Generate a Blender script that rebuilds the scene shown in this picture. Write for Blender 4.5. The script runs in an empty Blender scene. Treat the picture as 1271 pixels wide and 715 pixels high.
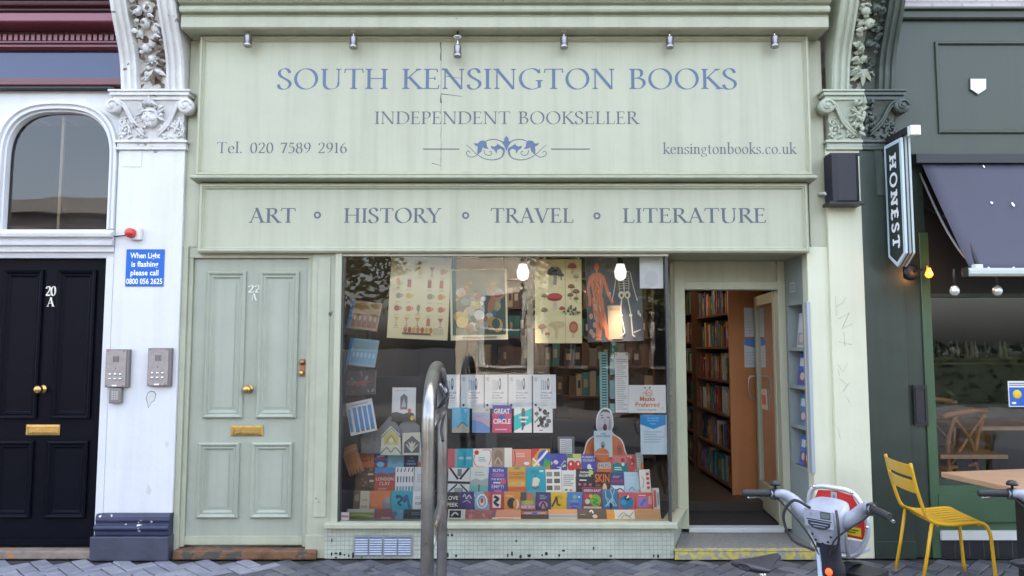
import bpy, math, random
from mathutils import Vector, Matrix, Euler
R = math.radians
SC = bpy.context.scene
COL = SC.collection
random.seed(7)

# ------------------------------------------------------------------ camera, sky, sun, exposure
FPX, DIST, CAMH, PITCH = 918.0, 5.3, 1.47, R(4.6)
cam = bpy.data.cameras.new('camera')
cam.sensor_width = 36.0
cam.lens = FPX / 1271.0 * 36.0
cam.clip_start = 0.05
cam.clip_end = 3000
camo = bpy.data.objects.new('camera', cam)
COL.objects.link(camo)
camo.location = (0, -DIST, CAMH)
camo.rotation_euler = (R(90) + PITCH, 0, 0)
SC.camera = camo

SUN_EL, SUN_ROT = R(52), R(14)
world = bpy.data.worlds.new('World')
SC.world = world
world.use_nodes = True
wn = world.node_tree.nodes
wl = world.node_tree.links
sky = wn.new('ShaderNodeTexSky')
sky.sky_type = 'NISHITA'
sky.sun_disc = False
sky.sun_elevation = SUN_EL
sky.sun_rotation = SUN_ROT
sky.air_density = 1.0
sky.dust_density = 5.0
sky.ozone_density = 0.6
hsv = wn.new('ShaderNodeHueSaturation')        # sky desaturated so its light is less blue
hsv.inputs['Saturation'].default_value = 0.68
wl.new(sky.outputs[0], hsv.inputs['Color'])
wl.new(hsv.outputs[0], wn['Background'].inputs[0])
wn['Background'].inputs[1].default_value = 0.15
sun = bpy.data.lights.new('sun', 'SUN')
sun.energy = 2.4
sun.angle = R(0.5)
sun.color = (1.0, 0.95, 0.87)
suno = bpy.data.objects.new('sun', sun)
COL.objects.link(suno)
sdir = Vector((math.sin(SUN_ROT) * math.cos(SUN_EL), math.cos(SUN_ROT) * math.cos(SUN_EL), math.sin(SUN_EL)))
suno.rotation_euler = (-sdir).to_track_quat('-Z', 'Y').to_euler()
suno.location = (0, 0, 30)
vs = SC.view_settings
vs.view_transform = 'Standard'
vs.look = 'None'
vs.gamma = 1
vs.use_curve_mapping = False
vs.exposure = 3.1
SC.cycles.max_bounces = 10
SC.cycles.transparent_max_bounces = 16
SC.cycles.caustics_reflective = False
SC.cycles.caustics_refractive = False


def P(px, py, Y=0.0):
    """where the sight line through a picture point meets the upright plane at depth Y"""
    u = (px - 635.5) / FPX
    v = (357.5 - py) / FPX
    dy = math.cos(PITCH) - v * math.sin(PITCH)
    dz = math.sin(PITCH) + v * math.cos(PITCH)
    t = (Y + DIST) / dy
    return u * t, CAMH + dz * t


def PR(x0, y0, x1, y1, Y=0.0):
    xm, ym = (x0 + x1) / 2, (y0 + y1) / 2
    return P(x0, ym, Y)[0], P(x1, ym, Y)[0], P(xm, y1, Y)[1], P(xm, y0, Y)[1]   # X0 X1 Z0 Z1


# ------------------------------------------------------------------ materials
MATS = {}


def mat(name, rgb, rough=0.5, metal=0.0, var=0.0, vscale=3.0, bump=0.0, bscale=60.0, chips=None, streak=0.0, coat=0.0, spec=None):
    key = name
    if key in MATS:
        return MATS[key]
    m = bpy.data.materials.new(name)
    m.use_nodes = True
    nt = m.node_tree
    N, L = nt.nodes, nt.links
    b = N['Principled BSDF']
    b.inputs['Roughness'].default_value = rough
    b.inputs['Metallic'].default_value = metal
    if coat:
        b.inputs['Coat Weight'].default_value = coat
        b.inputs['Coat Roughness'].default_value = 0.1
    if spec is not None:
        b.inputs['Specular IOR Level'].default_value = spec
    c4 = (rgb[0], rgb[1], rgb[2], 1)
    b.inputs['Base Color'].default_value = c4
    m.diffuse_color = c4
    if var or bump or chips or streak:
        tc = N.new('ShaderNodeNewGeometry')
        pos = tc.outputs['Position']
    cur = None
    if var:
        n = N.new('ShaderNodeTexNoise')
        n.inputs['Scale'].default_value = vscale
        n.inputs['Detail'].default_value = 8
        n.inputs['Roughness'].default_value = 0.65
        L.new(pos, n.inputs['Vector'])
        r = N.new('ShaderNodeValToRGB')
        r.color_ramp.elements[0].position = 0.3
        r.color_ramp.elements[1].position = 0.7
        lo = [max(0, c * (1 - var)) for c in rgb]
        hi = [min(1, c * (1 + var * 0.7)) for c in rgb]
        r.color_ramp.elements[0].color = (*lo, 1)
        r.color_ramp.elements[1].color = (*hi, 1)
        L.new(n.outputs['Fac'], r.inputs['Fac'])
        cur = r.outputs['Color']
        rr = N.new('ShaderNodeMapRange')
        rr.inputs['To Min'].default_value = max(0.02, rough - 0.1)
        rr.inputs['To Max'].default_value = min(1, rough + 0.12)
        L.new(n.outputs['Fac'], rr.inputs['Value'])
        L.new(rr.outputs[0], b.inputs['Roughness'])
    if streak:
        mp = N.new('ShaderNodeMapping')
        mp.inputs['Scale'].default_value = (14, 14, 0.7)
        L.new(pos, mp.inputs['Vector'])
        n = N.new('ShaderNodeTexNoise')
        n.inputs['Scale'].default_value = 1.0
        n.inputs['Detail'].default_value = 6
        L.new(mp.outputs[0], n.inputs['Vector'])
        r = N.new('ShaderNodeValToRGB')
        r.color_ramp.elements[0].position = 0.45
        r.color_ramp.elements[1].position = 0.8
        L.new(n.outputs['Fac'], r.inputs['Fac'])
        mx = N.new('ShaderNodeMix')
        mx.data_type = 'RGBA'
        mul = N.new('ShaderNodeMath')
        mul.operation = 'MULTIPLY'
        mul.inputs[1].default_value = streak
        L.new(r.outputs['Color'], mul.inputs[0])
        L.new(mul.outputs[0], mx.inputs['Factor'])
        if cur:
            L.new(cur, mx.inputs['A'])
        else:
            mx.inputs['A'].default_value = c4
        mx.inputs['B'].default_value = (rgb[0] * 0.5, rgb[1] * 0.47, rgb[2] * 0.42, 1)
        cur = mx.outputs['Result']
    if chips:
        ccol, cs, th = chips
        n = N.new('ShaderNodeTexNoise')
        n.inputs['Scale'].default_value = cs
        n.inputs['Detail'].default_value = 5
        L.new(pos, n.inputs['Vector'])
        r = N.new('ShaderNodeValToRGB')
        r.color_ramp.elements[0].position = th
        r.color_ramp.elements[1].position = th + 0.02
        L.new(n.outputs['Fac'], r.inputs['Fac'])
        mx = N.new('ShaderNodeMix')
        mx.data_type = 'RGBA'
        L.new(r.outputs['Color'], mx.inputs['Factor'])
        if cur:
            L.new(cur, mx.inputs['A'])
        else:
            mx.inputs['A'].default_value = c4
        mx.inputs['B'].default_value = (*ccol, 1)
        cur = mx.outputs['Result']
    if cur:
        L.new(cur, b.inputs['Base Color'])
    if bump:
        n = N.new('ShaderNodeTexNoise')
        n.inputs['Scale'].default_value = bscale
        n.inputs['Detail'].default_value = 4
        L.new(pos, n.inputs['Vector'])
        bp = N.new('ShaderNodeBump')
        bp.inputs['Strength'].default_value = bump
        bp.inputs['Distance'].default_value = 0.01
        L.new(n.outputs['Fac'], bp.inputs['Height'])
        L.new(bp.outputs[0], b.inputs['Normal'])
    MATS[key] = m
    return m


def glass(name, tint=(0.97, 0.98, 0.975), boost=2.0, rough=0.0):
    m = bpy.data.materials.new(name)
    m.use_nodes = True
    N, L = m.node_tree.nodes, m.node_tree.links
    N.remove(N['Principled BSDF'])
    t = N.new('ShaderNodeBsdfTransparent')
    t.inputs[0].default_value = (*tint, 1)
    g = N.new('ShaderNodeBsdfGlossy')
    g.inputs['Roughness'].default_value = rough
    f = N.new('ShaderNodeFresnel')
    f.inputs[0].default_value = 1.5
    # old float glass is never quite flat: a very slow waviness
    tn = N.new('ShaderNodeNewGeometry')
    n = N.new('ShaderNodeTexNoise')
    n.inputs['Scale'].default_value = 2.2
    L.new(tn.outputs['Position'], n.inputs['Vector'])
    bp = N.new('ShaderNodeBump')
    bp.inputs['Strength'].default_value = 0.03
    bp.inputs['Distance'].default_value = 0.03
    L.new(n.outputs['Fac'], bp.inputs['Height'])
    L.new(bp.outputs[0], g.inputs['Normal'])
    mu = N.new('ShaderNodeMath')
    mu.operation = 'MULTIPLY'
    mu.use_clamp = True
    mu.inputs[1].default_value = boost
    L.new(f.outputs[0], mu.inputs[0])
    mx = N.new('ShaderNodeMixShader')
    L.new(mu.outputs[0], mx.inputs[0])
    L.new(t.outputs[0], mx.inputs[1])
    L.new(g.outputs[0], mx.inputs[2])
    L.new(mx.outputs[0], N['Material Output'].inputs[0])
    return m


def emit(name, rgb, s):
    m = bpy.data.materials.new(name)
    m.use_nodes = True
    b = m.node_tree.nodes['Principled BSDF']
    b.inputs['Base Color'].default_value = (*rgb, 1)
    b.inputs['Emission Color'].default_value = (*rgb, 1)
    b.inputs['Emission Strength'].default_value = s
    return m


def tiled(name, rgb, mortar, w, h, msize, bump=0.5, rough=0.4, rot=(R(90), 0, 0), offset=0.5, var=0.12, chips=None):
    m = bpy.data.materials.new(name)
    m.use_nodes = True
    N, L = m.node_tree.nodes, m.node_tree.links
    b = N['Principled BSDF']
    b.inputs['Roughness'].default_value = rough
    g = N.new('ShaderNodeNewGeometry')
    mp = N.new('ShaderNodeMapping')
    mp.vector_type = 'TEXTURE'
    mp.inputs['Rotation'].default_value = rot
    L.new(g.outputs['Position'], mp.inputs['Vector'])
    br = N.new('ShaderNodeTexBrick')
    br.offset = offset
    br.inputs['Color1'].default_value = (*[c * (1 - var) for c in rgb], 1)
    br.inputs['Color2'].default_value = (*[min(1, c * (1 + var)) for c in rgb], 1)
    br.inputs['Mortar'].default_value = (*mortar, 1)
    br.inputs['Scale'].default_value = 1
    br.inputs['Brick Width'].default_value = w
    br.inputs['Row Height'].default_value = h
    br.inputs['Mortar Size'].default_value = msize
    br.inputs['Mortar Smooth'].default_value = 0.3
    L.new(mp.outputs[0], br.inputs['Vector'])
    n = N.new('ShaderNodeTexNoise')
    n.inputs['Scale'].default_value = 5
    n.inputs['Detail'].default_value = 8
    L.new(g.outputs['Position'], n.inputs['Vector'])
    mx = N.new('ShaderNodeMix')
    mx.data_type = 'RGBA'
    mx.blend_type = 'MULTIPLY'
    mx.inputs['Factor'].default_value = 0.5
    L.new(br.outputs['Color'], mx.inputs['A'])
    L.new(n.outputs['Color'], mx.inputs['B'])
    hs = N.new('ShaderNodeMix')
    hs.data_type = 'RGBA'
    r = N.new('ShaderNodeValToRGB')
    r.color_ramp.elements[0].position = 0.35
    r.color_ramp.elements[0].color = (0.6, 0.6, 0.6, 1)
    r.color_ramp.elements[1].position = 0.65
    r.color_ramp.elements[1].color = (1, 1, 1, 1)
    L.new(n.outputs['Fac'], r.inputs['Fac'])
    L.new(r.outputs['Color'], mx.inputs['B'])
    cur = mx.outputs['Result']
    if chips:
        ccol, cs, th = chips
        n2 = N.new('ShaderNodeTexNoise')
        n2.inputs['Scale'].default_value = cs
        n2.inputs['Detail'].default_value = 3
        L.new(g.outputs['Position'], n2.inputs['Vector'])
        r2 = N.new('ShaderNodeValToRGB')
        r2.color_ramp.elements[0].position = th
        r2.color_ramp.elements[1].position = th + 0.02
        L.new(n2.outputs['Fac'], r2.inputs['Fac'])
        m2 = N.new('ShaderNodeMix')
        m2.data_type = 'RGBA'
        L.new(r2.outputs['Color'], m2.inputs['Factor'])
        L.new(cur, m2.inputs['A'])
        m2.inputs['B'].default_value = (*ccol, 1)
        cur = m2.outputs['Result']
    L.new(cur, b.inputs['Base Color'])
    bp = N.new('ShaderNodeBump')
    bp.inputs['Strength'].default_value = bump
    bp.inputs['Distance'].default_value = 0.004
    bp.invert = True
    L.new(br.outputs['Fac'], bp.inputs['Height'])
    L.new(bp.outputs[0], b.inputs['Normal'])
    return m


def flat(rgb):
    """printed card or paper of one ink colour"""
    k = 'print_%02x%02x%02x' % tuple(int(max(0, min(1, c)) * 255) for c in rgb)
    return mat(k, rgb, rough=0.45, spec=0.35)


SAGE = mat('sage_paint', (0.43, 0.434, 0.315), 0.42, var=0.07, vscale=1.7, bump=0.08, bscale=45, streak=0.3)
SAGE_D = mat('sage_door_paint', (0.345, 0.366, 0.288), 0.38, var=0.07, vscale=3, bump=0.1, bscale=40, streak=0.25)
SAGE_W = mat('sage_worn_paint', (0.40, 0.41, 0.30), 0.5, var=0.12, vscale=4, bump=0.1, bscale=35, streak=0.25,
             chips=((0.1, 0.09, 0.08), 9, 0.73))
SAGE_M = mat('sage_masonry_paint', (0.64, 0.645, 0.48), 0.55, var=0.05, vscale=2.5, bump=0.12, bscale=25, streak=0.12,
             chips=((0.3, 0.3, 0.26), 14, 0.76))
WHITE = mat('white_stucco_paint', (0.66, 0.66, 0.665), 0.5, var=0.05, vscale=2.5, bump=0.2, bscale=18, streak=0.16, chips=((.4, .4, .38), 7, .78))
WHITE_O = mat('white_ornament_paint', (0.66, 0.65, 0.63), 0.55, var=0.12, vscale=9, bump=0.25, bscale=30, streak=0.2,
              chips=((0.2, 0.15, 0.11), 11, 0.66))
SAGE_O = mat('sage_ornament_paint', (0.40, 0.43, 0.33), 0.5, var=0.1, vscale=9, bump=0.15, bscale=30, chips=((0.14, 0.13, 0.11), 11, 0.72))
DKG_O = mat('dark_green_ornament_paint', (0.055, 0.07, 0.058), 0.38, var=0.2, vscale=9, bump=0.15, bscale=30)
DKG = mat('dark_green_paint', (0.029, 0.043, 0.032), 0.33, var=0.25, vscale=2, bump=0.08, bscale=20, streak=0.3)
DKG_F = mat('fascia_green_paint', (0.043, 0.053, 0.035), 0.38, var=0.1, vscale=2, bump=0.04, bscale=20, streak=0.15)
DKG_P = mat('green_frame_paint', (0.05, 0.1, 0.05), 0.3, var=0.15, vscale=2)
NAVYBLK = mat('black_gloss_door_paint', (0.0045, 0.005, 0.009), 0.33, var=0.1, vscale=4, bump=0.03, bscale=40, spec=0.07)
NAVY = mat('navy_plinth_paint', (0.048, 0.053, 0.078), 0.45, var=0.2, vscale=5, bump=0.25, bscale=30, chips=((0.6, 0.6, 0.6), 12, 0.70))
NAVY_T = mat('navy_plinth_moulding_paint', (0.028, 0.034, 0.075), 0.35, var=0.25, vscale=5, bump=0.15, bscale=30, chips=((0.7, 0.7, 0.7), 16, 0.66))
BURG = mat('burgundy_gloss_paint', (0.13, 0.018, 0.022), 0.3, var=0.15, vscale=4, coat=0.3)
BURG_D = mat('dark_burgundy_paint', (0.05, 0.008, 0.01), 0.35, var=0.15, vscale=4)
BURG_L = mat('faded_burgundy_paint', (0.22, 0.055, 0.075), 0.3, var=0.1, vscale=4, coat=0.3)
BRASS = mat('old_brass', (0.55, 0.36, 0.13), 0.3, metal=1.0, var=0.2, vscale=60)
COPPER = mat('copper_bronze', (0.36, 0.17, 0.09), 0.35, metal=1.0, var=0.2, vscale=50)
STEEL = mat('brushed_steel', (0.33, 0.32, 0.305), 0.3, metal=1.0, var=0.3, vscale=7, bump=0.03, bscale=200)
PEWTER = mat('weathered_steel_panel', (0.33, 0.3, 0.29), 0.42, metal=0.6, var=0.15, vscale=30)
CHROME = mat('bright_metal', (0.7, 0.7, 0.7), 0.15, metal=1.0)
BLACK = mat('black_plastic', (0.012, 0.012, 0.014), 0.4, bump=0.05, bscale=150)
BLKM = mat('black_metal', (0.015, 0.016, 0.018), 0.45)
RUBBER = mat('black_rubber', (0.02, 0.02, 0.022), 0.6, bump=0.15, bscale=250)
WOODI = mat('orange_bookcase_wood', (0.46, 0.18, 0.065), 0.4, var=0.12, vscale=3, streak=0.3)
WOODD = mat('brown_bookcase_wood', (0.085, 0.036, 0.018), 0.5, var=0.2, vscale=3, streak=0.35)
WOODT = mat('pale_table_wood', (0.42, 0.25, 0.14), 0.4, var=0.15, vscale=6)
WOODC = mat('bentwood_brown', (0.36, 0.15, 0.06), 0.35, var=0.2, vscale=8)
YELLOW = mat('yellow_powder_coat', (0.66, 0.36, 0.01), 0.38, var=0.12, vscale=14, bump=.05, bscale=90, chips=((.2, .1, .03), 45, .74))
CONC = mat('step_concrete', (0.2, 0.193, 0.17), 0.85, var=0.35, vscale=55, bump=0.5, bscale=110)
GLASS = glass('shop_glass', boost=1.5)
GLASSR = glass('sky_facing_glass', boost=1.7)
GLASSD = glass('doorway_glass', boost=1.0)
WHP = flat((0.85, 0.86, 0.86))
INK = flat((0.03, 0.03, 0.035))


# ------------------------------------------------------------------ mesh builder
ORG = {}


def catmull(pts, n=8, closed=False):
    pts = [Vector(p) for p in pts]
    out = []
    k = len(pts)
    rng = range(k) if closed else range(k - 1)
    for i in rng:
        p1, p2 = pts[i], pts[(i + 1) % k]
        p0 = pts[i - 1] if (i > 0 or closed) else p1 * 2 - p2
        p3 = pts[(i + 2) % k] if (i + 2 < k or closed) else p2 * 2 - p1
        for j in range(n):
            t = j / n
            out.append(0.5 * ((2 * p1) + (p2 - p0) * t + (2 * p0 - 5 * p1 + 4 * p2 - p3) * t * t + (3 * p1 - p0 - 3 * p2 + p3) * t ** 3))
    if not closed:
        out.append(pts[-1])
    return out


class MB:
    def __init__(s):
        s.v, s.f, s.mi, s.sm, s.mats = [], [], [], [], []

    def m(s, mt):
        for i, x in enumerate(s.mats):
            if x is mt:
                return i
        s.mats.append(mt)
        return len(s.mats) - 1

    def add(s, verts, faces, mt, smooth=False, M=None):
        o = len(s.v)
        for p in verts:
            p = Vector(p)
            s.v.append(M @ p if M is not None else p)
        k = s.m(mt)
        for f in faces:
            s.f.append([i + o for i in f])
            s.mi.append(k)
            s.sm.append(smooth)
        return s

    def poly(s, pts, mt, smooth=False):
        return s.add(pts, [list(range(len(pts)))], mt, smooth)

    def box(s, x0, x1, y0, y1, z0, z1, mt, M=None):
        if x0 > x1: x0, x1 = x1, x0
        if y0 > y1: y0, y1 = y1, y0
        if z0 > z1: z0, z1 = z1, z0
        v = [(x0, y0, z0), (x1, y0, z0), (x1, y1, z0), (x0, y1, z0), (x0, y0, z1), (x1, y0, z1), (x1, y1, z1), (x0, y1, z1)]
        f = [[3, 2, 1, 0], [4, 5, 6, 7], [0, 1, 5, 4], [1, 2, 6, 5], [2, 3, 7, 6], [3, 0, 4, 7]]
        return s.add(v, f, mt, False, M)

    def tube(s, path, r, mt, seg=10, closed=False, caps=True, smooth=True):
        path = [Vector(p) for p in path]
        n = len(path)
        rs = r if isinstance(r, (list, tuple)) else [r] * n
        vs_, fs = [], []
        up = None
        for i, p in enumerate(path):
            if closed:
                d = path[(i + 1) % n] - path[i - 1]
            else:
                d = path[min(i + 1, n - 1)] - path[max(i - 1, 0)]
            if d.length < 1e-9:
                d = Vector((0, 0, 1))
            d.normalize()
            if up is None:
                up = Vector((0, 0, 1)) if abs(d.z) < 0.9 else Vector((1, 0, 0))
            a = d.cross(up)
            if a.length < 1e-6:
                a = d.orthogonal()
            a.normalize()
            b = a.cross(d).normalized()
            up = b
            for j in range(seg):
                t = 2 * math.pi * j / seg
                vs_.append(p + (a * math.cos(t) + b * math.sin(t)) * rs[i])
        for i in range(n if closed else n - 1):
            i2 = (i + 1) % n
            for j in range(seg):
                j2 = (j + 1) % seg
                fs.append([i * seg + j, i * seg + j2, i2 * seg + j2, i2 * seg + j])
        s.add(vs_, fs, mt, smooth)
        if caps and not closed:
            o = len(s.v) - len(vs_)
            k = s.m(mt)
            s.f += [[o + j for j in range(seg)][::-1], [o + (n - 1) * seg + j for j in range(seg)]]
            s.mi += [k, k]
            s.sm += [False, False]
        return s

    def lathe(s, prof, org, axis, mt, seg=24, smooth=True):
        org, ax = Vector(org), Vector(axis).normalized()
        a = ax.orthogonal().normalized()
        b = ax.cross(a)
        vs_, fs = [], []
        for r, h in prof:
            for j in range(seg):
                t = 2 * math.pi * j / seg
                vs_.append(org + ax * h + (a * math.cos(t) + b * math.sin(t)) * r)
        for i in range(len(prof) - 1):
            for j in range(seg):
                j2 = (j + 1) % seg
                fs.append([i * seg + j, i * seg + j2, (i + 1) * seg + j2, (i + 1) * seg + j])
        s.add(vs_, fs, mt, smooth)
        if prof[0][0] > 1e-4:
            s.add(vs_[:seg], [list(range(seg))[::-1]], mt)
        if prof[-1][0] > 1e-4:
            s.add(vs_[-seg:], [list(range(seg))], mt)
        return s

    def ell(s, c, r, mt, seg=14, rings=8, M=None):
        c = Vector(c)
        M3 = M or Matrix.Identity(3)
        vs_, fs = [], []
        for i in range(rings + 1):
            ph = math.pi * i / rings
            for j in range(seg):
                t = 2 * math.pi * j / seg
                p = Vector((r[0] * math.sin(ph) * math.cos(t), r[1] * math.sin(ph) * math.sin(t), r[2] * math.cos(ph)))
                vs_.append(c + M3 @ p)
        for i in range(rings):
            for j in range(seg):
                j2 = (j + 1) % seg
                fs.append([i * seg + j, (i + 1) * seg + j, (i + 1) * seg + j2, i * seg + j2])
        return s.add(vs_, fs, mt, True)

    def prism(s, pts, d, mt, smooth=False):
        """outline pts (3D, planar) pushed along vector d"""
        pts = [Vector(p) for p in pts]
        d = Vector(d)
        n = len(pts)
        v = pts + [p + d for p in pts]
        f = [list(range(n))[::-1], [n + i for i in range(n)]]
        s.add(v, f, mt, False)
        s.add(v, [[i, (i + 1) % n, n + (i + 1) % n, n + i] for i in range(n)], mt, smooth)
        return s

    def xprof(s, prof, x0, x1, mt):
        """(Y,Z) outline run along X"""
        return s.prism([(x0, y, z) for y, z in prof], (x1 - x0, 0, 0), mt)

    def frame(s, x0, x1, z0, z1, y, prof, mt):
        """mitred moulding round a rectangle facing -Y; prof = [(inset, height)]"""
        for (a, h), (b, g) in zip(prof, prof[1:]):
            A = [(x0 + a, y - h, z0 + a), (x1 - a, y - h, z0 + a), (x1 - a, y - h, z1 - a), (x0 + a, y - h, z1 - a)]
            B = [(x0 + b, y - g, z0 + b), (x1 - b, y - g, z0 + b), (x1 - b, y - g, z1 - b), (x0 + b, y - g, z1 - b)]
            s.add(A + B, [[i, (i + 1) % 4, 4 + (i + 1) % 4, 4 + i] for i in range(4)], mt)
        return s

    def build(s, name, parent=None, at=None, bevel=0.0, seg=2, autosm=False):
        me = bpy.data.meshes.new(name)
        org = ORG.get(parent.name, Vector((0, 0, 0))) if parent else Vector(at or (0, 0, 0))
        me.from_pydata([tuple(p - org) for p in s.v], [], s.f)
        for mt in s.mats:
            me.materials.append(mt)
        me.polygons.foreach_set('material_index', s.mi)
        me.polygons.foreach_set('use_smooth', s.sm)
        me.update()
        o = bpy.data.objects.new(name, me)
        COL.objects.link(o)
        if parent:
            o.parent = parent
        else:
            o.location = org
        ORG[o.name] = org
        if bevel:
            b = o.modifiers.new('bevel', 'BEVEL')
            b.width = bevel
            b.segments = seg
            b.limit_method = 'ANGLE'
            b.angle_limit = R(40)
        return o


def tag(o, label=None, cat=None, group=None, kind=None):
    if label: o['label'] = label
    if cat: o['category'] = cat
    if group: o['group'] = group
    if kind: o['kind'] = kind
    return o


def thing(name, label, cat, loc=(0, 0, 0), group=None):
    o = bpy.data.objects.new(name, None)
    o.empty_display_size = 0.1
    COL.objects.link(o)
    o.location = loc
    ORG[o.name] = Vector(loc)
    return tag(o, label, cat, group)


def structure(mb, name, **k):
    return tag(mb.build(name, **k), kind='structure')


def copy_tree(o, parent=None):
    c = o.copy()
    COL.objects.link(c)
    c.parent = parent
    for ch in list(o.children):
        copy_tree(ch, c)
    return c


# ------------------------------------------------------------------ flat drawing on a surface
class Panel:
    """draws thin print layers on a plane: o = lower left corner, U and V = unit vectors, n = outward"""

    def __init__(s, mb, o, U, V, w, h, lift=0.0006):
        s.mb, s.o, s.U, s.V = mb, Vector(o), Vector(U).normalized(), Vector(V).normalized()
        s.n = s.U.cross(s.V).normalized()
        s.w, s.h, s.k, s.lift = w, h, 0, lift

    def up(s):
        s.k += 1

    def pt(s, u, v):
        return s.o + s.U * (u * s.w) + s.V * (v * s.h) + s.n * (s.lift + s.k * 0.00012)

    def poly(s, pts, c):
        s.up()
        s.mb.poly([s.pt(*p) for p in pts], flat(c) if isinstance(c, tuple) else c)

    def rect(s, x0, y0, x1, y1, c):
        s.poly([(x0, y0), (x1, y0), (x1, y1), (x0, y1)], c)

    def ell(s, cx, cy, rx, ry, c, n=16, rot=0.0):
        # rx, ry as fractions of width / height
        cr, sr = math.cos(rot), math.sin(rot)
        pts = []
        for i in range(n):
            t = 2 * math.pi * i / n
            a, b = rx * s.w * math.cos(t), ry * s.h * math.sin(t)
            pts.append((cx + (a * cr - b * sr) / s.w, cy + (a * sr + b * cr) / s.h))
        s.poly(pts, c)

    def stroke(s, pts, wd, c, smooth=True, taper=False):
        """wd as fraction of width"""
        s.up()
        q = [Vector((x * s.w, y * s.h, 0)) for x, y in pts]
        if smooth and len(q) > 2:
            q = catmull(q, 6)
        L, Rr = [], []
        n = len(q)
        for i, p in enumerate(q):
            d = q[min(i + 1, n - 1)] - q[max(i - 1, 0)]
            d = d.normalized() if d.length > 1e-9 else Vector((1, 0, 0))
            nn = Vector((-d.y, d.x, 0)) * (wd * s.w / 2)
            if taper:
                nn *= (1 - 0.85 * i / (n - 1))
            L.append(p + nn)
            Rr.append(p - nn)
        base = s.o + s.n * (s.lift + s.k * 0.00012)
        V3 = [base + s.U * p.x + s.V * p.y for p in L + Rr]
        s.mb.add(V3, [[n + i, n + i + 1, i + 1, i] for i in range(n - 1)], flat(c) if isinstance(c, tuple) else c)

    def sans(s, txt, cx, y, h, c, maxw=0.9, bold=0.0, align='C', xs=1.0):
        """h = cap height as a fraction of the panel height"""
        s.up()
        verts, faces, x0, x1, ch = sans_mesh(txt, bold)
        k = h * s.h / ch
        wd = (x1 - x0) * k * xs
        kx = k * xs
        if wd > maxw * s.w:
            kx *= maxw * s.w / wd
            wd = maxw * s.w
        left = cx * s.w - (wd / 2 if align == 'C' else 0)
        base = s.o + s.n * (s.lift + s.k * 0.00012)
        V3 = [base + s.U * (left + (a - x0) * kx) + s.V * (y * s.h + b * k) for a, b in verts]
        s.mb.add(V3, faces, flat(c) if isinstance(c, tuple) else c)

    def serif(s, txt, cx, y, h, c, width=None, align='C', weight=1.0, slab=False):
        draw_serif(s.mb, txt, s.o + s.n * (s.lift + s.k * 0.00012) + s.U * (cx * s.w) + s.V * (y * s.h), s.U, s.V, h * s.h,
                   flat(c) if isinstance(c, tuple) else c, width=width * s.w if width else None, align=align, weight=weight, slab=slab)
        s.k += 12


SANS = {}


def sans_mesh(txt, bold=0.0):
    key = (txt, bold)
    if key in SANS:
        return SANS[key]
    cu = bpy.data.curves.new('tmp', 'FONT')
    cu.body = txt
    cu.size = 1
    cu.resolution_u = 3
    cu.offset = bold
    ob = bpy.data.objects.new('tmp', cu)
    COL.objects.link(ob)
    dg = bpy.context.evaluated_depsgraph_get()
    me = bpy.data.meshes.new_from_object(ob.evaluated_get(dg))
    verts = [(v.co.x, v.co.y) for v in me.vertices]
    faces = [list(p.vertices) for p in me.polygons]
    bpy.data.objects.remove(ob)
    bpy.data.curves.remove(cu)
    bpy.data.meshes.remove(me)
    if not verts:
        verts = [(0, 0)]
    xs = [v[0] for v in verts]
    SANS[key] = (verts, faces, min(xs), max(xs) + 1e-6, 0.7)
    return SANS[key]


# ------------------------------------------------------------------ a roman letter set drawn with a broad nib
def _ring(cx, cy, rx, ry, n=28):
    return [(cx + rx * math.cos(2 * math.pi * i / n), cy + ry * math.sin(2 * math.pi * i / n)) for i in range(n + 1)]


SPT = [(.50, .80), (.43, .95), (.28, 1.01), (.13, .93), (.08, .77), (.16, .62), (.34, .49), (.49, .36), (.52, .2), (.42, .04), (.26, -.01), (.11, .05), (.05, .22)]
T_ = .125


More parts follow.
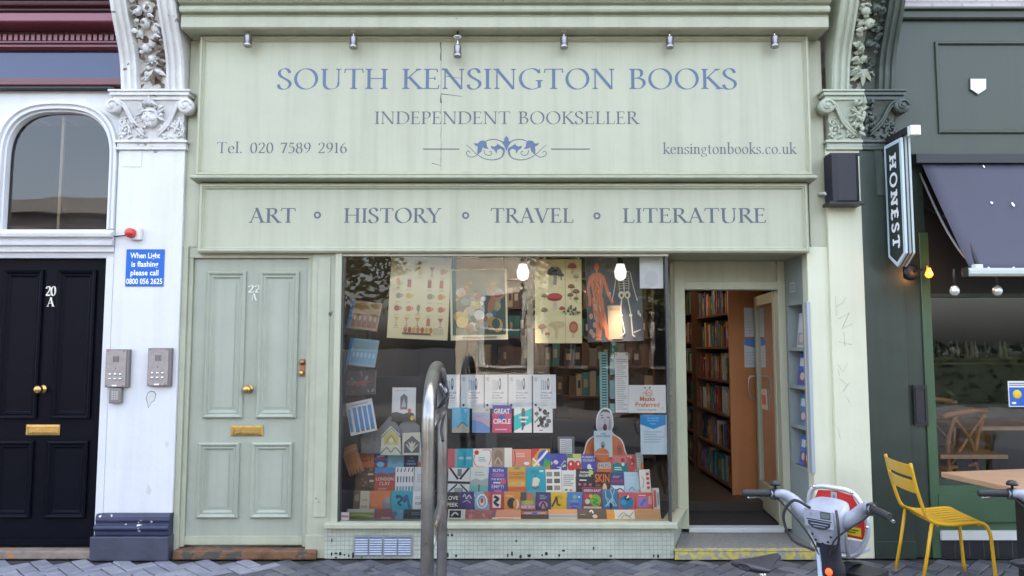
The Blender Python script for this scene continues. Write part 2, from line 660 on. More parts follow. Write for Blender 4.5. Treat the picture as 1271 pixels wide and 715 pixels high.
def glyphs():
    G = {}
    st = lambda x, a, b, w=1.0, s='bt': ('stem', x, a, b, w, s)
    c = lambda *p: ('curve', list(p), 1.0)
    thin = lambda *p: ('line', list(p), .36)
    thick = lambda *p: ('line', list(p), 1.0)
    G['A'] = (.82, [thin((.10, 0), (.41, 1.0)), thick((.39, 1.03), (.72, 0)), thin((.21, .36), (.60, .36)), ('sb', .10, 0, .4), ('sb', .72, 0, 1)])
    G['B'] = (.70, [st(.16, 0, 1), c((.16, .98), (.34, .98), (.48, .92), (.52, .77), (.45, .61), (.30, .54), (.16, .53)),
                    c((.28, .54), (.46, .51), (.59, .4), (.60, .22), (.48, .05), (.32, .02), (.16, .02))])
    G['D'] = (.90, [st(.16, 0, 1), c((.16, .98), (.42, .98), (.66, .88), (.81, .66), (.81, .34), (.66, .12), (.42, .02), (.16, .02))])
    G['E'] = (.66, [st(.16, 0, 1), thin((.16, .98), (.55, .98)), thin((.16, .53), (.46, .53)), thin((.16, .02), (.59, .02)),
                    thin((.54, 1.0), (.56, .83)), thin((.46, .61), (.46, .44)), thin((.585, .0), (.62, .19))])
    G['G'] = (.95, [c((.83, .80), (.72, .94), (.52, 1.01), (.26, .92), (.1, .7), (.08, .42), (.2, .14), (.44, .0), (.64, .01), (.82, .09)), st(.82, .06, .44, 1, 't'),
                    thin((.835, .98), (.83, .78))])
    G['H'] = (.94, [st(.16, 0, 1), st(.77, 0, 1), thin((.16, .52), (.77, .52))])
    G['I'] = (.34, [st(.17, 0, 1)])
    G['K'] = (.80, [st(.16, 0, 1), thin((.66, 1.0), (.2, .5)), thick((.30, .58), (.75, 0)), ('sb', .74, 0, 1), ('st', .66, 1, .5)])
    G['L'] = (.62, [st(.16, 0, 1), thin((.16, .02), (.56, .02)), thin((.555, .0), (.60, .22))])
    G['N'] = (.96, [st(.15, 0, 1, .42), thick((.13, 1.0), (.81, 0)), st(.81, 0, 1, .42, 't'), ('st', .1, 1, .3)])
    G['O'] = (1.0, [('ring', _ring(.5, .5, .42, .505), 1.0)])
    G['P'] = (.64, [st(.16, 0, 1), c((.16, .98), (.36, .98), (.53, .9), (.57, .73), (.50, .54), (.34, .46), (.2, .47))])
    G['R'] = (.76, [st(.16, 0, 1), c((.16, .98), (.36, .98), (.52, .91), (.55, .76), (.48, .59), (.32, .52), (.18, .52)), thick((.34, .53), (.72, .0)), ('sb', .74, 0, .8)])
    G['S'] = (.60, [('curve', SPT, 1.0)])
    G['T'] = (.78, [st(.39, 0, 1, 1, 'b'), thin((.04, .98), (.74, .98)), thin((.05, 1.0), (.02, .8)), thin((.73, 1.0), (.76, .8))])
    G['U'] = (.90, [st(.17, .32, 1, 1, 't'), c((.17, .36), (.19, .16), (.30, .02), (.46, -.01)), ('curve', [(.46, .0), (.6, .03), (.71, .16), (.74, .36)], .7), st(.74, .34, 1, .42, 't')])
    G['V'] = (.80, [thick((.09, 1), (.41, -.01)), thin((.40, 0), (.72, 1)), ('st', .09, 1, 1), ('st', .72, 1, .4)])
    G['Y'] = (.76, [thick((.08, 1), (.39, .47)), thin((.69, 1), (.39, .47)), st(.39, 0, .52, 1, 'b'), ('st', .08, 1, 1), ('st', .69, 1, .4)])
    X = .62
    G['k'] = (.57, [st(.12, 0, 1.05), thin((.47, .62), (.15, .27)), thick((.22, .36), (.53, 0)), ('sb', .52, 0, .7), ('st', .46, .62, .4)])
    G['e'] = (.52, [c((.07, .36), (.25, .37), (.45, .37)), c((.45, .37), (.42, .54), (.28, .62), (.14, .55), (.07, .36), (.09, .15), (.22, .0), (.36, .02), (.46, .12))])
    G['n'] = (.60, [st(.13, 0, X), c((.14, .46), (.24, .58), (.36, .61), (.44, .53), (.46, .38)), st(.46, 0, .42, 1, 'b')])
    G['s'] = (.42, [('curve', [(x * .72, y * .62) for x, y in SPT], .9)])
    G['i'] = (.27, [st(.13, 0, X), ('dot', .13, .86)])
    G['g'] = (.52, [('ring', _ring(.24, .43, .16, .185), .8), ('ring', _ring(.25, -.13, .22, .13), .8), ('curve', [(.16, .27), (.1, .16), (.16, .07), (.3, .03)], .7), thin((.37, .56), (.5, .60))])
    G['t'] = (.36, [c((.15, .80), (.15, .4), (.16, .12), (.24, .01), (.35, .07)), thin((.02, .6), (.34, .6))])
    G['o'] = (.58, [('ring', _ring(.29, .31, .22, .315), .95)])
    G['b'] = (.60, [st(.13, .02, 1.05, 1, 't'), c((.14, .48), (.26, .60), (.40, .60), (.51, .45), (.51, .2), (.4, .03), (.26, .0), (.14, .08))])
    G['c'] = (.50, [c((.44, .50), (.38, .59), (.28, .62), (.14, .54), (.08, .35), (.1, .14), (.23, .0), (.36, .02), (.45, .11))])
    G['u'] = (.60, [c((.13, .62), (.13, .35), (.14, .14), (.24, .01), (.36, .04), (.45, .14)), st(.46, 0, X, 1, 'b'), ('st', .10, .62, .3), ('st', .43, .62, .3)])
    G['l'] = (.27, [st(.13, 0, 1.05)])
    G['.'] = (.24, [('dot', .1, .05)])
    G[' '] = (.42, [])
    G['0'] = (.56, [('ring', _ring(.28, .47, .21, .475), 1)])
    G['1'] = (.40, [st(.2, 0, .95, 1, 'b'), thin((.2, .95), (.06, .82))])
    G['2'] = (.54, [c((.07, .72), (.13, .88), (.28, .94), (.42, .85), (.44, .66), (.34, .43), (.07, .04)), ('line', [(.05, .04), (.49, .04)], .8), thin((.47, 0), (.51, .17))])
    G['5'] = (.52, [('line', [(.16, .90), (.45, .90)], .8), thin((.17, .92), (.13, .53)), c((.13, .53), (.28, .58), (.42, .49), (.46, .3), (.37, .08), (.22, -.01), (.06, .05))])
    six = [(.44, .95), (.27, .83), (.12, .6), (.07, .35), (.12, .1), (.26, .0), (.41, .08), (.47, .28), (.41, .47), (.27, .55), (.13, .46), (.08, .36)]
    G['6'] = (.55, [('curve', six, 1)])
    G['9'] = (.55, [('curve', [(.55 - x, .94 - y) for x, y in six], 1)])
    G['7'] = (.50, [('line', [(.05, .90), (.48, .90)], .8), ('line', [(.46, .92), (.18, -.01)], .9), thin((.05, .93), (.04, .75))])
    G['8'] = (.55, [('ring', _ring(.275, .71, .16, .225), .9), ('ring', _ring(.275, .25, .2, .255), 1)])
    return G


GL = glyphs()


def draw_serif(mb, txt, org, U, V, h, mt, width=None, align='C', weight=1.0, slab=False):
    """one line of roman capitals; width fits the line by letter spacing"""
    org, U, V = Vector(org), Vector(U).normalized(), Vector(V).normalized()
    n3 = U.cross(V).normalized()
    nat = sum(GL[c][0] for c in txt)
    gaps = max(1, len(txt) - 1)
    track, sx = 0.06, 1.0
    if width:
        track = (width / h - nat) / gaps
        mt_ = .32 if slab else .055
        if track < 0.0 or track > mt_:
            track = max(0.0, min(mt_, track))
            sx = width / h / (nat + track * gaps)
    total = (nat + track * gaps) * sx
    x = -total / 2 if align == 'C' else 0.0
    TT = T_ * weight
    lay = [0]

    def put(pts2):
        z = n3 * (0.0001 + 0.00006 * (lay[0] % 24))
        lay[0] += 1
        mb.poly([org + U * ((x + a * sx) * h) + V * (b * h) + z for a, b in pts2], mt)

    def ribbon(pts, wm, closed=False, mono=False):
        n = len(pts)
        L, Rr = [], []
        for i in range(n):
            if closed:
                a, b = pts[(i - 1) % (n - 1)], pts[(i + 1) % (n - 1)]
            else:
                a, b = pts[max(0, i - 1)], pts[min(n - 1, i + 1)]
            dx, dy = b[0] - a[0], b[1] - a[1]
            l = math.hypot(dx, dy) or 1
            dx, dy = dx / l, dy / l
            th = math.atan2(dy, dx)
            nib = 1.0 if (mono or slab) else max(0.30, abs(math.sin(th - R(17))))
            wd = TT * wm * nib / 2
            L.append((pts[i][0] - dy * wd, pts[i][1] + dx * wd))
            Rr.append((pts[i][0] + dy * wd, pts[i][1] - dx * wd))
        z = n3 * (0.0001 + 0.00006 * (lay[0] % 24))
        lay[0] += 1
        V3 = [org + U * ((x + a * sx) * h) + V * (b * h) + z for a, b in L + Rr]
        mb.add(V3, [[n + i, n + i + 1, i + 1, i] for i in range(n - 1)], mt)

    def serif(cx, y, top, k=1.0, hw=None):
        hw = TT / 2 if hw is None else hw
        e = (.085 if not slab else .13) * k
        t = .028 if not slab else .17
        s = -1 if top else 1
        pts = [(cx - hw - e, y), (cx + hw + e, y), (cx + hw + e, y + s * t), (cx + hw, y + s * (t + .05)), (cx - hw, y + s * (t + .05)), (cx - hw - e, y + s * t)]
        put(pts if s > 0 else pts[::-1])

    for ch in txt:
        adv, parts = GL[ch]
        for p in parts:
            k = p[0]
            if k == 'stem':
                _, px, a, b, w, sf = p
                if slab: w = 1
                hw = TT * w / 2
                put([(px - hw, a), (px + hw, a), (px + hw, b), (px - hw, b)])
                if 'b' in sf: serif(px, a, False, 1, hw)
                if 't' in sf: serif(px, b, True, 1, hw)
            elif k == 'curve':
                q = [(v.x, v.y) for v in catmull([(a, b, 0) for a, b in p[1]], 6)]
                ribbon(q, p[2])
            elif k == 'ring':
                ribbon(p[1], p[2], True)
            elif k == 'line':
                ribbon(p[1], p[2] if not slab else 1, False, True)
            elif k == 'sb':
                serif(p[1], p[2], False, 1, TT / 2 * p[3])
            elif k == 'st':
                serif(p[1], p[2], True, 1, TT / 2 * p[3])
            elif k == 'dot':
                put([(p[1] + .065 * math.cos(t * .524), p[2] + .065 * math.sin(t * .524)) for t in range(12)])
        x += (adv + track) * sx
    return total * h


def serif_px(mb, txt, x0, x1, ytop, ybase, Y, mt, weight=1.0):
    """a line of lettering on a board facing the street at depth Y"""
    X0, X1, Z0, Z1 = PR(x0, ytop, x1, ybase, Y)
    draw_serif(mb, txt, ((X0 + X1) / 2, Y, Z0), (1, 0, 0), (0, 0, 1), Z1 - Z0, mt, width=X1 - X0, weight=weight)
# ================================================================== the ground
ASPH = mat('asphalt', (0.05, 0.05, 0.052), 0.85, var=0.3, vscale=6, bump=0.4, bscale=120)
KERB = mat('kerb_granite', (0.26, 0.25, 0.25), 0.7, var=0.25, vscale=30)
g = MB()
g.box(-900, 900, -900, 900, -0.6, -0.125, ASPH)
structure(g, 'road')
g = MB()
SUBP = mat('sand_joint', (0.035, 0.034, 0.034), 0.9)
g.box(-40, 40, -2.3, 0.05, -0.12, -0.012, SUBP)
g.box(-40, 40, -2.3, -1.32, -0.012, -0.002, mat('pavement_far', (0.13, 0.13, 0.14), 0.7, var=0.2))
PAV = [mat('paver_%s' % n, c, 0.5, var=0.28, vscale=14, bump=0.35, bscale=90, chips=((.05, .05, .055), 5, .6)) for n, c in
       (('grey', (0.10, 0.10, 0.112)), ('slate', (0.08, 0.08, 0.094)), ('pale', (0.135, 0.13, 0.138)))]
PAVL = [mat('paler_paver_%d' % i, c, 0.5, var=0.22, vscale=10, bump=0.35, bscale=90) for i, c in enumerate(((.25, .25, .28), (.21, .21, .245)))]  # paler set, used left of a slanted line
W = 0.1
c45 = math.cos(R(45))
rp = random.Random(3)
for i in range(-75, 76):
    for j in range(-34, 35):
        for kind in (0, 1):
            u0, v0 = i + 2 * j, i - 2 * j
            rect = (u0, v0, u0 + 2, v0 + 1) if kind == 0 else (u0, v0 + 1, u0 + 1, v0 + 3)
            cx, cy = (rect[0] + rect[2]) / 2 * W, (rect[1] + rect[3]) / 2 * W
            x, y = (cx - cy) * c45, (cx + cy) * c45
            if not (-4.9 < x < 5.2 and -1.3 < y < -0.08):
                continue
            z = rp.uniform(-0.002, 0.002)
            e, bv = 0.0045, 0.011
            a = [(rect[0] * W + e, rect[1] * W + e), (rect[2] * W - e, rect[1] * W + e), (rect[2] * W - e, rect[3] * W - e), (rect[0] * W + e, rect[3] * W - e)]
            b = [(rect[0] * W + bv, rect[1] * W + bv), (rect[2] * W - bv, rect[1] * W + bv), (rect[2] * W - bv, rect[3] * W - bv), (rect[0] * W + bv, rect[3] * W - bv)]
            tx, ty = rp.uniform(-.012, .012), rp.uniform(-.012, .012)

            def w3(q, zz):
                X, Yy = (q[0] - q[1]) * c45, (q[0] + q[1]) * c45
                return (X, Yy, zz + tx * (X - x) + ty * (Yy - y))
            vv = [w3(q, -0.012) for q in a] + [w3(q, z - 0.005) for q in a] + [w3(q, z) for q in b]
            ff = [[8, 9, 10, 11]] + [[4 + k, 4 + (k + 1) % 4, 8 + (k + 1) % 4, 8 + k] for k in range(4)] + [[k, (k + 1) % 4, 4 + (k + 1) % 4, 4 + k] for k in range(4)]
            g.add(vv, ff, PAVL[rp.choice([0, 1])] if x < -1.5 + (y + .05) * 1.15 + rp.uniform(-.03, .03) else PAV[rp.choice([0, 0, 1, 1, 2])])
structure(g, 'pavement')
g = MB()
for k in range(-22, 22):
    g.box(k * 0.91 + 0.003, k * 0.91 + 0.907, -2.45, -2.305, -0.2, 0.0, KERB)
structure(g, 'kerb', bevel=0.012)
g = MB()
g.box(-60, 60, -14.5, -10.5, -0.2, 0.0, mat('far_paving', (0.12, 0.115, 0.11), 0.8, var=0.2))
structure(g, 'far_pavement')

# ================================================================== the bookshop
XL, XR = -2.385, 2.29          # inner edges of the two pilasters
shop = thing('bookshop_building', 'sage green bookshop front with wide display window, recessed open doorway and panelled side door', 'building', (0, 0, 0))
BW = -1.225, 1.115             # display window

# upper storeys above the shop front and party walls
mb = MB()
BRK = tiled('stock_brick', (0.33, 0.27, 0.2), (0.35, 0.33, 0.3), 0.225, 0.075, 0.01, bump=0.6, rough=0.8)
mb.box(-2.84, 2.53, 0.1, 9.0, 4.32, 8.6, BRK)
mb.build('upper_wall', shop)
for k in range(3):
    for zf in (5.2,):
        mb = MB()
        mb.box(-2.0 + k * 1.6, -1.1 + k * 1.6, 0.07, 0.098, zf, zf + 1.9, flat((0.75, 0.75, 0.73)))
        mb.box(-1.93 + k * 1.6, -1.17 + k * 1.6, 0.055, 0.068, zf + .08, zf + 1.82, flat((0.03, 0.035, 0.04)))
        mb.build('upper_window', shop)
# backing behind the two sign boards
mb = MB()
mb.box(XL, XR, 0.062, 0.16, 2.149, 4.32, SAGE)
mb.box(XL, -2.285, 0.03, 0.0615, 2.2, 3.74, SAGE)
mb.box(2.17, XR, 0.03, 0.0615, 2.2, 3.74, SAGE)
mb.build('fascia_backing', shop)
# cornice
mb = MB()
pr = [(0.06, 3.742), (-0.17, 3.742), (-0.185, 3.752), (-0.185, 3.825), (-0.192, 3.832), (-0.175, 3.838), (-0.175, 3.846), (-0.215, 3.852), (-0.222, 3.865),
      (-0.222, 3.887), (-0.205, 3.893), (-0.205, 3.902), (-0.235, 3.909), (-0.262, 3.93), (-0.28, 3.96), (-0.28, 4.05), (-0.3, 4.07), (-0.3, 4.12), (0.06, 4.32)]
mb.xprof(pr, XL + 0.02, 2.262, SAGE_W)
mb.build('cornice', shop)
# jambs and flat pilasters below the signs
mb = MB()
mb.box(XL, -2.345, 0.02, 0.2, 0.0, 2.2, SAGE_W)
mb.box(-2.345, -2.315, 0.04, 0.2, 0.07, 2.12, SAGE_W)
mb.box(-1.478, -1.445, 0.04, 0.2, 0.07, 2.12, SAGE_W)
mb.box(-1.445, -1.272, 0.02, 0.2, 0.0, 2.15, SAGE_W)
mb.box(-1.40, -1.31, 0.012, 0.0195, 0.28, 2.12, SAGE_W)
mb.box(-1.45, -1.265, 0.006, 0.0195, 0.0, 0.16, SAGE_W)
mb.box(-2.345, -1.445, 0.035, 0.2, 2.117, 2.2, SAGE_W)
mb.build('door_frame', shop, bevel=0.004)
mb = MB()
mb.box(2.14, XR, 0.03, 0.13, 0.0, 2.2, SAGE_M)
mb.box(2.125, 2.15, 0.022, 0.075, 0.58, 1.8, mat('pale_blue_board', (0.36, 0.4, 0.43), 0.4, var=0.06))
mb.build('doorway_pilaster', shop, bevel=0.004)
# thresholds
mb = MB()
mb.box(-2.36, -1.36, -0.035, 0.2, 0.0, 0.062, mat('worn_timber_sill', (0.2, 0.095, 0.042), 0.75, var=0.6, vscale=9, bump=0.5, bscale=50, chips=((0.07, 0.06, 0.05), 9, 0.52)))
mb.build('threshold', shop, bevel=0.01)

# ---- side door
DY = 0.062
fd = MB()
fd.box(-2.313, -1.48, DY, DY + 0.045, 0.075, 2.113, SAGE_D)
MP = [(0, 0), (0.001, 0.016), (0.012, 0.024), (0.022, 0.020), (0.03, 0.010), (0.036, 0.012), (0.042, 0.012), (0.05, 0.003), (0.056, 0.0005)]
for x0, y0, x1, y1 in ((255, 337, 304, 519), (320.5, 337, 370, 519), (245.5, 549, 297, 643), (312, 549, 363, 643)):
    X0, X1, Z0, Z1 = PR(x0, y0, x1, y1, DY)
    fd.frame(X0, X1, Z0, Z1, DY, MP, SAGE_D)
    fd.box(X0 + .075, X1 - .075, DY - .004, DY - .0005, Z0 + .075, Z1 - .075, SAGE_D)
fd.box(-2.313, -1.48, DY - 0.016, DY, 0.085, 0.14, SAGE_W)
fdo = fd.build('front_door', shop)


def doorknob(par, px, py, Y, r=0.03, m=BRASS):
    X, Z = P(px, py, Y)
    k = MB()
    k.lathe([(0.0, 0.075), (r * .55, 0.074), (r * .92, 0.064), (r, 0.05), (r * .85, 0.036), (r * .42, 0.026), (r * .38, 0.012), (r * .95, 0.008), (r * 1.05, 0)],
            (X, Y, Z), (0, -1, 0), m)
    k.build('door_knob', par)


def letterbox(par, x0, y0, x1, y1, Y):
    X0, X1, Z0, Z1 = PR(x0, y0, x1, y1, Y)
    k = MB()
    k.frame(X0, X1, Z0, Z1, Y, [(0, 0), (0, .007), (.015, .009), (.018, .003), (.019, .0025)], BRASS)
    k.box(X0 + .017, X1 - .017, Y - .005, Y - 0.0008, Z0 + .016, Z1 - .016, BRASS)
    k.box(X0 + .03, X1 - .03, Y - .011, Y - .0055, Z0 + .022, Z0 + .028, BRASS)
    k.build('letterbox', par)


doorknob(fdo, 309.5, 483, DY)
letterbox(fdo, 287, 528, 327, 541, DY)
X, Z = P(375.5, 457, DY)
k = MB()
k.box(X - .018, X + .018, DY - .007, DY - .0005, Z - .06, Z + .065, COPPER)
k.lathe([(.0, .016), (.011, .016), (.016, .012), (.02, .006), (.022, 0)], (X, DY - .007, Z + .042), (0, -1, 0), COPPER, 16)
k.lathe([(.0, .02), (.012, .019), (.018, .012), (.02, 0)], (X - .004, DY - .007, Z - .035), (0, -1, 0), BRASS, 16)
k.build('door_lock', fdo, bevel=0.002)


def number(par, txt, px, ytop, ybase, Y, m, wpx=None, thick=0.006):
    k = MB()
    X, Z1 = P(px, ytop, Y)
    Z0 = P(px, ybase, Y)[1]
    wd = None
    if wpx:
        wd = P(px + wpx / 2, ybase, Y)[0] - P(px - wpx / 2, ybase, Y)[0]
    draw_serif(k, txt, (X, Y - thick - .001, Z0), (1, 0, 0), (0, 0, 1), Z1 - Z0, m, width=wd, weight=1.35)
    o = k.build('door_number', par)
    md = o.modifiers.new('thickness', 'SOLIDIFY')
    md.thickness = thick
    md.offset = -1


number(fdo, '22', 316, 354, 363, DY, mat('sage_number_paint', (0.72, 0.75, 0.68), 0.3), 15)
number(fdo, 'A', 316, 364.5, 373, DY, MATS['sage_number_paint'])

# ---- display window
fr = MB()
YG = 0.03
fr.box(-1.27, -1.226, -0.005, 0.09, 0.25, 2.15, SAGE)
fr.box(-1.226, -1.212, 0.008, 0.075, 0.25, 2.147, mat('dark_glazing_bead', (0.05, 0.055, 0.05), 0.5))
fr.box(-1.226, 1.13, 0.005, 0.075, 2.128, 2.147, SAGE)
fr.box(1.108, 1.124, 0.008, 0.055, 0.25, 2.128, MATS['dark_glazing_bead'])
win = fr.build('display_window', shop)
p = MB()
p.poly([(-1.213, YG, 0.25), (1.109, YG, 0.25), (1.109, YG, 2.13), (-1.213, YG, 2.13)], GLASS)
p.build('pane', win)
p = MB()
p.poly([(1.122, YG + .012, 0.25), (1.285, 0.5, 0.25), (1.285, 0.5, 2.15), (1.122, YG + .012, 2.15)], GLASSD)
p.build('side_pane', win)
s = MB()
s.box(-1.31, 1.15, -0.045, 0.1, 0.212, 0.25, SAGE)
s.prism([(1.10, .03, .213), (1.15, -.045, .213), (1.345, .49, .213), (1.27, .5, .213)], (0, 0, .0365), SAGE)
s.build('window_sill', win, bevel=0.006)

TILE = tiled('painted_mosaic_tile', (0.50, 0.525, 0.43), (0.40, 0.42, 0.34), 0.03, 0.03, 0.0028, bump=0.9, rough=0.45, offset=0.0, var=0.05)
s = MB()
s.box(-1.31, 1.13, 0.0, 0.1, 0.0, 0.211, TILE)
s.prism([(1.13, 0.0, 0), (1.30, 0.5, 0), (1.2, 0.5, 0), (1.05, 0.1, 0)], (0, 0, .211), TILE)
rr = random.Random(5)
CH = flat((0.02, 0.02, 0.018))
for k in range(46):
    u = rr.choice([rr.uniform(-1.3, -.9), rr.uniform(-.48, .3), rr.uniform(-1.2, 1.1), rr.uniform(-.52, -.4)])
    zz = abs(rr.gauss(0, .02)) + .003 if rr.random() < .93 else rr.uniform(.01, .16)
    w = rr.uniform(.003, .012)
    s.box(round(u / .03) * .03 - w, round(u / .03) * .03 + w, -0.0015 - k * 2e-5, -0.0005, zz, zz + rr.uniform(.008, .022), CH)
sr = s.build('stall_riser', shop)
s = MB()
X0, X1, Z0, Z1 = PR(440, 664, 512, 690, 0)
s.box(X0, X1, -0.012, -0.0025, Z0, Z1, mat('vent_frame_grey', (0.25, 0.27, 0.29), 0.5, var=.2, vscale=30))
VS = mat('vent_slat_pale', (0.42, 0.47, 0.56), 0.5, var=.2, vscale=40)
wv = (X1 - X0 - .03) / 4
for i in range(4):
    xa = X0 + .008 + i * (wv + .004) + (.006 if i > 1 else 0)
    s.box(xa, xa + wv - .004, -0.0135, -0.0121, Z0 + .012, Z1 - .014, flat((.1, .11, .12)))
    for j in range(7):
        zz = Z0 + .014 + j * (Z1 - Z0 - .03) / 7
        s.prism([(xa + .002, -.0137, zz), (xa + .002, -.024, zz + .001), (xa + .002, -.0137, zz + .009)], (wv - .008, 0, 0), VS)
s.build('air_vent', sr)

# ---- recessed doorway
d = MB()
d.box(1.27, 1.352, 0.47, 0.6, 0.09, 2.15, mat('sage_jamb_paint', (0.45, 0.46, 0.31), 0.42, var=0.06, bump=0.05))
d.box(2.08, 2.138, 0.47, 0.6, 0.09, 2.15, SAGE)
d.box(1.352, 2.08, 0.47, 0.6, 1.922, 1.987, SAGE)
d.box(1.352, 2.08, 0.50, 0.6, 1.987, 2.15, SAGE)
d.box(1.262, 1.285, 0.455, 0.56, 0.25, 2.15, SAGE)
d.box(1.352, 2.08, 0.47, 0.56, 0.062, 0.098, flat((.5, .52, .5)))
d.build('doorway_frame', shop, bevel=0.004)
d = MB()
d.box(1.0, 2.139, 0.165, 0.62, 2.151, 2.2, SAGE)
d.box(1.13, 2.139, 0.055, 0.165, 2.1495, 2.2, SAGE)
d.build('doorway_ceiling', shop)
d = MB()
NY0, NY1, NZ0, NZ1 = 0.15, 0.44, 0.58, 1.79
RV = mat('reveal_grey_green', (0.26, 0.3, 0.29), 0.45, var=0.06, bump=0.05)
d.box(2.14, 2.285, 0.131, 0.6, 0.0, NZ0, RV)
d.box(2.14, 2.285, 0.131, 0.6, NZ1, 2.2, RV)
d.box(2.14, 2.285, 0.131, NY0, NZ0, NZ1, RV)
d.box(2.14, 2.285, NY1, 0.6, NZ0, NZ1, RV)
d.box(2.265, 2.285, NY0, NY1, NZ0, NZ1, RV)
rv = d.build('doorway_reveal', shop)
for zz in (0.585, 0.885, 1.178, 1.46):
    d = MB()
    d.box(2.141, 2.264, NY0 + .001, NY1 - .001, zz - .012, zz, WOODD)
    d.box(2.134, 2.1405, NY0, NY1, zz - .016, zz + .012, RV)
    d.build('niche_shelf', rv)
d = MB()
pn = Panel(d, (2.139, .37, 1.89), (0, -1, 0), (0, 0, 1), .1, .075)
pn.rect(0, 0, 1, 1, (.5, .52, .5))
pn.rect(.1, .15, .9, .85, (.3, .32, .3))
pn.sans('BOOKS', .5, .35, .3, (.6, .62, .6), .7)
d.build('number_plate', rv)
# step, with a worn yellow nosing
YP = mat('worn_yellow_paint', (0.5, 0.4, 0.07), 0.75, var=0.15, vscale=20, bump=0.5, bscale=110, chips=((0.27, 0.26, 0.23), 30, 0.5))
d = MB()
d.prism([(1.13, -.03, 0), (2.14, -.03, 0), (2.14, .6, 0), (1.30, .6, 0), (1.30, .5, 0)], (0, 0, .06), CONC)
st = d.build('step', shop)
d = MB()
d.box(1.13, 2.139, -.034, -.0305, .004, .056, YP)
d.box(1.13, 2.139, -.034, .035, .0605, .0635, YP)
d.build('yellow_nosing', st)

# ---- open glazed door, swung in
def leafpt(t, z, off=0.0):
    a = Vector((2.075, 0.56, 0)); b = Vector((2.145, 1.26, 0))
    dd = (b - a); q = a + dd * t
    nn = Vector((-dd.y, dd.x, 0)).normalized()       # towards the opening
    return (q.x + nn.x * off, q.y + nn.y * off, z)


def leafbox(mb, t0, t1, z0, z1, m, a=0.0, b=-0.04):
    q = [leafpt(t0, z0, a), leafpt(t1, z0, a), leafpt(t1, z0, b), leafpt(t0, z0, b)]
    mb.prism(q, (0, 0, z1 - z0), m)


d = MB()
leafbox(d, 0, .09, .11, 1.915, SAGE)
leafbox(d, .92, 1, .11, 1.915, SAGE)
leafbox(d, .091, .919, .11, .33, SAGE)
leafbox(d, .091, .919, 1.83, 1.915, SAGE)
od = d.build('open_door', shop, bevel=0.003)
d = MB()
d.poly([leafpt(.09, .33, -.02), leafpt(.92, .33, -.02), leafpt(.92, 1.83, -.02), leafpt(.09, 1.83, -.02)], GLASSD)
d.build('pane', od)
d = MB()
d.tube(catmull([leafpt(.93, 1.02, .005), leafpt(.93, 1.03, .06), leafpt(.93, 1.12, .075), leafpt(.93, 1.21, .06), leafpt(.93, 1.22, .005)], 5), .0065, STEEL, 8)
d.build('door_handle', od)
d = MB()
leafbox(d, .5, .8, .95, 1.12, flat((.75, .6, .5)), -.012, -.016)
leafbox(d, .55, .75, .99, 1.07, flat((.6, .2, .15)), -.0105, -.0118)
d.build('sticker', od)

# ---- inside
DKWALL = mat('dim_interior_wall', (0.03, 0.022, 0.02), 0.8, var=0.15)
s = MB()
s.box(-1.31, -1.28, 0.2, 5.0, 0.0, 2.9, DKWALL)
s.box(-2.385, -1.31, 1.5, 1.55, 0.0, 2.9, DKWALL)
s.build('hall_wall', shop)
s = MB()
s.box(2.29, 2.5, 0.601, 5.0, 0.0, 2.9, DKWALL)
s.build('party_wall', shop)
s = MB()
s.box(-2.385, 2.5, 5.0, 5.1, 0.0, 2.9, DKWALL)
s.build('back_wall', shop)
s = MB()
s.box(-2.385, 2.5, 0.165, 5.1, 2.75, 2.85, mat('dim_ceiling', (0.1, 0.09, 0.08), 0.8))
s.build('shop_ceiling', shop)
s = MB()
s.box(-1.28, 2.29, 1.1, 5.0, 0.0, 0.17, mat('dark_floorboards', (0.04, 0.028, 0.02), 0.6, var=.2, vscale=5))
s.box(1.2, 2.29, 0.601, 1.1, 0.0, 0.085, mat('door_mat_black', (0.018, 0.017, 0.017), 0.95, bump=.4, bscale=200))
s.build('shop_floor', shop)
BLKC = mat('black_display_cloth', (0.012, 0.012, 0.016), 0.75, var=.2, vscale=6, bump=.1, bscale=30)
s = MB()
s.box(-1.205, 1.09, 0.08, 0.95, 0.05, 0.235, BLKC)
s.box(-1.28, 1.2, 0.1, 1.1, 0.0, 0.05, BLKC)
s.build('display_platform', shop)


# ================================================================== sign boards
def board(label, x0, x1, z0, z1, yf, yb, mould, m):
    t = thing('shop_sign', label, 'sign', ((x0 + x1) / 2, yb, z0), 'painted name boards over the bookshop')
    b = MB()
    b.box(x0, x1, yf + mould, yb, z0, z1, m)
    b.frame(x0, x1, z0, z1, yf + mould, [(0, 0), (0, mould * .6), (.012, mould), (.022, mould), (.028, mould * .55), (.034, mould * .6), (.04, .004), (.045, .0003)], m)
    b.build('board', t)
    return t


S1 = board('large upper sage name board lettered for a book shop in blue roman capitals', -2.28, 2.165, 2.70, 3.742, -0.07, 0.061, 0.03, SAGE)
BLUE_L = mat('blue_sign_paint', (0.085, 0.125, 0.215), 0.45, var=0.12, vscale=20)
GREY_L = mat('slate_sign_paint', (0.085, 0.105, 0.13), 0.45, var=0.1, vscale=20)
YS = -0.0405
for txt, x0, x1, yt, yb, m, w in (('SOUTH KENSINGTON BOOKS', 344, 915, 85.5, 110.5, BLUE_L, 1.0), ('INDEPENDENT BOOKSELLER', 465, 792, 138.5, 154, GREY_L, .95),
                                  ('Tel. 020 7589 2916', 269, 431, 176.5, 190, GREY_L, .9), ('kensingtonbooks.co.uk', 823, 988, 177.5, 191, GREY_L, .9)):
    l = MB()
    serif_px(l, txt, x0, x1, yt, yb, YS, m, w)
    l.build('lettering', S1)
b = MB()
b.xprof([(0.06, 2.66), (-0.085, 2.672), (-0.10, 2.68), (-0.10, 2.695), (-0.08, 2.702), (0.06, 2.702)], -2.30, 2.18, SAGE_W)
b.build('drip_ledge', S1)
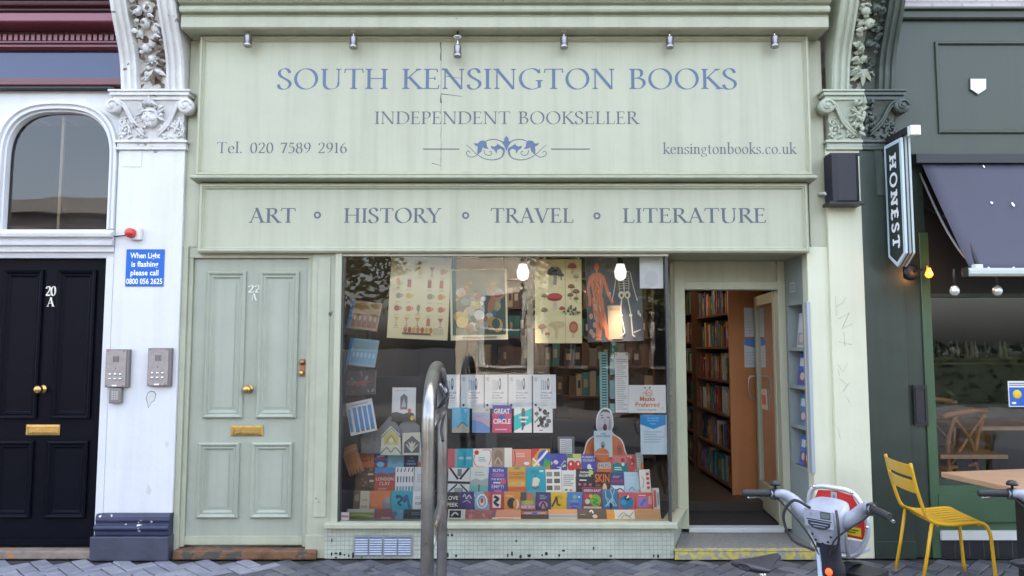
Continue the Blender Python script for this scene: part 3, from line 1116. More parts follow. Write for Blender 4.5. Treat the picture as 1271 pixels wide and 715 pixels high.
# scroll ornament between two rules
o = MB()
lay = 0


def osc(pts, w0, w1, m=GREY_L, sm=True):
    """a curl; points in picture pixels of the ornament, mirrored"""
    global lay
    for sgn in (1, -1):
        q = [Vector((sgn * (x - 622) / 9.08, y / 9.08 + 160, 0)) for x, y in pts]
        q = catmull(q, 6) if sm else q
        n = len(q)
        pts3 = []
        for i, v in enumerate(q):
            dd = (q[min(i + 1, n - 1)] - q[max(0, i - 1)]).normalized()
            w = (w0 + (w1 - w0) * i / (n - 1)) / 9.08 / 2
            pts3.append((v, Vector((-dd.y, dd.x, 0)) * w))
        lay += 1
        Yq = YS - .0002 - lay * .00005
        A = [P(628.5 + (v + d_).x, (v + d_).y, Yq) for v, d_ in pts3]
        B = [P(628.5 + (v - d_).x, (v - d_).y, Yq) for v, d_ in pts3]
        o.add([(x, Yq, z) for x, z in A + B], [[i, i + 1, n + i + 1, n + i] for i in range(n - 1)], m)


def oleaf(pts, m=BLUE_L, mirror=True):
    global lay
    for sgn in ((1, -1) if mirror else (1,)):
        lay += 1
        Yq = YS - .0002 - lay * .00005
        q = [P(628.5 + sgn * (x - 622) / 9.08, y / 9.08 + 160, Yq) for x, y in pts]
        o.poly([(x, Yq, z) for x, z in q], m)


osc([(622, 240), (600, 170), (545, 132), (470, 118), (400, 135), (370, 165)], 13, 9)
osc([(600, 230), (590, 290), (540, 335), (450, 350), (350, 325), (270, 270), (215, 215), (170, 180)], 14, 5)
osc([(290, 295), (240, 318), (190, 305), (170, 270), (195, 250), (212, 268)], 9, 7)
osc([(370, 240), (385, 285), (425, 300), (458, 280), (450, 255), (430, 258)], 8, 7)
osc([(345, 215), (335, 190), (350, 165)], 16, 4)
oleaf([(295, 295), (295, 235), (300, 200), (270, 185), (250, 160), (300, 165), (325, 135), (370, 130), (395, 150), (405, 200), (425, 225), (375, 222), (355, 205), (340, 255)])
oleaf([(570, 310), (585, 250), (560, 222), (520, 235), (510, 280), (490, 240), (450, 215), (450, 190), (490, 200), (520, 180), (515, 160), (555, 190), (600, 215), (608, 250), (600, 285)])
oleaf([(622, 245), (595, 185), (565, 145), (595, 140), (600, 105), (622, 80), (645, 105), (650, 140), (680, 145), (650, 185)], mirror=False)
o.build('scroll_ornament', S1)
o = MB()
for a, b_ in ((525, 570), (684, 732)):
    xa, za = P(a, 185, YS - .001)
    xb, zb = P(b_, 185, YS - .001)
    o.box(xa, xb, YS - .0015, YS - .0003, za - .0035, za + .0035, GREY_L)
o.build('painted_rule', S1)
# split joint in the board, with short cracks
o = MB()
rk = random.Random(11)
DK = flat((0.06, 0.065, 0.06))


def crackline(px, y0, y1, w0, amp, m=DK, Y=YS - .0012):
    pts = []
    n = max(3, int(abs(y1 - y0) / 6))
    for i in range(n + 1):
        y = y0 + (y1 - y0) * i / n
        pts.append((px + rk.uniform(-amp, amp), y))
    A = [P(x - w0 * rk.uniform(.3, 1), y, Y) for x, y in pts]
    B = [P(x + w0 * rk.uniform(.3, 1), y, Y) for x, y in pts]
    o.add([(x, Y, z) for x, z in A + B], [[i, n + 1 + i, n + 2 + i, i + 1] for i in range(n)], m)


crackline(547.5, 46, 216, .3, .3)
crackline(547, 50, 75, .8, .5, Y=YS - .0014)
crackline(547, 116, 128, .9, .8, Y=YS - .0015)
for xx, yy, ln in ((553, 95, 22), (548, 117, 26), (536, 203, 12), (549, 85, 9)):
    xa, za = P(xx, yy, YS)
    xb, zb = P(xx + ln, yy + 3, YS)
    o.poly([(xa, YS - .0016, za), (xb, YS - .0016, zb), (xb, YS - .0016, zb + .002), (xa, YS - .0016, za + .005)], GREY_L)
o.build('board_joint', S1)

S2 = board('long lower sage name board lettered ART, HISTORY, TRAVEL and LITERATURE', -2.262, 2.14, 2.15, 2.655, -0.03, 0.061, 0.025, SAGE)
Y2 = -0.0055
for txt, x0, x1 in (('ART', 309, 367), ('HISTORY', 427, 547), ('TRAVEL', 609, 712), ('LITERATURE', 773, 951)):
    l = MB()
    serif_px(l, txt, x0, x1, 258.5, 276.5, Y2, GREY_L, 1.15)
    l.build('lettering', S2)
l = MB()
for x, y in ((394, 267), (578, 267.5), (741, 268)):
    X, Z = P(x, y, Y2)
    n = 20
    V_ = [(X + r_ * math.cos(2 * math.pi * i / n), Y2 - .0006, Z + r_ * math.sin(2 * math.pi * i / n)) for r_ in (.026, .013) for i in range(n)]
    l.add(V_, [[i, (i + 1) % n, n + (i + 1) % n, n + i] for i in range(n)], GREY_L)
l.build('ring_mark', S2)

# ---- six small spotlights under the cornice
LAMPS = [(308, 38, 58, 'leftmost sign light on a steel dome under the cornice, above the telephone number'),
         (439, 39, 60, 'second sign light from the left, above the H of the painted name'),
         (568, 47, 71, 'low hanging sign light beside the cracked board joint'),
         (700, 39, 60, 'sign light above the middle of the name, fourth from the left'),
         (831, 38, 60, 'sign light above the last word of the painted name, second from the right'),
         (961, 37, 59, 'rightmost sign light, near the right end of the cornice')]
for px, yt, yb, lab in LAMPS:
    Y = -0.125
    X, Zt = P(px, yt - 2, Y)
    Zb = P(px, yb, Y)[1]
    t = thing('sign_light', lab, 'spotlight', (X, Y, Zb), 'steel spotlights over the shop name')
    q = MB()
    top = max(Zt + 0.0, 3.73) if px != 568 else Zt
    q.lathe([(.0, 0.02), (.02, .018), (.034, .006), (.036, 0), (0.01, -.006)], (X, Y, Zt - .012), (0, 0, 1), CHROME, 18)
    q.tube([(X, Y, Zt - .01), (X, Y, 3.743)], .008, BLKM, 8)
    q.build('mount', t)
    q = MB()
    q.tube([(X, Y, Zt - .015), (X, Y, Zb + .075)], .006, CHROME, 8)
    q.build('stem', t)
    q = MB()
    q.lathe([(0.0, .09), (.014, .09), (.025, .084), (.0275, .076), (.0275, .022), (.0295, .02), (.0295, .004), (.026, 0.0), (.02, .006), (0.0, .012)], (X, Y, Zb), (0, 0, 1),
            mat('lamp_aluminium', (0.36, 0.34, 0.34), 0.3, metal=.9), 20)
    q.build('lamp_head', t)
# ================================================================== ornamental pilasters
SOOT = mat('sooty_stone', (.16, .12, .09), .8, var=.5, vscale=30)
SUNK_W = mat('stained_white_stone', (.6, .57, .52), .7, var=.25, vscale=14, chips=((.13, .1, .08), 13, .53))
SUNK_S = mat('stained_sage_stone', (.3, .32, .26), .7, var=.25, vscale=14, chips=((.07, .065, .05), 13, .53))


def cpath(n=7):
    return [(v.x, v.y) for v in catmull([(-.03, 3.335, 0), (-.045, 3.42, 0), (-.06, 3.52, 0), (-.095, 3.63, 0), (-.15, 3.74, 0), (-.205, 3.85, 0), (-.245, 3.96, 0), (-.262, 4.06, 0), (-.25, 4.16, 0), (-.2, 4.24, 0)], n)]


def corbel(par, xc, w, split, ma, mb_):
    """an S-curved bracket: fluted sides, sunk middle; painted in one or two colours"""
    prof = [(-.5, 0), (-.475, .018), (-.43, .018), (-.415, .004), (-.385, .004), (-.37, .02), (-.325, .02), (-.31, .004), (-.285, .004), (-.27, .016), (-.235, .016), (-.215, -.03)]
    prof = prof + [(-.1, -.034), (0, -.036), (.1, -.034)] + [(-a, b) for a, b in prof[::-1]]
    path = cpath()
    half = len(prof) // 2
    mbx = MB()
    for lo, hi, m in ((0, half, ma), (half, len(prof) - 1, mb_ if split else ma)):
        V_, F_ = [], []
        k = hi - lo + 1
        for y, z in path:
            for a, dpt in prof[lo:hi + 1]:
                V_.append((xc + a * w, y - dpt, z))
        for i in range(len(path) - 1):
            for j in range(k - 1):
                F_.append([i * k + j, i * k + j + 1, (i + 1) * k + j + 1, (i + 1) * k + j])
        lo_k, hi_k = 11 - lo, 15 - lo
        side = [f for f in F_ if not (lo_k <= (f[0] % k) < hi_k)]
        mid = [f for f in F_ if lo_k <= (f[0] % k) < hi_k]
        mbx.add(V_, side, m, False)
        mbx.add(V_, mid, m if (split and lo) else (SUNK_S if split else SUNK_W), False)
    for sgn, m in ((-1, ma), (1, mb_ if split else ma)):
        x = xc + sgn * .5 * w
        V_, F_ = [], []
        for y, z in path:
            V_ += [(x, y, z), (x, 0.06, z)]
        for i in range(len(path) - 1):
            F_.append([2 * i, 2 * i + 1, 2 * i + 3, 2 * i + 2] if sgn < 0 else [2 * i + 1, 2 * i, 2 * i + 2, 2 * i + 3])
        mbx.add(V_, F_, m, False)
    mbx.build('corbel', par)
    return path


def surf(path, t):
    f = t * (len(path) - 1)
    i = min(int(f), len(path) - 2)
    a, b = path[i], path[i + 1]
    return a[0] + (b[0] - a[0]) * (f - i), a[1] + (b[1] - a[1]) * (f - i)


def garland(par, xc, path, seed, split, ma, mb_, sparse=False):
    rg = random.Random(seed)
    mbx = MB()
    pick = lambda x, lf_=False: (SOOT if lf_ and rg.random() < .3 and not split else (mb_ if (split and x > xc) else ma))

    def leaf(x, y, z, ang, ln, wd):
        c, s_ = math.cos(ang), math.sin(ang)
        pts = []
        for u, v, h in ((0, 0, .012), (.35, .5, .02), (.7, .38, .018), (1, 0, .006), (.7, -.38, .018), (.35, -.5, .02)):
            pts.append((x + c * u * ln - s_ * v * wd, y - h, z + s_ * u * ln + c * v * wd))
        mid = (x + c * .5 * ln, y - .034, z + s_ * .5 * ln)
        back = (x + c * .5 * ln, y + .02, z + s_ * .5 * ln)
        mbx.add(pts + [mid, back], [[i, (i + 1) % 6, 6] for i in range(6)] + [[(i + 1) % 6, i, 7] for i in range(6)], pick(x, True), False)
    # fruit
    for t, dx, r in ((.86, -.01, .03), (.80, .035, .036), (.79, -.045, .032), (.70, -.005, .05), (.69, .06, .034), (.66, -.07, .032), (.58, .03, .046), (.57, -.045, .042),
                     (.49, -.005, .044), (.46, .062, .034), (.43, -.058, .032), (.37, .022, .038), (.34, -.03, .034), (.27, .0, .032), (.24, .045, .022), (.21, -.035, .02)):
        y, z = surf(path, t)
        y += .034
        r *= .86
        M3 = Euler((rg.uniform(-.5, .5), rg.uniform(-.5, .5), rg.uniform(0, 3))).to_matrix()
        mbx.ell((xc + dx, y - r * .75, z), (r * rg.uniform(.85, 1.05), r * .95, r * rg.uniform(.9, 1.15)), pick(xc + dx), 14, 9, M3)
        # a calyx or seam on each fruit
        mbx.ell((xc + dx + rg.uniform(-.3, .3) * r, y - r * 1.62, z - r * .15), (r * .22, r * .16, r * .22), pick(xc + dx), 8, 5)
        if rg.random() < .5:
            for q in range(5):
                a = q * 1.257 + rg.random()
                mbx.ell((xc + dx + math.cos(a) * r * 1.05, y - .6 * r, z + math.sin(a) * r * 1.05), (r * .36, r * .4, r * .36), pick(xc + dx), 8, 5)
    for k in range(74):
        t = rg.uniform(.16, .97)
        y, z = surf(path, t)
        sd = rg.choice((-1, 1))
        x = xc + sd * rg.uniform(.01, .06)
        a = (0.2 if sd > 0 else math.pi - .2) + rg.uniform(-1.1, .5) * sd
        leaf(x, y + rg.uniform(-.02, .03), z, a, rg.uniform(.035, .07), rg.uniform(.02, .038))
    for a in (-2.7, -2.2, -1.57, -.95, -.45):
        y, z = surf(path, .2)
        leaf(xc, y + .034, z, a, .11 if a != -1.57 else .13, .04)
    # trailing stems
    for k in range(9):
        t = rg.uniform(.1, .28)
        y, z = surf(path, t)
        sd = rg.choice((-1, 1))
        q = [(xc + sd * .01, y + .025, z + .04), (xc + sd * .04, y + .022, z), (xc + sd * rg.uniform(.06, .1), y + .024, z + rg.uniform(-.06, .02))]
        mbx.tube(catmull(q, 5), .006, pick(xc + sd * .03), 6)
    # hanging ring and ribbon at the top
    y, z = surf(path, .93)
    for sd in (-1, 1):
        q = [(xc + sd * .015, y - .01, z + .0), (xc + sd * .06, y + .0, z - .045), (xc + sd * .1, y + .005, z + .0), (xc + sd * .105, y + .0, z + .1)]
        mbx.tube(catmull(q, 6), .017, pick(xc + sd * .03), 8)
        q = [(xc + sd * .02, y - .015, z + .05), (xc + sd * .05, y - .01, z + .0), (xc + sd * .075, y - .01, z + .05), (xc + sd * .07, y - .01, z + .12)]
        mbx.tube(catmull(q, 6), .012, pick(xc + sd * .03), 8)
    mbx.build('fruit_garland', par)


def capital(par, xc, w, split, ma, mb_, face=True):
    """abacus, corner volutes, acanthus bell and a carved head"""
    hw = w / 2
    for_m = ((-1, ma), (1, mb_ if split else ma))
    c = MB()
    for sgn, m in for_m:
        x0 = lambda e: (xc, xc + sgn * (hw + e))
        for e, ya, za, zb in ((.045, -.075, 3.292, 3.318), (.03, -.058, 3.262, 3.2915), (.055, -.085, 3.3185, 3.334)):
            a, b = x0(e)
            c.box(a, b, ya, .05, za, zb, m)
        # bell (flares up)
        V_ = []
        for z, e, y in ((2.975, -.012, -.004), (3.05, -.016, -.006), (3.15, -.008, -.014), (3.22, .006, -.03), (3.262, .018, -.045)):
            V_ += [(xc, y, z), (xc + sgn * (hw + e), y, z), (xc + sgn * (hw + e), .05, z)]
        F_ = []
        for i in range(4):
            for j in range(2):
                q = [i * 3 + j, i * 3 + j + 1, (i + 1) * 3 + j + 1, (i + 1) * 3 + j]
                F_.append(q if sgn > 0 else q[::-1])
        c.add(V_, F_, m, False)
        # astragal mouldings under the bell
        for e, ya, za, zb in ((.022, -.03, 2.956, 2.9755), (.008, -.014, 2.925, 2.9555), (.016, -.02, 2.905, 2.9245)):
            a, b = x0(e)
            c.box(a, b, ya, .05, za, zb, m)
    c.build('capital', par, bevel=0.004)
    for sgn, m in for_m:
        v = MB()
        vx, vz = xc + sgn * (hw + .022), 3.215
        v.lathe([(0, .0), (.05, 0), (.056, .006), (.056, .07), (0.05, .08), (0, .08)], (vx, .0, vz), (0, -1, 0), m, 22)
        sp = [(vx + (.046 - .0058 * i / 2) * math.cos(sgn * i * .5), -.082, vz + (.046 - .0058 * i / 2) * math.sin(i * .5)) for i in range(15)]
        v.tube(sp, .008, m, 8)
        v.ell((vx, -.084, vz), (.015, .012, .015), m, 10, 6)
        # stem that sweeps from the volute to the centre
        for dz, r_ in ((.0, .011), (.026, .009)):
            q = [(vx - sgn * .01, -.06, vz + .045 - dz * .3), (vx - sgn * .07, -.045, vz + .02 - dz), (vx - sgn * .13, -.03, vz - .09 - dz), (xc + sgn * .05, -.025, 3.03 - dz)]
            v.tube(catmull(q, 6), r_, m, 8)
        v.build('volute', par)
        # small carved leaves
        lf = MB()
        rg = random.Random(17 + sgn)
        for k in range(34):
            fx = rg.uniform(.15, .95)
            x = xc + sgn * hw * fx
            z = rg.uniform(2.985, 3.19) if fx < .75 else rg.uniform(2.985, 3.13)
            M3 = Euler((0, rg.uniform(-1.2, 1.2), 0)).to_matrix()
            lf.ell((x, -.014, z), (rg.uniform(.007, .012), .012, rg.uniform(.016, .03)), m, 8, 6, M3)
        for k in range(7):
            x = xc + sgn * hw * rg.uniform(.25, .85)
            z = rg.uniform(3.0, 3.1)
            q = [(x, -.016, z), (x + sgn * .025, -.022, z + .02), (x + sgn * .03, -.02, z + .045), (x + sgn * .01, -.018, z + .05)]
            lf.tube(catmull(q, 5), .006, m, 6)
        lf.build('acanthus_leaf', par)
    fz, fy = 3.14, -.035
    for sgn, m in (((-1, ma), (1, mb_)) if split else ((0, ma),)):
        h = MB()
        if face:
            h.ell((xc, fy, fz), (.056, .055, .078), m, 22, 16)
            h.ell((xc, fy - .022, fz - .055), (.026, .03, .024), m, 12, 8)          # chin
            h.prism([(xc - .010, fy - .048, fz - .018), (xc + .010, fy - .048, fz - .018), (xc, fy - .05, fz + .026)], (0, -.001, 0), m)
            h.add([(xc - .013, fy - .045, fz - .016), (xc + .013, fy - .045, fz - .016), (xc, fy - .05, fz + .035), (xc, fy - .078, fz - .012)], [[0, 1, 3], [1, 2, 3], [2, 0, 3]], m)
            for q in (-1, 1):
                h.tube([(xc + q * .008, fy - .054, fz + .03), (xc + q * .025, fy - .053, fz + .036), (xc + q * .043, fy - .04, fz + .026)], .0065, m, 8)
                h.ell((xc + q * .024, fy - .049, fz + .014), (.0095, .007, .0055), m, 10, 6)
                h.ell((xc + q * .03, fy - .036, fz - .02), (.018, .018, .02), m, 10, 6)
            h.ell((xc, fy - .056, fz - .035), (.015, .007, .0045), m, 10, 6)
            h.ell((xc, fy - .054, fz - .044), (.012, .007, .005), m, 10, 6)
        rg = random.Random(9)
        for k in range(44):
            a = rg.uniform(-.35, math.pi + .35)
            r_ = rg.uniform(.85, 1.35)
            x, z = xc + math.cos(a) * .066 * r_, fz + .012 + math.sin(a) * .085 * r_ * .95
            if split and (x - xc) * sgn < 0:
                continue
            M3 = Euler((0, math.pi / 2 - a + rg.uniform(-.6, .6), 0)).to_matrix()
            h.ell((x, fy + .004 + rg.uniform(-.018, .02), z), (.009, .014, rg.uniform(.016, .03)), m, 8, 6, M3)
        if not face:
            for k in range(26):
                x, z = xc + sgn * abs(rg.gauss(0, .035)), fz + rg.gauss(0, .06)
                M3 = Euler((rg.uniform(-.6, .6), rg.uniform(-1, 1), 0)).to_matrix()
                h.ell((x, fy - rg.uniform(0, .04), z), (.016, .016, rg.uniform(.02, .034)), m, 8, 6, M3)
        # peaked leaf crown over the head
        for q in ((-1, 0, 1) if not split else ((0, sgn) if sgn < 0 else (sgn,))):
            h.add([(xc + q * .035 - .028, fy - .02, fz + .075), (xc + q * .035 + .028, fy - .02, fz + .075), (xc + q * .02, fy - .045, fz + .155 - abs(q) * .03), (xc + q * .03, fy - .075, fz + .085)],
                  [[0, 1, 3], [1, 2, 3], [2, 0, 3]], m)
        h.build('carved_head' if face else 'carved_foliage', par)


# ---- white one, left
LXC, LW = -2.628, 0.485
wp = thing('pilaster', 'white stucco pilaster with a carved head, fruit garland bracket and chipped navy base', 'pilaster', (LXC, 0, 0), 'carved pilasters beside the bookshop')
b = MB()
b.box(LXC - LW / 2, LXC + LW / 2, 0.0, 0.12, 0.31, 2.91, WHITE)
rg = random.Random(2)
sh = b.build('shaft', wp, bevel=0.006)
b = MB()
X0, X1, Z0, Z1 = PR(153, 188, 176, 207, 0)
b.box(X0, X1, -.004, -.0005, Z0, Z1, WHITE)
X, Z = P(193, 188, 0)
b.build('access_plate', sh)
b = MB()
b.lathe([(.0, .004), (.006, .004), (.012, .003), (.013, 0)], (X, -.0005, Z), (0, -1, 0), flat((.35, .35, .36)), 12)
b.build('ring', sh)
b = MB()
pts = [(187, 485), (192, 486), (194, 490), (192, 497), (188, 500), (184, 507), (183, 500), (181, 495), (183, 488)]
b.poly([(P(x, y)[0], -.001, P(x, y)[1]) for x, y in pts], flat((.08, .08, .08)))
cx_, cy_ = 187.5, 494
b.poly([(P(cx_ + (x - cx_) * .88, cy_ + (y - cy_) * .9)[0], -.0014, P(cx_ + (x - cx_) * .88, cy_ + (y - cy_) * .9)[1]) for x, y in pts], flat((.58, .6, .57)))
b.build('paint_chip', sh)
for pts in ([(184, 600), (188, 608), (186, 615), (182, 612)], [(205, 548), (210, 550), (207, 556)]):
    b = MB()
    b.poly([(P(x, y)[0], -.001, P(x, y)[1]) for x, y in pts], flat((.55, .55, .54)))
    b.build('paint_chip', sh)
b = MB()
x0, x1 = LXC - LW / 2 - .03, LXC + LW / 2 + .0
pr = [(.12, .311), (-.02, .311), (-.035, .3), (-.04, .27), (-.03, .245), (-.055, .235), (-.062, .22), (-.055, .205), (-.04, .2), (-.04, .165), (.12, .165)]
b.xprof(pr, x0, x1, NAVY_T)
b.box(x0 - .02, x1 + .01, -.065, .12, 0.0, .164, NAVY)
b.build('plinth', wp, bevel=0.008)
capital(wp, LXC, LW, False, WHITE_O, WHITE_O, True)
pth = corbel(wp, LXC + .005, LW - .02, False, WHITE_O, WHITE_O)
garland(wp, LXC + .005, pth, 4, False, WHITE_O, WHITE_O)

# ---- half sage, half dark green one, right
RXC, RW = 2.553, 0.53
rpz = thing('pilaster', 'carved pilaster painted half pale sage and half dark green, beside the open shop doorway', 'pilaster', (RXC, 0, 0), 'carved pilasters beside the bookshop')
XS = 2.535
b = MB()
b.box(RXC - RW / 2, XS, 0.0, 0.12, 0.0, 2.91, SAGE_M)
b.box(XS, RXC + RW / 2, 0.0, 0.12, 0.0, 2.91, DKG)
b.box(XS + .005, RXC + RW / 2 + .003, -.012, -.0005, 0.0, .12, DKG)
b.build('shaft', rpz, bevel=0.004)
b = MB()
SCR = flat((.40, .42, .35))
for st_ in ([(1037, 368), (1038, 392)], [(1037, 381), (1046, 376), (1050, 369)], [(1040, 396), (1054, 388), (1045, 408), (1058, 402)], [(1047, 412), (1049, 430)], [(1041, 424), (1057, 428)],
            [(1040, 452), (1046, 462), (1052, 450)], [(1042, 470), (1052, 478), (1046, 486), (1055, 474)], [(1040, 458), (1042, 466)], [(1050, 492), (1055, 500)], [(1040, 530), (1043, 545)]):
    b.tube([(P(x, y)[0], -.0008, P(x, y)[1]) for x, y in st_], .0013, SCR, 4)
b.build('scratched_writing', rpz)
capital(rpz, RXC, RW - .03, True, SAGE_O, DKG_O, False)
pth = corbel(rpz, RXC + .01, RW - .07, True, SAGE_O, DKG_O)
garland(rpz, RXC + .01, pth, 23, True, SAGE_O, DKG_O)

# ================================================================== the white house on the left
th = thing('terraced_house', 'white fronted house with a black panelled door, arched fanlight and burgundy frieze', 'building', (-4.2, 0, 0))
b = MB()
b.box(-9.5, -2.875, 0.13, 9.0, 3.36, 8.7, BRK)
b.box(-9.5, -4.75, 0.0, 0.3, 0.0, 3.36, WHITE)
b.build('wall', th)
# door surround
FX0, FX1 = -3.86, -2.93
b = MB()
b.box(FX1, -2.872, 0.003, 0.14, 0.06, 2.117, WHITE)
b.box(-4.75, FX0, 0.003, 0.14, 0.06, 2.117, WHITE)
b.build('door_surround', th, bevel=0.006)
b = MB()
b.xprof([(.14, 2.118), (.03, 2.118), (.02, 2.15), (.0, 2.16), (.0, 2.2), (-.03, 2.205), (-.035, 2.235), (-.01, 2.24), (-.01, 2.258), (-.05, 2.263), (-.055, 2.285), (-.03, 2.3), (-.02, 2.315), (.02, 2.325), (.14, 2.325)], -4.75, -2.873, WHITE)
b.build('transom', th)
# arched fanlight: wall with an opening, mouldings, glass
ax0, ax1 = -3.70, -2.955
axc, arx = (ax0 + ax1) / 2, (ax1 - ax0) / 2
zs, zt = 2.83, 3.195
# superellipse shoulder


def arch(e, n=26):
    pts = [(ax1 + e, 2.325)]
    for i in range(n + 1):
        t = math.pi * i / n
        c_, s_ = math.cos(t), math.sin(t)
        pts.append((axc + (arx + e) * abs(c_) ** .74 * (1 if c_ >= 0 else -1), zs + (zt - zs + e) * abs(s_) ** .74))
    pts.append((ax0 - e, 2.325))
    return pts


def band(mbx, ea, ya, eb, yb, m):
    A, B = arch(ea), arch(eb)
    n = len(A)
    mbx.add([(x, ya, z) for x, z in A] + [(x, yb, z) for x, z in B], [[i, i + 1, n + i + 1, n + i] for i in range(n - 1)], m, False)


b = MB()
A = arch(.075)
# front plate around the arch
n = len(A)
V_ = [(x, 0.02, z) for x, z in A]
half = n // 2
b.poly([(-2.872, .02, 2.325)] + V_[0:half + 1] + [(axc, .02, 3.354), (-2.872, .02, 3.354)], WHITE)
b.poly(V_[half:] + [(-4.75, .02, 2.325), (-4.75, .02, 3.354), (axc, .02, 3.354)], WHITE)
for (ea, ya), (eb, yb) in zip(*(lambda l: (l, l[1:]))([(.075, .02), (.072, -.01), (.055, -.014), (.05, .005), (.043, .008), (.036, -.004), (.022, -.004), (.016, .02), (.006, .025), (0, .07)])):
    band(b, ea, ya, eb, yb, WHITE)
b.box(-4.75, -2.873, .022, .14, 3.3, 3.3545, WHITE)
fl = b.build('fanlight', th)
b = MB()
b.poly([(x, .065, z) for x, z in arch(.004)], GLASSR)
b.build('pane', fl)
b = MB()
b.box(-4.7, -2.874, .9, .95, 2.1, 3.4, mat('hall_pink_wall', (.07, .06, .06), .7, var=.1))
b.box(-3.37, -3.35, .12, .14, 2.33, 3.2, flat((.3, .22, .14)))
b.build('hall_wall', th)
# frieze and cornice
b = MB()
b.box(-6.5, -2.875, .02, .12, 3.395, 3.452, BURG)
b.xprof([(.12, 3.372), (-.02, 3.372), (-.03, 3.385), (-.015, 3.394), (.12, 3.394)], -6.5, -2.874, BURG_D)
b.xprof([(.12, 3.66), (.0, 3.66), (-.02, 3.675), (-.02, 3.69), (-.035, 3.70), (-.035, 3.712), (.12, 3.712)], -6.5, -2.874, BURG)
b.box(-6.5, -2.874, .03, .12, 3.7125, 3.81, BURG_D)
b.xprof([(.12, 3.812), (-.13, 3.812), (-.14, 3.82), (-.14, 3.875), (-.13, 3.882), (.12, 3.882)], -6.5, -2.874, BURG_L)
b.xprof([(.12, 3.8825), (-.14, 3.8825), (-.155, 3.89), (-.135, 3.9), (-.135, 3.91), (-.17, 3.925), (-.175, 3.94), (-.15, 3.945), (-.15, 3.96), (-.18, 3.98), (-.18, 4.3), (.12, 4.3)], -6.5, -2.874, BURG_D)
cz = b.build('cornice', th)
b = MB()
for k in range(90):
    x = -2.895 - k * .0417
    b.box(x - .026, x, -.012, .0295, 3.727, 3.772, BURG_L)
b.build('dentil_course', cz)
b = MB()
b.box(-6.5, -2.875, .03, .12, 3.4525, 3.6595, mat('blue_glass_board', (0.012, 0.022, 0.09), 0.13, coat=.4))
b.build('frieze_panel', th)
b = MB()
b.tube([(-6.5, -.02, 3.362), (-2.95, -.02, 3.362), (-2.915, -.02, 3.358), (-2.905, -.02, 3.33), (-2.905, -.02, 3.2)], .016, BLKM, 10)
b.build('cable_pipe', th)
b = MB()
b.box(FX0 - .05, -2.872, -.02, .25, 0.0, .055, mat('worn_stone_sill', (.25, .2, .16), .8, var=.4, vscale=9, bump=.4, bscale=60, chips=((.4, .17, .05), 5, .62)))
b.build('threshold', th, bevel=.008)
# black door
BY = 0.08
d = MB()
d.box(FX0, FX1, BY, BY + .045, .06, 2.117, NAVYBLK)
MPB = [(0, 0), (0.001, 0.018), (0.012, 0.026), (0.022, 0.022), (0.032, 0.010), (0.036, 0.012), (0.042, 0.012), (0.05, 0.003), (0.056, 0.0005)]
for x0, y0, x1, y1 in ((1.5, 335, 51, 520), (69, 335, 117, 520), (-6, 547, 41, 643), (58, 547, 109, 643)):
    X0, X1, Z0, Z1 = PR(x0, y0, x1, y1, BY)
    d.frame(X0, X1, Z0, Z1, BY, MPB, NAVYBLK)
d.box(FX0, FX1, BY - .02, BY, .075, .12, NAVYBLK)
bd = d.build('front_door', th)
doorknob(bd, 53, 483, BY, .03)
letterbox(bd, 33, 527, 75, 540, BY)
IV = flat((.75, .72, .6))
number(bd, '20', 64, 355, 367, BY, IV, 13)
number(bd, 'A', 64, 369.5, 380.5, BY, IV)

# ---- things on the white pilaster
t = thing('alarm_light', 'red domed warning light on a white base, wired beside the fanlight', 'alarm light', (P(168, 297)[0], 0, P(168, 297)[1]))
X, Z = P(170, 291)
b = MB()
b.box(X - .03, X + .045, -.04, -.0015, Z - .045, Z + .042, flat((.7, .68, .64)))
b.build('base', t, bevel=.006)
b = MB()
b.lathe([(.036, 0), (.036, .015), (.033, .035), (.022, .05), (0, .056)], (X - .015, -.04, Z + .002), (-.25, -1, 0), mat('red_lens', (.6, .03, .015), .2, coat=.5), 20)
b.build('red_lens', t)
b = MB()
b.tube(catmull([(X - .03, -.012, Z - .005), (X - .09, -.02, Z - .012), (X - .16, -.012, Z - .018)], 6), .005, BLKM, 6)
b.build('cable', t)

X0, X1, Z0, Z1 = PR(156.5, 309.5, 204, 355.5, 0)
t = thing('notice_sign', 'blue notice with white writing about a flashing light, under the red lamp', 'sign', ((X0 + X1) / 2, 0, Z0))
b = MB()
b.box(X0, X1, -.006, -.0015, Z0, Z1, flat((.012, .12, .48)))
b.build('plate', t, bevel=.003)
b = MB()
pn = Panel(b, (X0, -.0065, Z0), (1, 0, 0), (0, 0, 1), X1 - X0, Z1 - Z0)
for i, s_ in enumerate(('When Light', 'is flashing', 'please call', '0800 056 2625')):
    pn.sans(s_, .5, .76 - i * .232, .145, (.85, .87, .9), (.78, .7, .73, .94)[i], .018)
b.build('lettering', t)


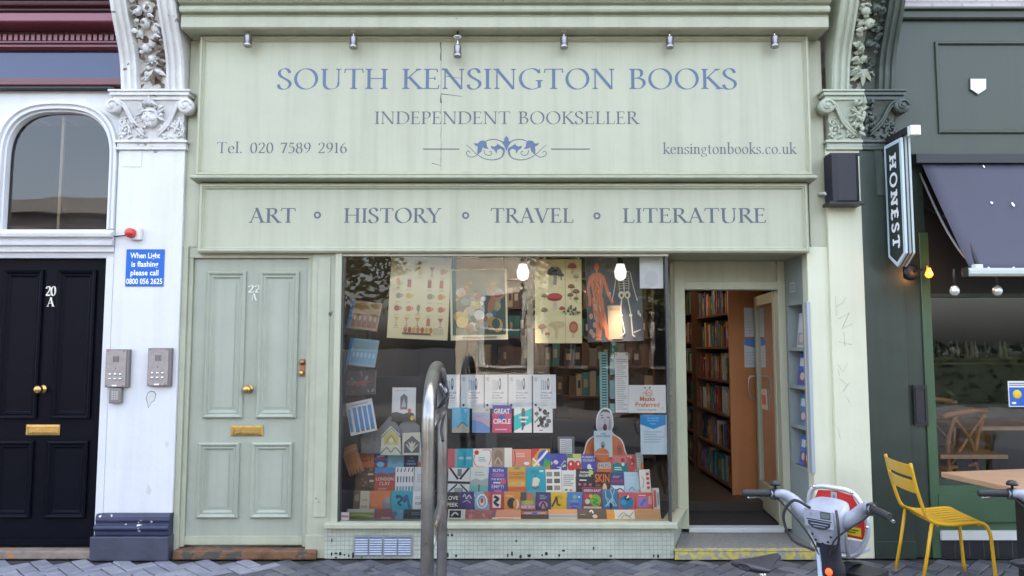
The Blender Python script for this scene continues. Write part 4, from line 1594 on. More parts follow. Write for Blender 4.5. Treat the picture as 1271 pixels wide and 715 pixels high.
def intercom(label, x0, y0, x1, y1, grp):
    X0, X1, Z0, Z1 = PR(x0, y0, x1, y1, 0)
    t = thing('intercom_panel', label, 'intercom', ((X0 + X1) / 2, 0, Z0), grp)
    w, h = X1 - X0, Z1 - Z0
    b = MB()
    b.box(X0, X1, -.035, -.0015, Z0, Z1, mat('intercom_housing', (.2, .18, .175), .45, metal=.5))
    b.build('housing', t, bevel=.003)
    b = MB()
    b.box(X0 + .006, X1 - .018, -.039, -.0352, Z0 + .006, Z1 - .008, PEWTER)
    for cx, cz in ((.1, .95), (.78, .95), (.1, .05), (.78, .05)):
        b.lathe([(0, .002), (.003, .002), (.004, 0)], (X0 + cx * w, -.039, Z0 + cz * h), (0, -1, 0), BLKM, 8)
    b.build('face_plate', t)
    b = MB()
    for i in range(5):
        for j in range(5):
            b.box(X0 + (.33 + i * .055) * w, X0 + (.36 + i * .055) * w, -.0396, -.0391, Z0 + (.66 + j * .032) * h, Z0 + (.685 + j * .032) * h, BLACK)
    b.lathe([(0, .001), (.004, .0005)], (X0 + .44 * w, -.039, Z0 + .5 * h), (0, -1, 0), BLACK, 8)
    b.build('speaker_grille', t)
    for i in range(3):
        for j in range(2):
            b = MB()
            b.lathe([(0, .006), (.007, .005), (.009, .002), (.0095, 0)], (X0 + (.22 + i * .22) * w, -.0391, Z0 + (.22 + j * .12) * h), (0, -1, 0), CHROME, 12)
            b.build('call_button', t)
    b = MB()
    b.box(X0 + .32 * w, X0 + .52 * w, -.0405, -.0391, Z0 + .03 * h, Z0 + .065 * h, WHP)
    b.build('name_label', t)
    return t


GI = 'steel door entry panels on the white pilaster'
intercom('grey steel entry panel beside the black door, above a small key box', 134, 433.5, 163, 480.5, GI)
intercom('grey steel entry panel above the grey paint chip, nearer the sage door', 186, 432, 215, 479, GI)
X0, X1, Z0, Z1 = PR(138.5, 481.5, 153.5, 500, 0)
t = thing('key_safe', 'small grey key box with push buttons, just under an entry panel', 'key box', ((X0 + X1) / 2, 0, Z0))
b = MB()
b.box(X0, X1, -.04, -.0015, Z0, Z1, mat('key_box_grey', (.22, .21, .2), .45, metal=.4))
b.build('body', t, bevel=.006)
b = MB()
for i in range(3):
    for j in range(4):
        b.box(X0 + (.25 + i * .2) * (X1 - X0), X0 + (.38 + i * .2) * (X1 - X0), -.043, -.0405, Z0 + (.25 + j * .15) * (Z1 - Z0), Z0 + (.35 + j * .15) * (Z1 - Z0), flat((.5, .48, .47)))
b.build('keypad', t)
# ================================================================== bookcases inside the shop
BCOL = {'red': (.35, .04, .03), 'white': (.6, .58, .54), 'cream': (.5, .43, .3), 'blue': (.04, .1, .3), 'green': (.03, .16, .1), 'black': (.02, .02, .022), 'orange': (.5, .17, .03),
        'yellow': (.55, .38, .04), 'brown': (.14, .07, .035), 'teal': (.03, .22, .25), 'purple': (.13, .04, .17), 'grey': (.2, .2, .2)}
SP = {k: mat('spine_' + k, tuple(c * .55 for c in v), .5, var=.1, vscale=30) for k, v in BCOL.items()}
ORD = ['lowest', 'second', 'third', 'fourth', 'fifth', 'sixth', 'top']


def bookcase(name, label, x0, x1, y0, y1, z0, z1, n, face, mside, mend=None, grp='bookcases inside the shop'):
    """face '-X' or '-Y' = open side"""
    t = thing(name, label, 'bookcase', ((x0 + x1) / 2, (y0 + y1) / 2, z0), grp)
    T = .022
    if face == '-X':
        for ya, yb, m in ((y0, y0 + T, mend or mside), (y1 - T, y1, mside)):
            b = MB(); b.box(x0, x1, ya, yb, z0, z1, m); b.build('side_panel', t)
        b = MB(); b.box(x1 - .012, x1, y0 + T, y1 - T, z0, z1, mside); b.build('back_panel', t)
    else:
        for xa, xb, m in ((x0, x0 + T, mside), (x1 - T, x1, mside)):
            b = MB(); b.box(xa, xb, y0, y1, z0, z1, m); b.build('side_panel', t)
        b = MB(); b.box(x0 + T, x1 - T, y1 - .012, y1, z0, z1, mside); b.build('back_panel', t)
    lv = []
    for i in range(n + 1):
        z = z0 + .06 + (z1 - z0 - .08) * i / n
        b = MB()
        if face == '-X':
            b.box(x0 + .004, x1 - .013, y0 + T, y1 - T, z - .02, z, mside)
        else:
            b.box(x0 + T, x1 - T, y0 + .004, y1 - .013, z - .02, z, mside)
        b.build('shelf', t)
        lv.append(z)
    return lv, (z1 - z0 - .08) / n


def fill(case, lv, gap, a0, a1, front, face, seed, tall=.82, cols=None, thick=(.024, .056), lo=0):
    rg = random.Random(seed)
    names = cols or list(BCOL)
    mids = {}
    for i, z in enumerate(lv[:-1]):
        if i < lo:
            continue
        a = a0 + .006
        while a < a1 - .05:
            w = rg.uniform(*thick)
            if rg.random() < .07:
                a += rg.uniform(.02, .07)
                continue
            h = gap * tall * rg.uniform(.72, 1.0)
            cn = rg.choice(names)
            dp = rg.uniform(.0, .03)
            b = MB()
            tl = rg.uniform(-.004, .012) if rg.random() < .25 else 0
            if face == '-X':
                b.prism([(front + dp, a, z), (front + dp, a + w, z), (front + dp, a + w + tl, z + h), (front + dp, a + tl, z + h)], (.15, 0, 0), SP[cn])
                if rg.random() < .55:
                    b.box(front + dp - .0012, front + dp - .0004, a + w * .25 + tl * .5, a + w * .75 + tl * .5, z + h * .35, z + h * rg.uniform(.6, .85), SP[rg.choice(['white', 'cream', 'black', 'yellow'])])
                at = (front + .1, a, z)
            else:
                b.prism([(a, front + dp, z), (a + w, front + dp, z), (a + w + tl, front + dp, z + h), (a + tl, front + dp, z + h)], (0, .15, 0), SP[cn])
                if rg.random() < .5:
                    b.box(a + w * .25, a + w * .75, front + dp - .0012, front + dp - .0004, z + h * .35, z + h * .7, SP[rg.choice(['white', 'cream', 'black'])])
                at = (a, front + .1, z)
            o = b.build('shelved_book', at=at)
            tag(o, '%s book standing on the %s shelf of %s' % (cn, ORD[i] if i < len(lv) - 2 else 'top', case), 'book', '%s books on the %s shelf of %s' % (cn, ORD[i] if i < len(lv) - 2 else 'top', case))
            a += w + .002


lv, gp = bookcase('bookcase', 'orange-brown wooden bookcase just inside the open doorway, its plain end towards the street', 1.95, 2.27, 1.36, 2.6, .17, 2.12, 6, '-X', WOODD, WOODI)
fill('the bookcase inside the doorway', lv, gp, 1.385, 2.575, 1.985, '-X', 3)
lv, gp = bookcase('bookcase', 'dark brown bookcase deeper in the shop, behind the one at the doorway', 1.98, 2.27, 2.85, 4.1, .17, 2.2, 6, '-X', WOODD)
fill('the bookcase deep in the doorway', lv, gp, 2.875, 3.4, 2.02, '-X', 8, thick=(.04, .075))
lv, gp = bookcase('bookcase', 'wide dark bookcase along the back wall, seen through the display window', -.55, 1.65, 3.3, 3.6, .17, 2.3, 6, '-Y', WOODD)
fill('the wide back bookcase', lv, gp, -.52, 1.6, 3.33, '-Y', 5, thick=(.055, .11), lo=2, cols=['brown', 'black', 'grey', 'teal', 'brown', 'black', 'cream'])
# cardboard sheet leaning between the cases
b = MB()
b.prism([(1.96, 2.62, .175), (2.0, 2.80, .175), (2.04, 2.80, .8), (1.99, 2.63, .8)], (.006, 0, 0), mat('cardboard', (.3, .18, .09), .8, var=.1))
tag(b.build('cardboard_sheet', at=(1.97, 2.7, .17)), 'brown cardboard sheet leaning between the two bookcases inside the doorway', 'cardboard')
# papers on the end of the bookcase
for lab, x0, y0, x1, y1, top in (('plain white notice sheet pinned high on the wooden bookcase end', 924, 382, 936, 418, None), ('white and blue notice sheet pinned on the bookcase end, below the plain one', 924, 420, 936, 456, (.1, .25, .6))):
    X0, X1, Z0, Z1 = PR(x0, y0, x1, y1, 1.35)
    b = MB()
    b.box(X0, X1 + .03, 1.352, 1.356, Z0, Z1, flat((.6, .62, .66)))
    if top:
        b.poly([(X0, 1.351, Z1), (X0, 1.351, Z1 - .06), (X0 + .1, 1.351, Z1 - .085), (X1 + .03, 1.351, Z1 - .07), (X1 + .03, 1.351, Z1)], flat(top))
    for k in range(5):
        b.box(X0 + .012, X1 + .015, 1.3505, 1.3515, Z0 + .03 + k * .025, Z0 + .034 + k * .025, flat((.35, .37, .42)))
    tag(b.build('notice_sheet', at=(X0, 1.35, Z0)), lab, 'notice')

# books in the doorway niche (covers towards the opening)
NB = [(1.46, .155, .22, .245, (.22, .13, .07), 'brown art book in the top niche beside the doorway'), (1.46, .235, .40, .27, (.62, .64, .7), 'large pale picture book in the top niche beside the doorway'),
      (1.178, .16, .23, .235, (.02, .05, .14), 'dark navy book in the second niche beside the doorway'), (1.178, .235, .41, .25, (.07, .16, .5), 'bright blue guide book in the second niche beside the doorway'),
      (.885, .155, .24, .25, (.3, .36, .36), 'grey green book in the third niche beside the doorway'), (.885, .25, .41, .235, (.1, .25, .45), 'blue and white book in the third niche beside the doorway'),
      (.585, .155, .28, .255, (.1, .1, .11), 'black and white patterned book in the bottom niche beside the doorway'), (.585, .29, .42, .225, (.08, .2, .6), 'blue city map book in the bottom niche beside the doorway')]
for z, ya, yb, h, c, lab in NB:
    b = MB()
    x = 2.165 if yb < .3 else 2.185
    b.prism([(x, ya, z), (x, yb, z), (x + .03, yb, z + h), (x + .03, ya, z + h)], (.014, 0, 0), flat(c))
    pn = Panel(b, (x, yb, z), (0, -1, 0), (.03, 0, h), yb - ya, math.hypot(.03, h))
    pn.n = Vector((-1, 0, .1)).normalized()
    pn.rect(.1, .6, .9, .85, (.7, .7, .7))
    pn.rect(.1, .1, .9, .45, (c[0] * .4 + .2, c[1] * .5, c[2] * .4))
    pn.ell(.5, .3, .25, .12, (.6, .55, .5))
    tag(b.build('display_book', at=(x, ya, z)), lab, 'book')

# pendant lamps
EM = emit('lit_lamp_glass', (1.0, .92, .8), .13)
for px, py, Y, lab in ((649, 337, .13, 'small lit pendant lamp between the still life print and the mushroom poster'), (770, 337, .13, 'small lit pendant lamp hanging before the top of the anatomy poster')):
    X, Z = P(px, py, Y)
    t = thing('pendant_lamp', lab, 'lamp', (X, Y, Z), 'pendant lamps in the shop window')
    b = MB()
    b.tube([(X, Y, Z + .09), (X, Y, 2.3)], .006, BLKM, 6)
    b.build('cord', t)
    b = MB()
    b.lathe([(0, .1), (.018, .1), (.022, .06), (.03, .055)], (X, Y, Z), (0, 0, 1), BLKM, 14)
    b.build('holder', t)
    b = MB()
    b.lathe([(.028, .055), (.046, .0), (.04, -.045), (.02, -.065), (0, -.07)], (X, Y, Z), (0, 0, 1), EM, 16)
    b.build('lamp_shade', t)
    l = bpy.data.lights.new('pendant_light', 'SPOT')
    l.energy = 6.5
    l.spot_size = R(56)
    l.spot_blend = 1.0
    l.color = (1, .88, .74)
    l.shadow_soft_size = .05
    lo = bpy.data.objects.new('pendant_light', l)
    COL.objects.link(lo)
    lo.location = (0, 0, -.09)
    lo.rotation_euler = (R(7), 0, 0)
    lo.parent = t
for X, Y, lab in ((1.3, 2.2, 'lit ceiling lamp inside the shop, towards the doorway'), (.2, 2.5, 'lit ceiling lamp inside the shop, behind the window')):
    t = thing('ceiling_lamp', lab, 'lamp', (X, Y, 2.6), 'ceiling lamps in the shop')
    b = MB()
    b.lathe([(0, .149), (.06, .149), (.06, .13), (.02, .12), (.02, .08)], (X, Y, 2.6), (0, 0, 1), BLKM, 14)
    b.build('mount', t)
    b = MB()
    b.lathe([(.02, .08), (.09, .03), (.1, .0), (0.05, -.03), (0, -.035)], (X, Y, 2.6), (0, 0, 1), EM, 16)
    b.build('lamp_shade', t)
    l = bpy.data.lights.new('ceiling_light', 'POINT')
    l.energy = 3
    l.color = (1, .78, .55)
    l.shadow_soft_size = .08
    lo = bpy.data.objects.new('ceiling_light', l)
    COL.objects.link(lo)
    lo.location = (0, 0, -.1)
    lo.parent = t
# white column inside with taped papers, and a track of black spotlights
Xa, Xb = P(655, 400, .75)[0], P(663, 400, .75)[0]
t = thing('column', 'narrow white column inside the display window with papers taped on', 'column', (Xa, .75, .25))
b = MB()
b.box(Xa, Xb, .97, 1.03, .17, 2.749, flat((.72, .7, .62)))
b.build('shaft', t)
for y0, y1 in ((318, 341), (347, 366)):
    X0, X1, Z0, Z1 = PR(660, y0, 676, y1, .3)
    b = MB()
    b.box(Xa + .004, Xa + .1, .963, .966, P(660, y1, .96)[1], P(660, y0, .96)[1], WHP)
    b.build('paper', t)
t = thing('track_light', 'black spotlight track with three small heads near the top right of the window', 'spotlight', (1.05, .7, 2.1))
b = MB()
b.box(.9, 1.1, .68, .72, 2.2, 2.23, BLKM)
b.tube([(1.0, .7, 2.23), (1.0, .7, 2.749)], .01, BLKM, 6)
b.build('track', t)
for x in (.92, 1.0, 1.07):
    b = MB()
    b.tube([(x, .7, 2.2), (x, .68, 2.17)], .008, BLKM, 6)
    b.lathe([(.02, 0), (.024, .01), (.03, .07), (.026, .07), (.01, .06)], (x + .01, .7, 2.175), (-.3, -.6, -.6), BLKM, 12)
    b.build('lamp_head', t)


# ================================================================== things in the display window
def slab(name, lab, cat, x0, y0, x1, y1, Y, base, draw=None, lean=0.12, rot=0.0, th=.018, extra=0.0, group=None, edge=None, yaw=0.0):
    """an upright card or book: picture rectangle at depth Y, leaning back, turned by rot in its own plane"""
    X0, X1, Z0, Z1 = PR(x0, y0, x1, y1, Y)
    Z0 -= extra
    w, h = X1 - X0, Z1 - Z0
    c = Vector(((X0 + X1) / 2, Y, (Z0 + Z1) / 2))
    U = Vector((math.cos(yaw), math.sin(yaw), 0))
    V = Vector((-math.sin(yaw) * math.sin(lean), math.cos(yaw) * math.sin(lean), math.cos(lean)))
    if rot:
        U, V = U * math.cos(rot) + V * math.sin(rot), V * math.cos(rot) - U * math.sin(rot)
    n = U.cross(V)
    o = c - U * w / 2 - V * h / 2
    b = MB()
    q = [o, o + U * w, o + U * w + V * h, o + V * h]
    b.prism(q, n * -th, flat(edge or (.62, .6, .55)))
    b.poly([p + n * .0004 for p in q], flat(base))
    pn = Panel(b, o + n * .0004, U, V, w, h)
    if extra:
        pn.o = pn.o + V * extra
        pn.h = h - extra
    if draw:
        draw(pn)
    ob = b.build(name, at=(c.x, c.y, Z0))
    tag(ob, lab, cat, group)
    return ob


def ops(*L):
    def f(pn):
        for o in L:
            k = o[0]
            if k == 'r': pn.rect(*o[1:])
            elif k == 'e': pn.ell(*o[1:])
            elif k == 'p': pn.poly(*o[1:])
            elif k == 's': pn.stroke(*o[1:])
            elif k == 't': pn.sans(o[1], o[2], o[3], o[4], o[5], o[6] if len(o) > 6 else .86, o[7] if len(o) > 7 else .012)
            elif k == 'l':   # a block of small text lines
                _, x0, y0, x1, y1, n, c = o
                rg = random.Random(int(x0 * 1000 + y0 * 77 + n))
                for i in range(n):
                    yy = y0 + (y1 - y0) * i / n
                    pn.rect(x0, yy, x0 + (x1 - x0) * rg.uniform(.6, 1), yy + (y1 - y0) / n * .45, c)
    return f


def hatch(seed, n, cols, x0=0.05, y0=0.05, x1=.95, y1=.95, sz=(.03, .12)):
    rg = random.Random(seed)

    def f(pn):
        for i in range(n):
            k = rg.random()
            cx, cy = rg.uniform(x0, x1), rg.uniform(y0, y1)
            s = rg.uniform(*sz)
            c = rg.choice(cols)
            if k < .5:
                pn.ell(cx, cy, min(s, cx, 1 - cx), min(s * rg.uniform(.4, 1), cy, 1 - cy), c, 10, rg.uniform(0, 3))
            else:
                pts = [(min(.97, max(.03, cx + rg.uniform(-s, s) * 1.4)), min(.97, max(.03, cy + rg.uniform(-s, s) * 1.2))) for _ in range(3)]
                pn.stroke(pts, s * .4, c)
    return f


def both(*fs):
    def f(pn):
        for q in fs:
            q(pn)
    return f


Wt, Bk = (.86, .86, .85), (.02, .02, .025)
OR, RD, TQ, LB, NV, YE, GR, PK, BL, PU = (.75, .2, .035), (.62, .05, .035), (.02, .42, .55), (.3, .62, .8), (.015, .03, .09), (.8, .52, .03), (.07, .4, .1), (.75, .2, .3), (.04, .12, .5), (.09, .09, .42)
CR = (.72, .62, .42)
YR = {1: .60, 2: .47, 3: .34, 4: .13}
GB = 'books on the stepped window display'
rowname = {1: 'top row', 2: 'second row', 3: 'third row', 4: 'front row'}
BOOKS = [
    # row, x0, y0, x1, y1, colour, label, drawing
    (1, 444, 562, 464, 581, OR, 'bright orange paperback, top row at the left end of the window', ops(('t', 'Girl', .5, .4, .3, Bk, .8))),
    (1, 464.5, 563, 480.5, 581, BL, 'blue and red striped paperback beside the bright orange one', ops(('r', 0, .1, 1, .3, RD), ('r', 0, .55, 1, .68, (.7, .1, .1)), ('e', .5, .25, .3, .18, LB), ('r', .2, .75, .8, .85, Wt))),
    (1, 481, 563.5, 501, 581, LB, 'plain sky blue paperback, top row left of the bike stand', ops(('l', .3, .3, .7, .6, 3, (.2, .45, .6)))),
    (1, 501.5, 564, 519, 581, NV, 'dark navy paperback with pale lettering beside the sky blue one', ops(('t', 'THE', .5, .7, .1, LB), ('t', 'BLACK', .5, .45, .12, LB), ('t', 'GARDEN', .5, .25, .12, LB))),
    (1, 519.5, 563.5, 532, 581, (.8, .76, .7), 'white paperback with an orange foot, half hidden by the bike stand', ops(('r', 0, 0, 1, .45, OR), ('l', .15, .6, .8, .85, 2, (.6, .2, .1)))),
    (2, 441, 580.5, 464.5, 610, (.16, .085, .04), 'dark brown city view book, second row at the left end', both(hatch(3, 26, [(.3, .17, .08), (.09, .05, .03), (.4, .26, .13)], sz=(.03, .09)), ops(('r', .65, .68, .95, .75, CR), ('r', .75, .4, .97, .48, CR)))),
    (2, 465, 580.5, 490, 610, (.55, .09, .05), 'red book with a blue top band titled London Clay', ops(('r', 0, .72, 1, 1, (.1, .3, .62)), ('p', [(0, .72), (.3, .8), (.6, .74), (1, .8), (1, .6), (0, .6)], (.3, .1, .1)), ('t', 'LONDON', .5, .46, .13, (.8, .74, .66)), ('t', 'CLAY', .5, .27, .13, (.8, .74, .66)), ('l', .2, .06, .8, .18, 2, (.75, .4, .3)))),
    (2, 490.5, 580, 513.5, 610, Wt, 'white book with rows of short blue and black bars', ops(*[('r', .1 + i * .16, .38, .17 + i * .16, .62, [NV, (.2, .2, .22), (.15, .2, .4)][i % 3]) for i in range(6)], *[('r', .08 + i * .16, .02, .16 + i * .16, .22, TQ) for i in range(6)], *[('s', [(.1 + i * .2, .8), (.15 + i * .2, .95)], .05, Bk) for i in range(5)])),
    (2, 514, 580, 532, 610, (.8, .8, .78), 'plain white book with faint lettering, second row behind the bike stand', ops(('l', .2, .4, .8, .75, 4, (.5, .5, .52)))),
    (3, 438.5, 609.5, 458.5, 632, CR, 'cream book with a dark portrait down its left side', ops(('r', 0, 0, .42, 1, (.16, .1, .07)), ('e', .22, .62, .15, .2, (.35, .25, .17)), ('t', 'ode', .7, .45, .14, (.3, .24, .18)), ('t', 'only', .7, .1, .14, (.3, .24, .18)))),
    (3, 459, 609.5, 484.5, 632, OR, 'orange red book with a grey shape in its corner', ops(('e', .8, .28, .2, .26, (.25, .25, .27)), ('e', .86, .5, .13, .2, (.33, .33, .34)), ('l', .1, .2, .4, .3, 1, (.8, .4, .25)))),
    (3, 485, 609.5, 511.5, 632, TQ, 'turquoise book with a dark blue curling creature', ops(('s', [(.25, .6), (.4, .72), (.5, .5), (.35, .35), (.5, .2)], .1, NV), ('s', [(.55, .7), (.65, .4), (.72, .75), (.82, .4), (.9, .1)], .12, (.03, .12, .3)), ('e', .3, .68, .08, .1, NV))),
    (3, 512, 609.5, 532, 632, Wt, 'white book lettered in black near its foot, third row behind the bike stand', ops(('t', 'KERAL', .5, .25, .14, Bk), ('l', .15, .55, .7, .75, 2, (.5, .5, .5)))),
    (4, 430, 631, 464, 647, (.24, .27, .08), 'green meadow picture book lying in the front row at the left end', ops(('r', 0, .7, 1, 1, (.5, .5, .4)), ('r', 0, 0, 1, .3, (.16, .2, .06)), ('s', [(0, .4), (.5, .5), (1, .35)], .06, (.45, .42, .12)))),
    (4, 464.5, 631, 500.5, 647, (.3, .12, .12), 'maroon book fading to blue, front row left of the bike stand', ops(('p', [(.55, 1), (1, 1), (1, 0), (.8, 0)], (.18, .38, .5)), ('r', .25, .12, .6, .3, (.6, .3, .25)), ('e', .7, .6, .1, .2, (.1, .2, .3)))),
    (4, 501, 631.5, 532, 647, (.05, .055, .06), 'dark grey book with a pale edge behind the bike stand', ops(('r', 0, 0, 1, .14, (.6, .6, .6)), ('l', .3, .5, .8, .8, 2, (.25, .25, .25)))),
    # right of the bike stand
    (1, 553, 557, 563.5, 581, (.65, .12, .13), 'narrow red book just right of the bike stand, top row', None),
    (1, 564, 557, 586.5, 581, TQ, 'teal blue book with a grey spine strip, top row', ops(('r', 0, 0, .16, 1, (.4, .4, .4)), ('r', .25, .45, .95, .58, LB), ('r', .5, .15, .65, .85, (.05, .25, .35)))),
    (1, 587, 557, 610.5, 581, Wt, 'white book with red flowers round its edge', ops(('e', .2, .8, .12, .12, RD), ('s', [(.1, .7), (.05, .4), (.2, .1), (.6, .05)], .05, OR), ('s', [(.5, .93), (.9, .9), (.95, .5), (.85, .15)], .05, (.7, .25, .2)), ('l', .3, .35, .75, .6, 3, (.3, .4, .4)))),
    (1, 611, 556, 635.5, 581, (.36, .29, .22), 'brown portrait book with a white right half', ops(('r', .62, 0, 1, 1, (.8, .79, .75)), ('e', .32, .55, .22, .35, (.25, .19, .14)), ('s', [(.1, .2), (.3, .5), (.5, .15)], .08, (.5, .42, .33)))),
    (1, 636, 557.5, 659.5, 581, (.75, .25, .17), 'coral book with small dark figures at its foot', ops(('l', .2, .6, .7, .85, 2, (.85, .6, .5)), ('s', [(.6, .2), (.75, .35), (.85, .2)], .08, BL), ('e', .75, .25, .15, .1, Wt), ('s', [(.1, .1), (.15, .5), (.1, .9)], .03, NV))),
    (1, 660, 557, 683, 581, (.75, .35, .06), 'multicoloured book with a large wheel of blue and green', ops(('e', .7, .5, .38, .45, BL), ('p', [(.7, .5), (1, .35), (.95, .1), (.6, .05)], GR), ('p', [(0, 1), (.45, 1), (0, .45)], RD), ('p', [(0, .4), (.4, .05), (0, 0)], (.5, .6, .06)), ('s', [(.1, .1), (.5, .5), (.85, .9)], .12, Wt), ('s', [(.05, .5), (.4, .15)], .1, Wt))),
    (1, 684, 563, 703.5, 586, PU, 'violet book with scattered white shapes', hatch(5, 12, [Wt, (.7, .75, .3), (.6, .6, .8)], y1=.6, sz=(.06, .13))),
    (1, 704, 563.5, 721.5, 586, (.75, .7, .55), 'white book with two red cartoon faces', ops(('e', .3, .35, .3, .3, RD), ('e', .75, .35, .25, .28, RD), ('e', .25, .45, .07, .08, Wt), ('e', .78, .45, .07, .08, Wt), ('r', 0, .78, .4, 1, (.1, .25, .1)), ('r', .4, .75, 1, .98, (.6, .65, .2)))),
    (1, 722, 564, 740.5, 586, PU, 'blue violet book with white capitals across the top', ops(('t', 'FLORENCE', .5, .78, .12, Wt), ('t', 'CLOUDY', .5, .6, .12, Wt), ('e', .5, .3, .14, .16, Wt), ('s', [(.5, .3), (.7, .15), (.5, .05)], .08, Wt))),
    (1, 741, 565, 759.5, 587, (.7, .16, .08), 'red orange book with a pale lettered middle', ops(('r', .08, .25, .92, .58, (.62, .62, .6)), ('t', 'HUG', .5, .3, .22, (.3, .15, .13), .7), ('r', 0, 0, 1, .2, OR))),
    (1, 760, 565.5, 778.5, 588, (.72, .22, .2), 'coral and dark teal book near the right end, top row', ops(('p', [(0, .5), (.35, .62), (.7, .5), (1, .62), (1, 0), (0, 0)], (.02, .26, .28)), ('e', .7, .75, .13, .12, (.5, .06, .06)), ('e', .72, .52, .1, .1, Wt), ('l', .15, .2, .85, .42, 2, Wt))),
    (1, 779, 564, 789.5, 588, (.6, .1, .1), 'narrow red patterned book, top row right end', hatch(8, 8, [(.75, .5, .45), (.4, .04, .05)], sz=(.08, .2))),
    (1, 790, 562, 799, 587, (.42, .46, .4), 'grey green book turned sideways at the right end of the top row', ops(('r', .6, 0, 1, .5, OR), ('l', .1, .3, .6, .8, 4, (.6, .62, .55)))),
    (2, 556, 581, 583, 610.5, (.72, .74, .74), 'white book with a black drawing of a glass building', ops(('p', [(0, 1), (.12, 1), (.5, .55), (.42, .5)], Bk), ('p', [(1, 1), (.88, 1), (.5, .55), (.58, .5)], Bk), ('r', 0, .34, 1, .44, Bk), ('p', [(0, 0), (.1, 0), (.45, .3), (.4, .34)], Bk), ('p', [(1, 0), (.9, 0), (.55, .3), (.6, .34)], Bk), ('r', .42, .65, .62, .95, (.2, .22, .22)), ('r', .3, 0, .7, .18, (.35, .37, .37)))),
    (2, 583.5, 580, 606, 610.5, (.7, .74, .72), 'pale book with a teal harbour scene along its foot', ops(('r', 0, 0, 1, .26, (.2, .5, .48)), ('p', [(0, .26), (0, .42), (.3, .55), (.6, .46), (1, .58), (1, .26)], (.4, .46, .48)), ('l', .25, .66, .8, .86, 2, (.4, .45, .5)), ('s', [(.5, .02), (.5, .3)], .06, NV))),
    (2, 606.5, 580, 629.5, 610.5, PU, 'bright blue violet book lettered RUTH OZEKI in coloured capitals', ops(('t', 'RUTH', .5, .8, .12, Wt), ('t', 'OZEKI', .5, .62, .12, (.75, .3, .5)), ('t', 'THE BOOK', .5, .47, .08, Wt), ('e', .8, .42, .14, .1, (.8, .12, .13)), ('r', .25, .34, .65, .40, Wt), ('t', 'EMPTI', .5, .15, .14, (.75, .6, .8)), ('t', 'NESS', .5, .0, .1, (.75, .3, .5)))),
    (2, 630, 580, 652.5, 610.5, (.78, .4, .07), 'orange and red book lettered COLSON WHITEHEAD', ops(('r', 0, 0, 1, .2, (.7, .15, .05)), ('r', 0, .92, 1, 1, (.5, .55, .1)), ('e', .55, .95, .18, .05, (.1, .4, .3)), ('t', 'COLSON', .5, .68, .12, (.35, .07, .04)), ('t', 'WHITEHEAD', .5, .52, .12, (.45, .08, .03)), ('t', 'HARLEM', .5, .24, .18, (.8, .66, .3)))),
    (2, 653, 580, 677, 610.5, (.02, .4, .56), 'turquoise book with a white sailing boat', ops(('p', [(.3, .2), (.36, .56), (.55, .6), (.72, .5), (.62, .25)], (.8, .76, .64)), ('s', [(.3, .22), (.48, .14), (.68, .22)], .07, (.3, .12, .05)), ('t', 'EPIC', .45, .74, .12, (.03, .2, .3)), ('r', .7, .8, .9, .87, Wt), ('s', [(.52, .6), (.48, .7)], .03, Bk))),
    (2, 677.5, 583, 697, 611, Wt, 'white book with three small black and white photographs', ops(*[('r', .05 + .48 * (i % 2), .1 + .3 * (i // 2), .42 + .48 * (i % 2), .3 + .3 * (i // 2), [(.12, .12, .12), (.3, .3, .3), (.2, .2, .2)][i % 3]) for i in range(6)])),
    (2, 697.5, 584, 714.5, 611, (.78, .79, .78), 'white book covered in grey handwriting', ops(('l', .1, .3, .9, .85, 6, (.3, .32, .36)), ('r', .2, .08, .4, .16, GR), ('r', .55, .06, .75, .14, OR))),
    (2, 715, 582.5, 737, 611, (.03, .04, .045), 'black book lettered DANA GILLESPIE in white', ops(('t', 'DANA', .45, .82, .09, Wt, .6), ('e', .83, .86, .15, .11, (.45, .6, .15)), ('t', 'GILLESPIE', .5, .68, .09, Wt), ('l', .2, .5, .8, .6, 1, Wt), *[('e', .2 + i * .3, .34, .09, .06, (.6, .1, .18)) for i in range(3)], ('r', .2, .12, .85, .2, (.2, .03, .06)))),
    (2, 737.5, 586, 757.5, 611, (.06, .03, .025), 'dark book with SKIN in tall orange capitals', ops(('t', 'SKIN', .5, .5, .4, (.75, .2, .05), .9), ('e', .65, .15, .14, .3, (.7, .5, .35)), ('r', .1, .3, .4, .38, (.4, .1, .05)))),
    (2, 758, 587, 774.5, 611, (.05, .07, .2), 'navy and maroon book with white wave lines', ops(('r', .05, .5, .95, .66, (.3, .05, .12)), ('r', 0, 0, 1, .35, (.7, .74, .76)), ('s', [(0, .3), (.4, .1), (.7, .2), (1, .05)], .08, NV), ('l', .15, .74, .8, .88, 2, (.55, .35, .5)))),
    (2, 775, 586, 793.5, 611, (.42, .6, .72), 'pale blue book with faint lettering, second row', ops(('l', .15, .5, .85, .8, 4, (.6, .72, .8)), ('s', [(.3, .1), (.5, .25), (.7, .1)], .04, NV))),
    (2, 794, 583, 808, 611, (.74, .72, .66), 'white book with red lettering down its edge, second row right end', ops(('r', .6, .1, .95, .95, (.7, .66, .6)), *[('e', .75, .2 + i * .2, .16, .07, RD) for i in range(4)], ('s', [(.2, .2), (.35, .5), (.2, .7)], .08, (.3, .35, .3)))),
    (3, 553, 611, 570.5, 632, (.015, .015, .017), 'black book with large white capitals beside the bike stand', ops(('t', 'LOVE', .45, .55, .22, Wt, .9), ('t', 'PEEK', .5, .16, .22, Wt, .9))),
    (3, 571, 610.5, 588.5, 632, (.07, .05, .2), 'dark violet book with a looping white title', ops(('s', [(.2, .7), (.35, .85), (.45, .6), (.65, .8), (.8, .6)], .05, Wt), ('s', [(.2, .4), (.5, .5), (.75, .35)], .05, (.6, .6, .8)))),
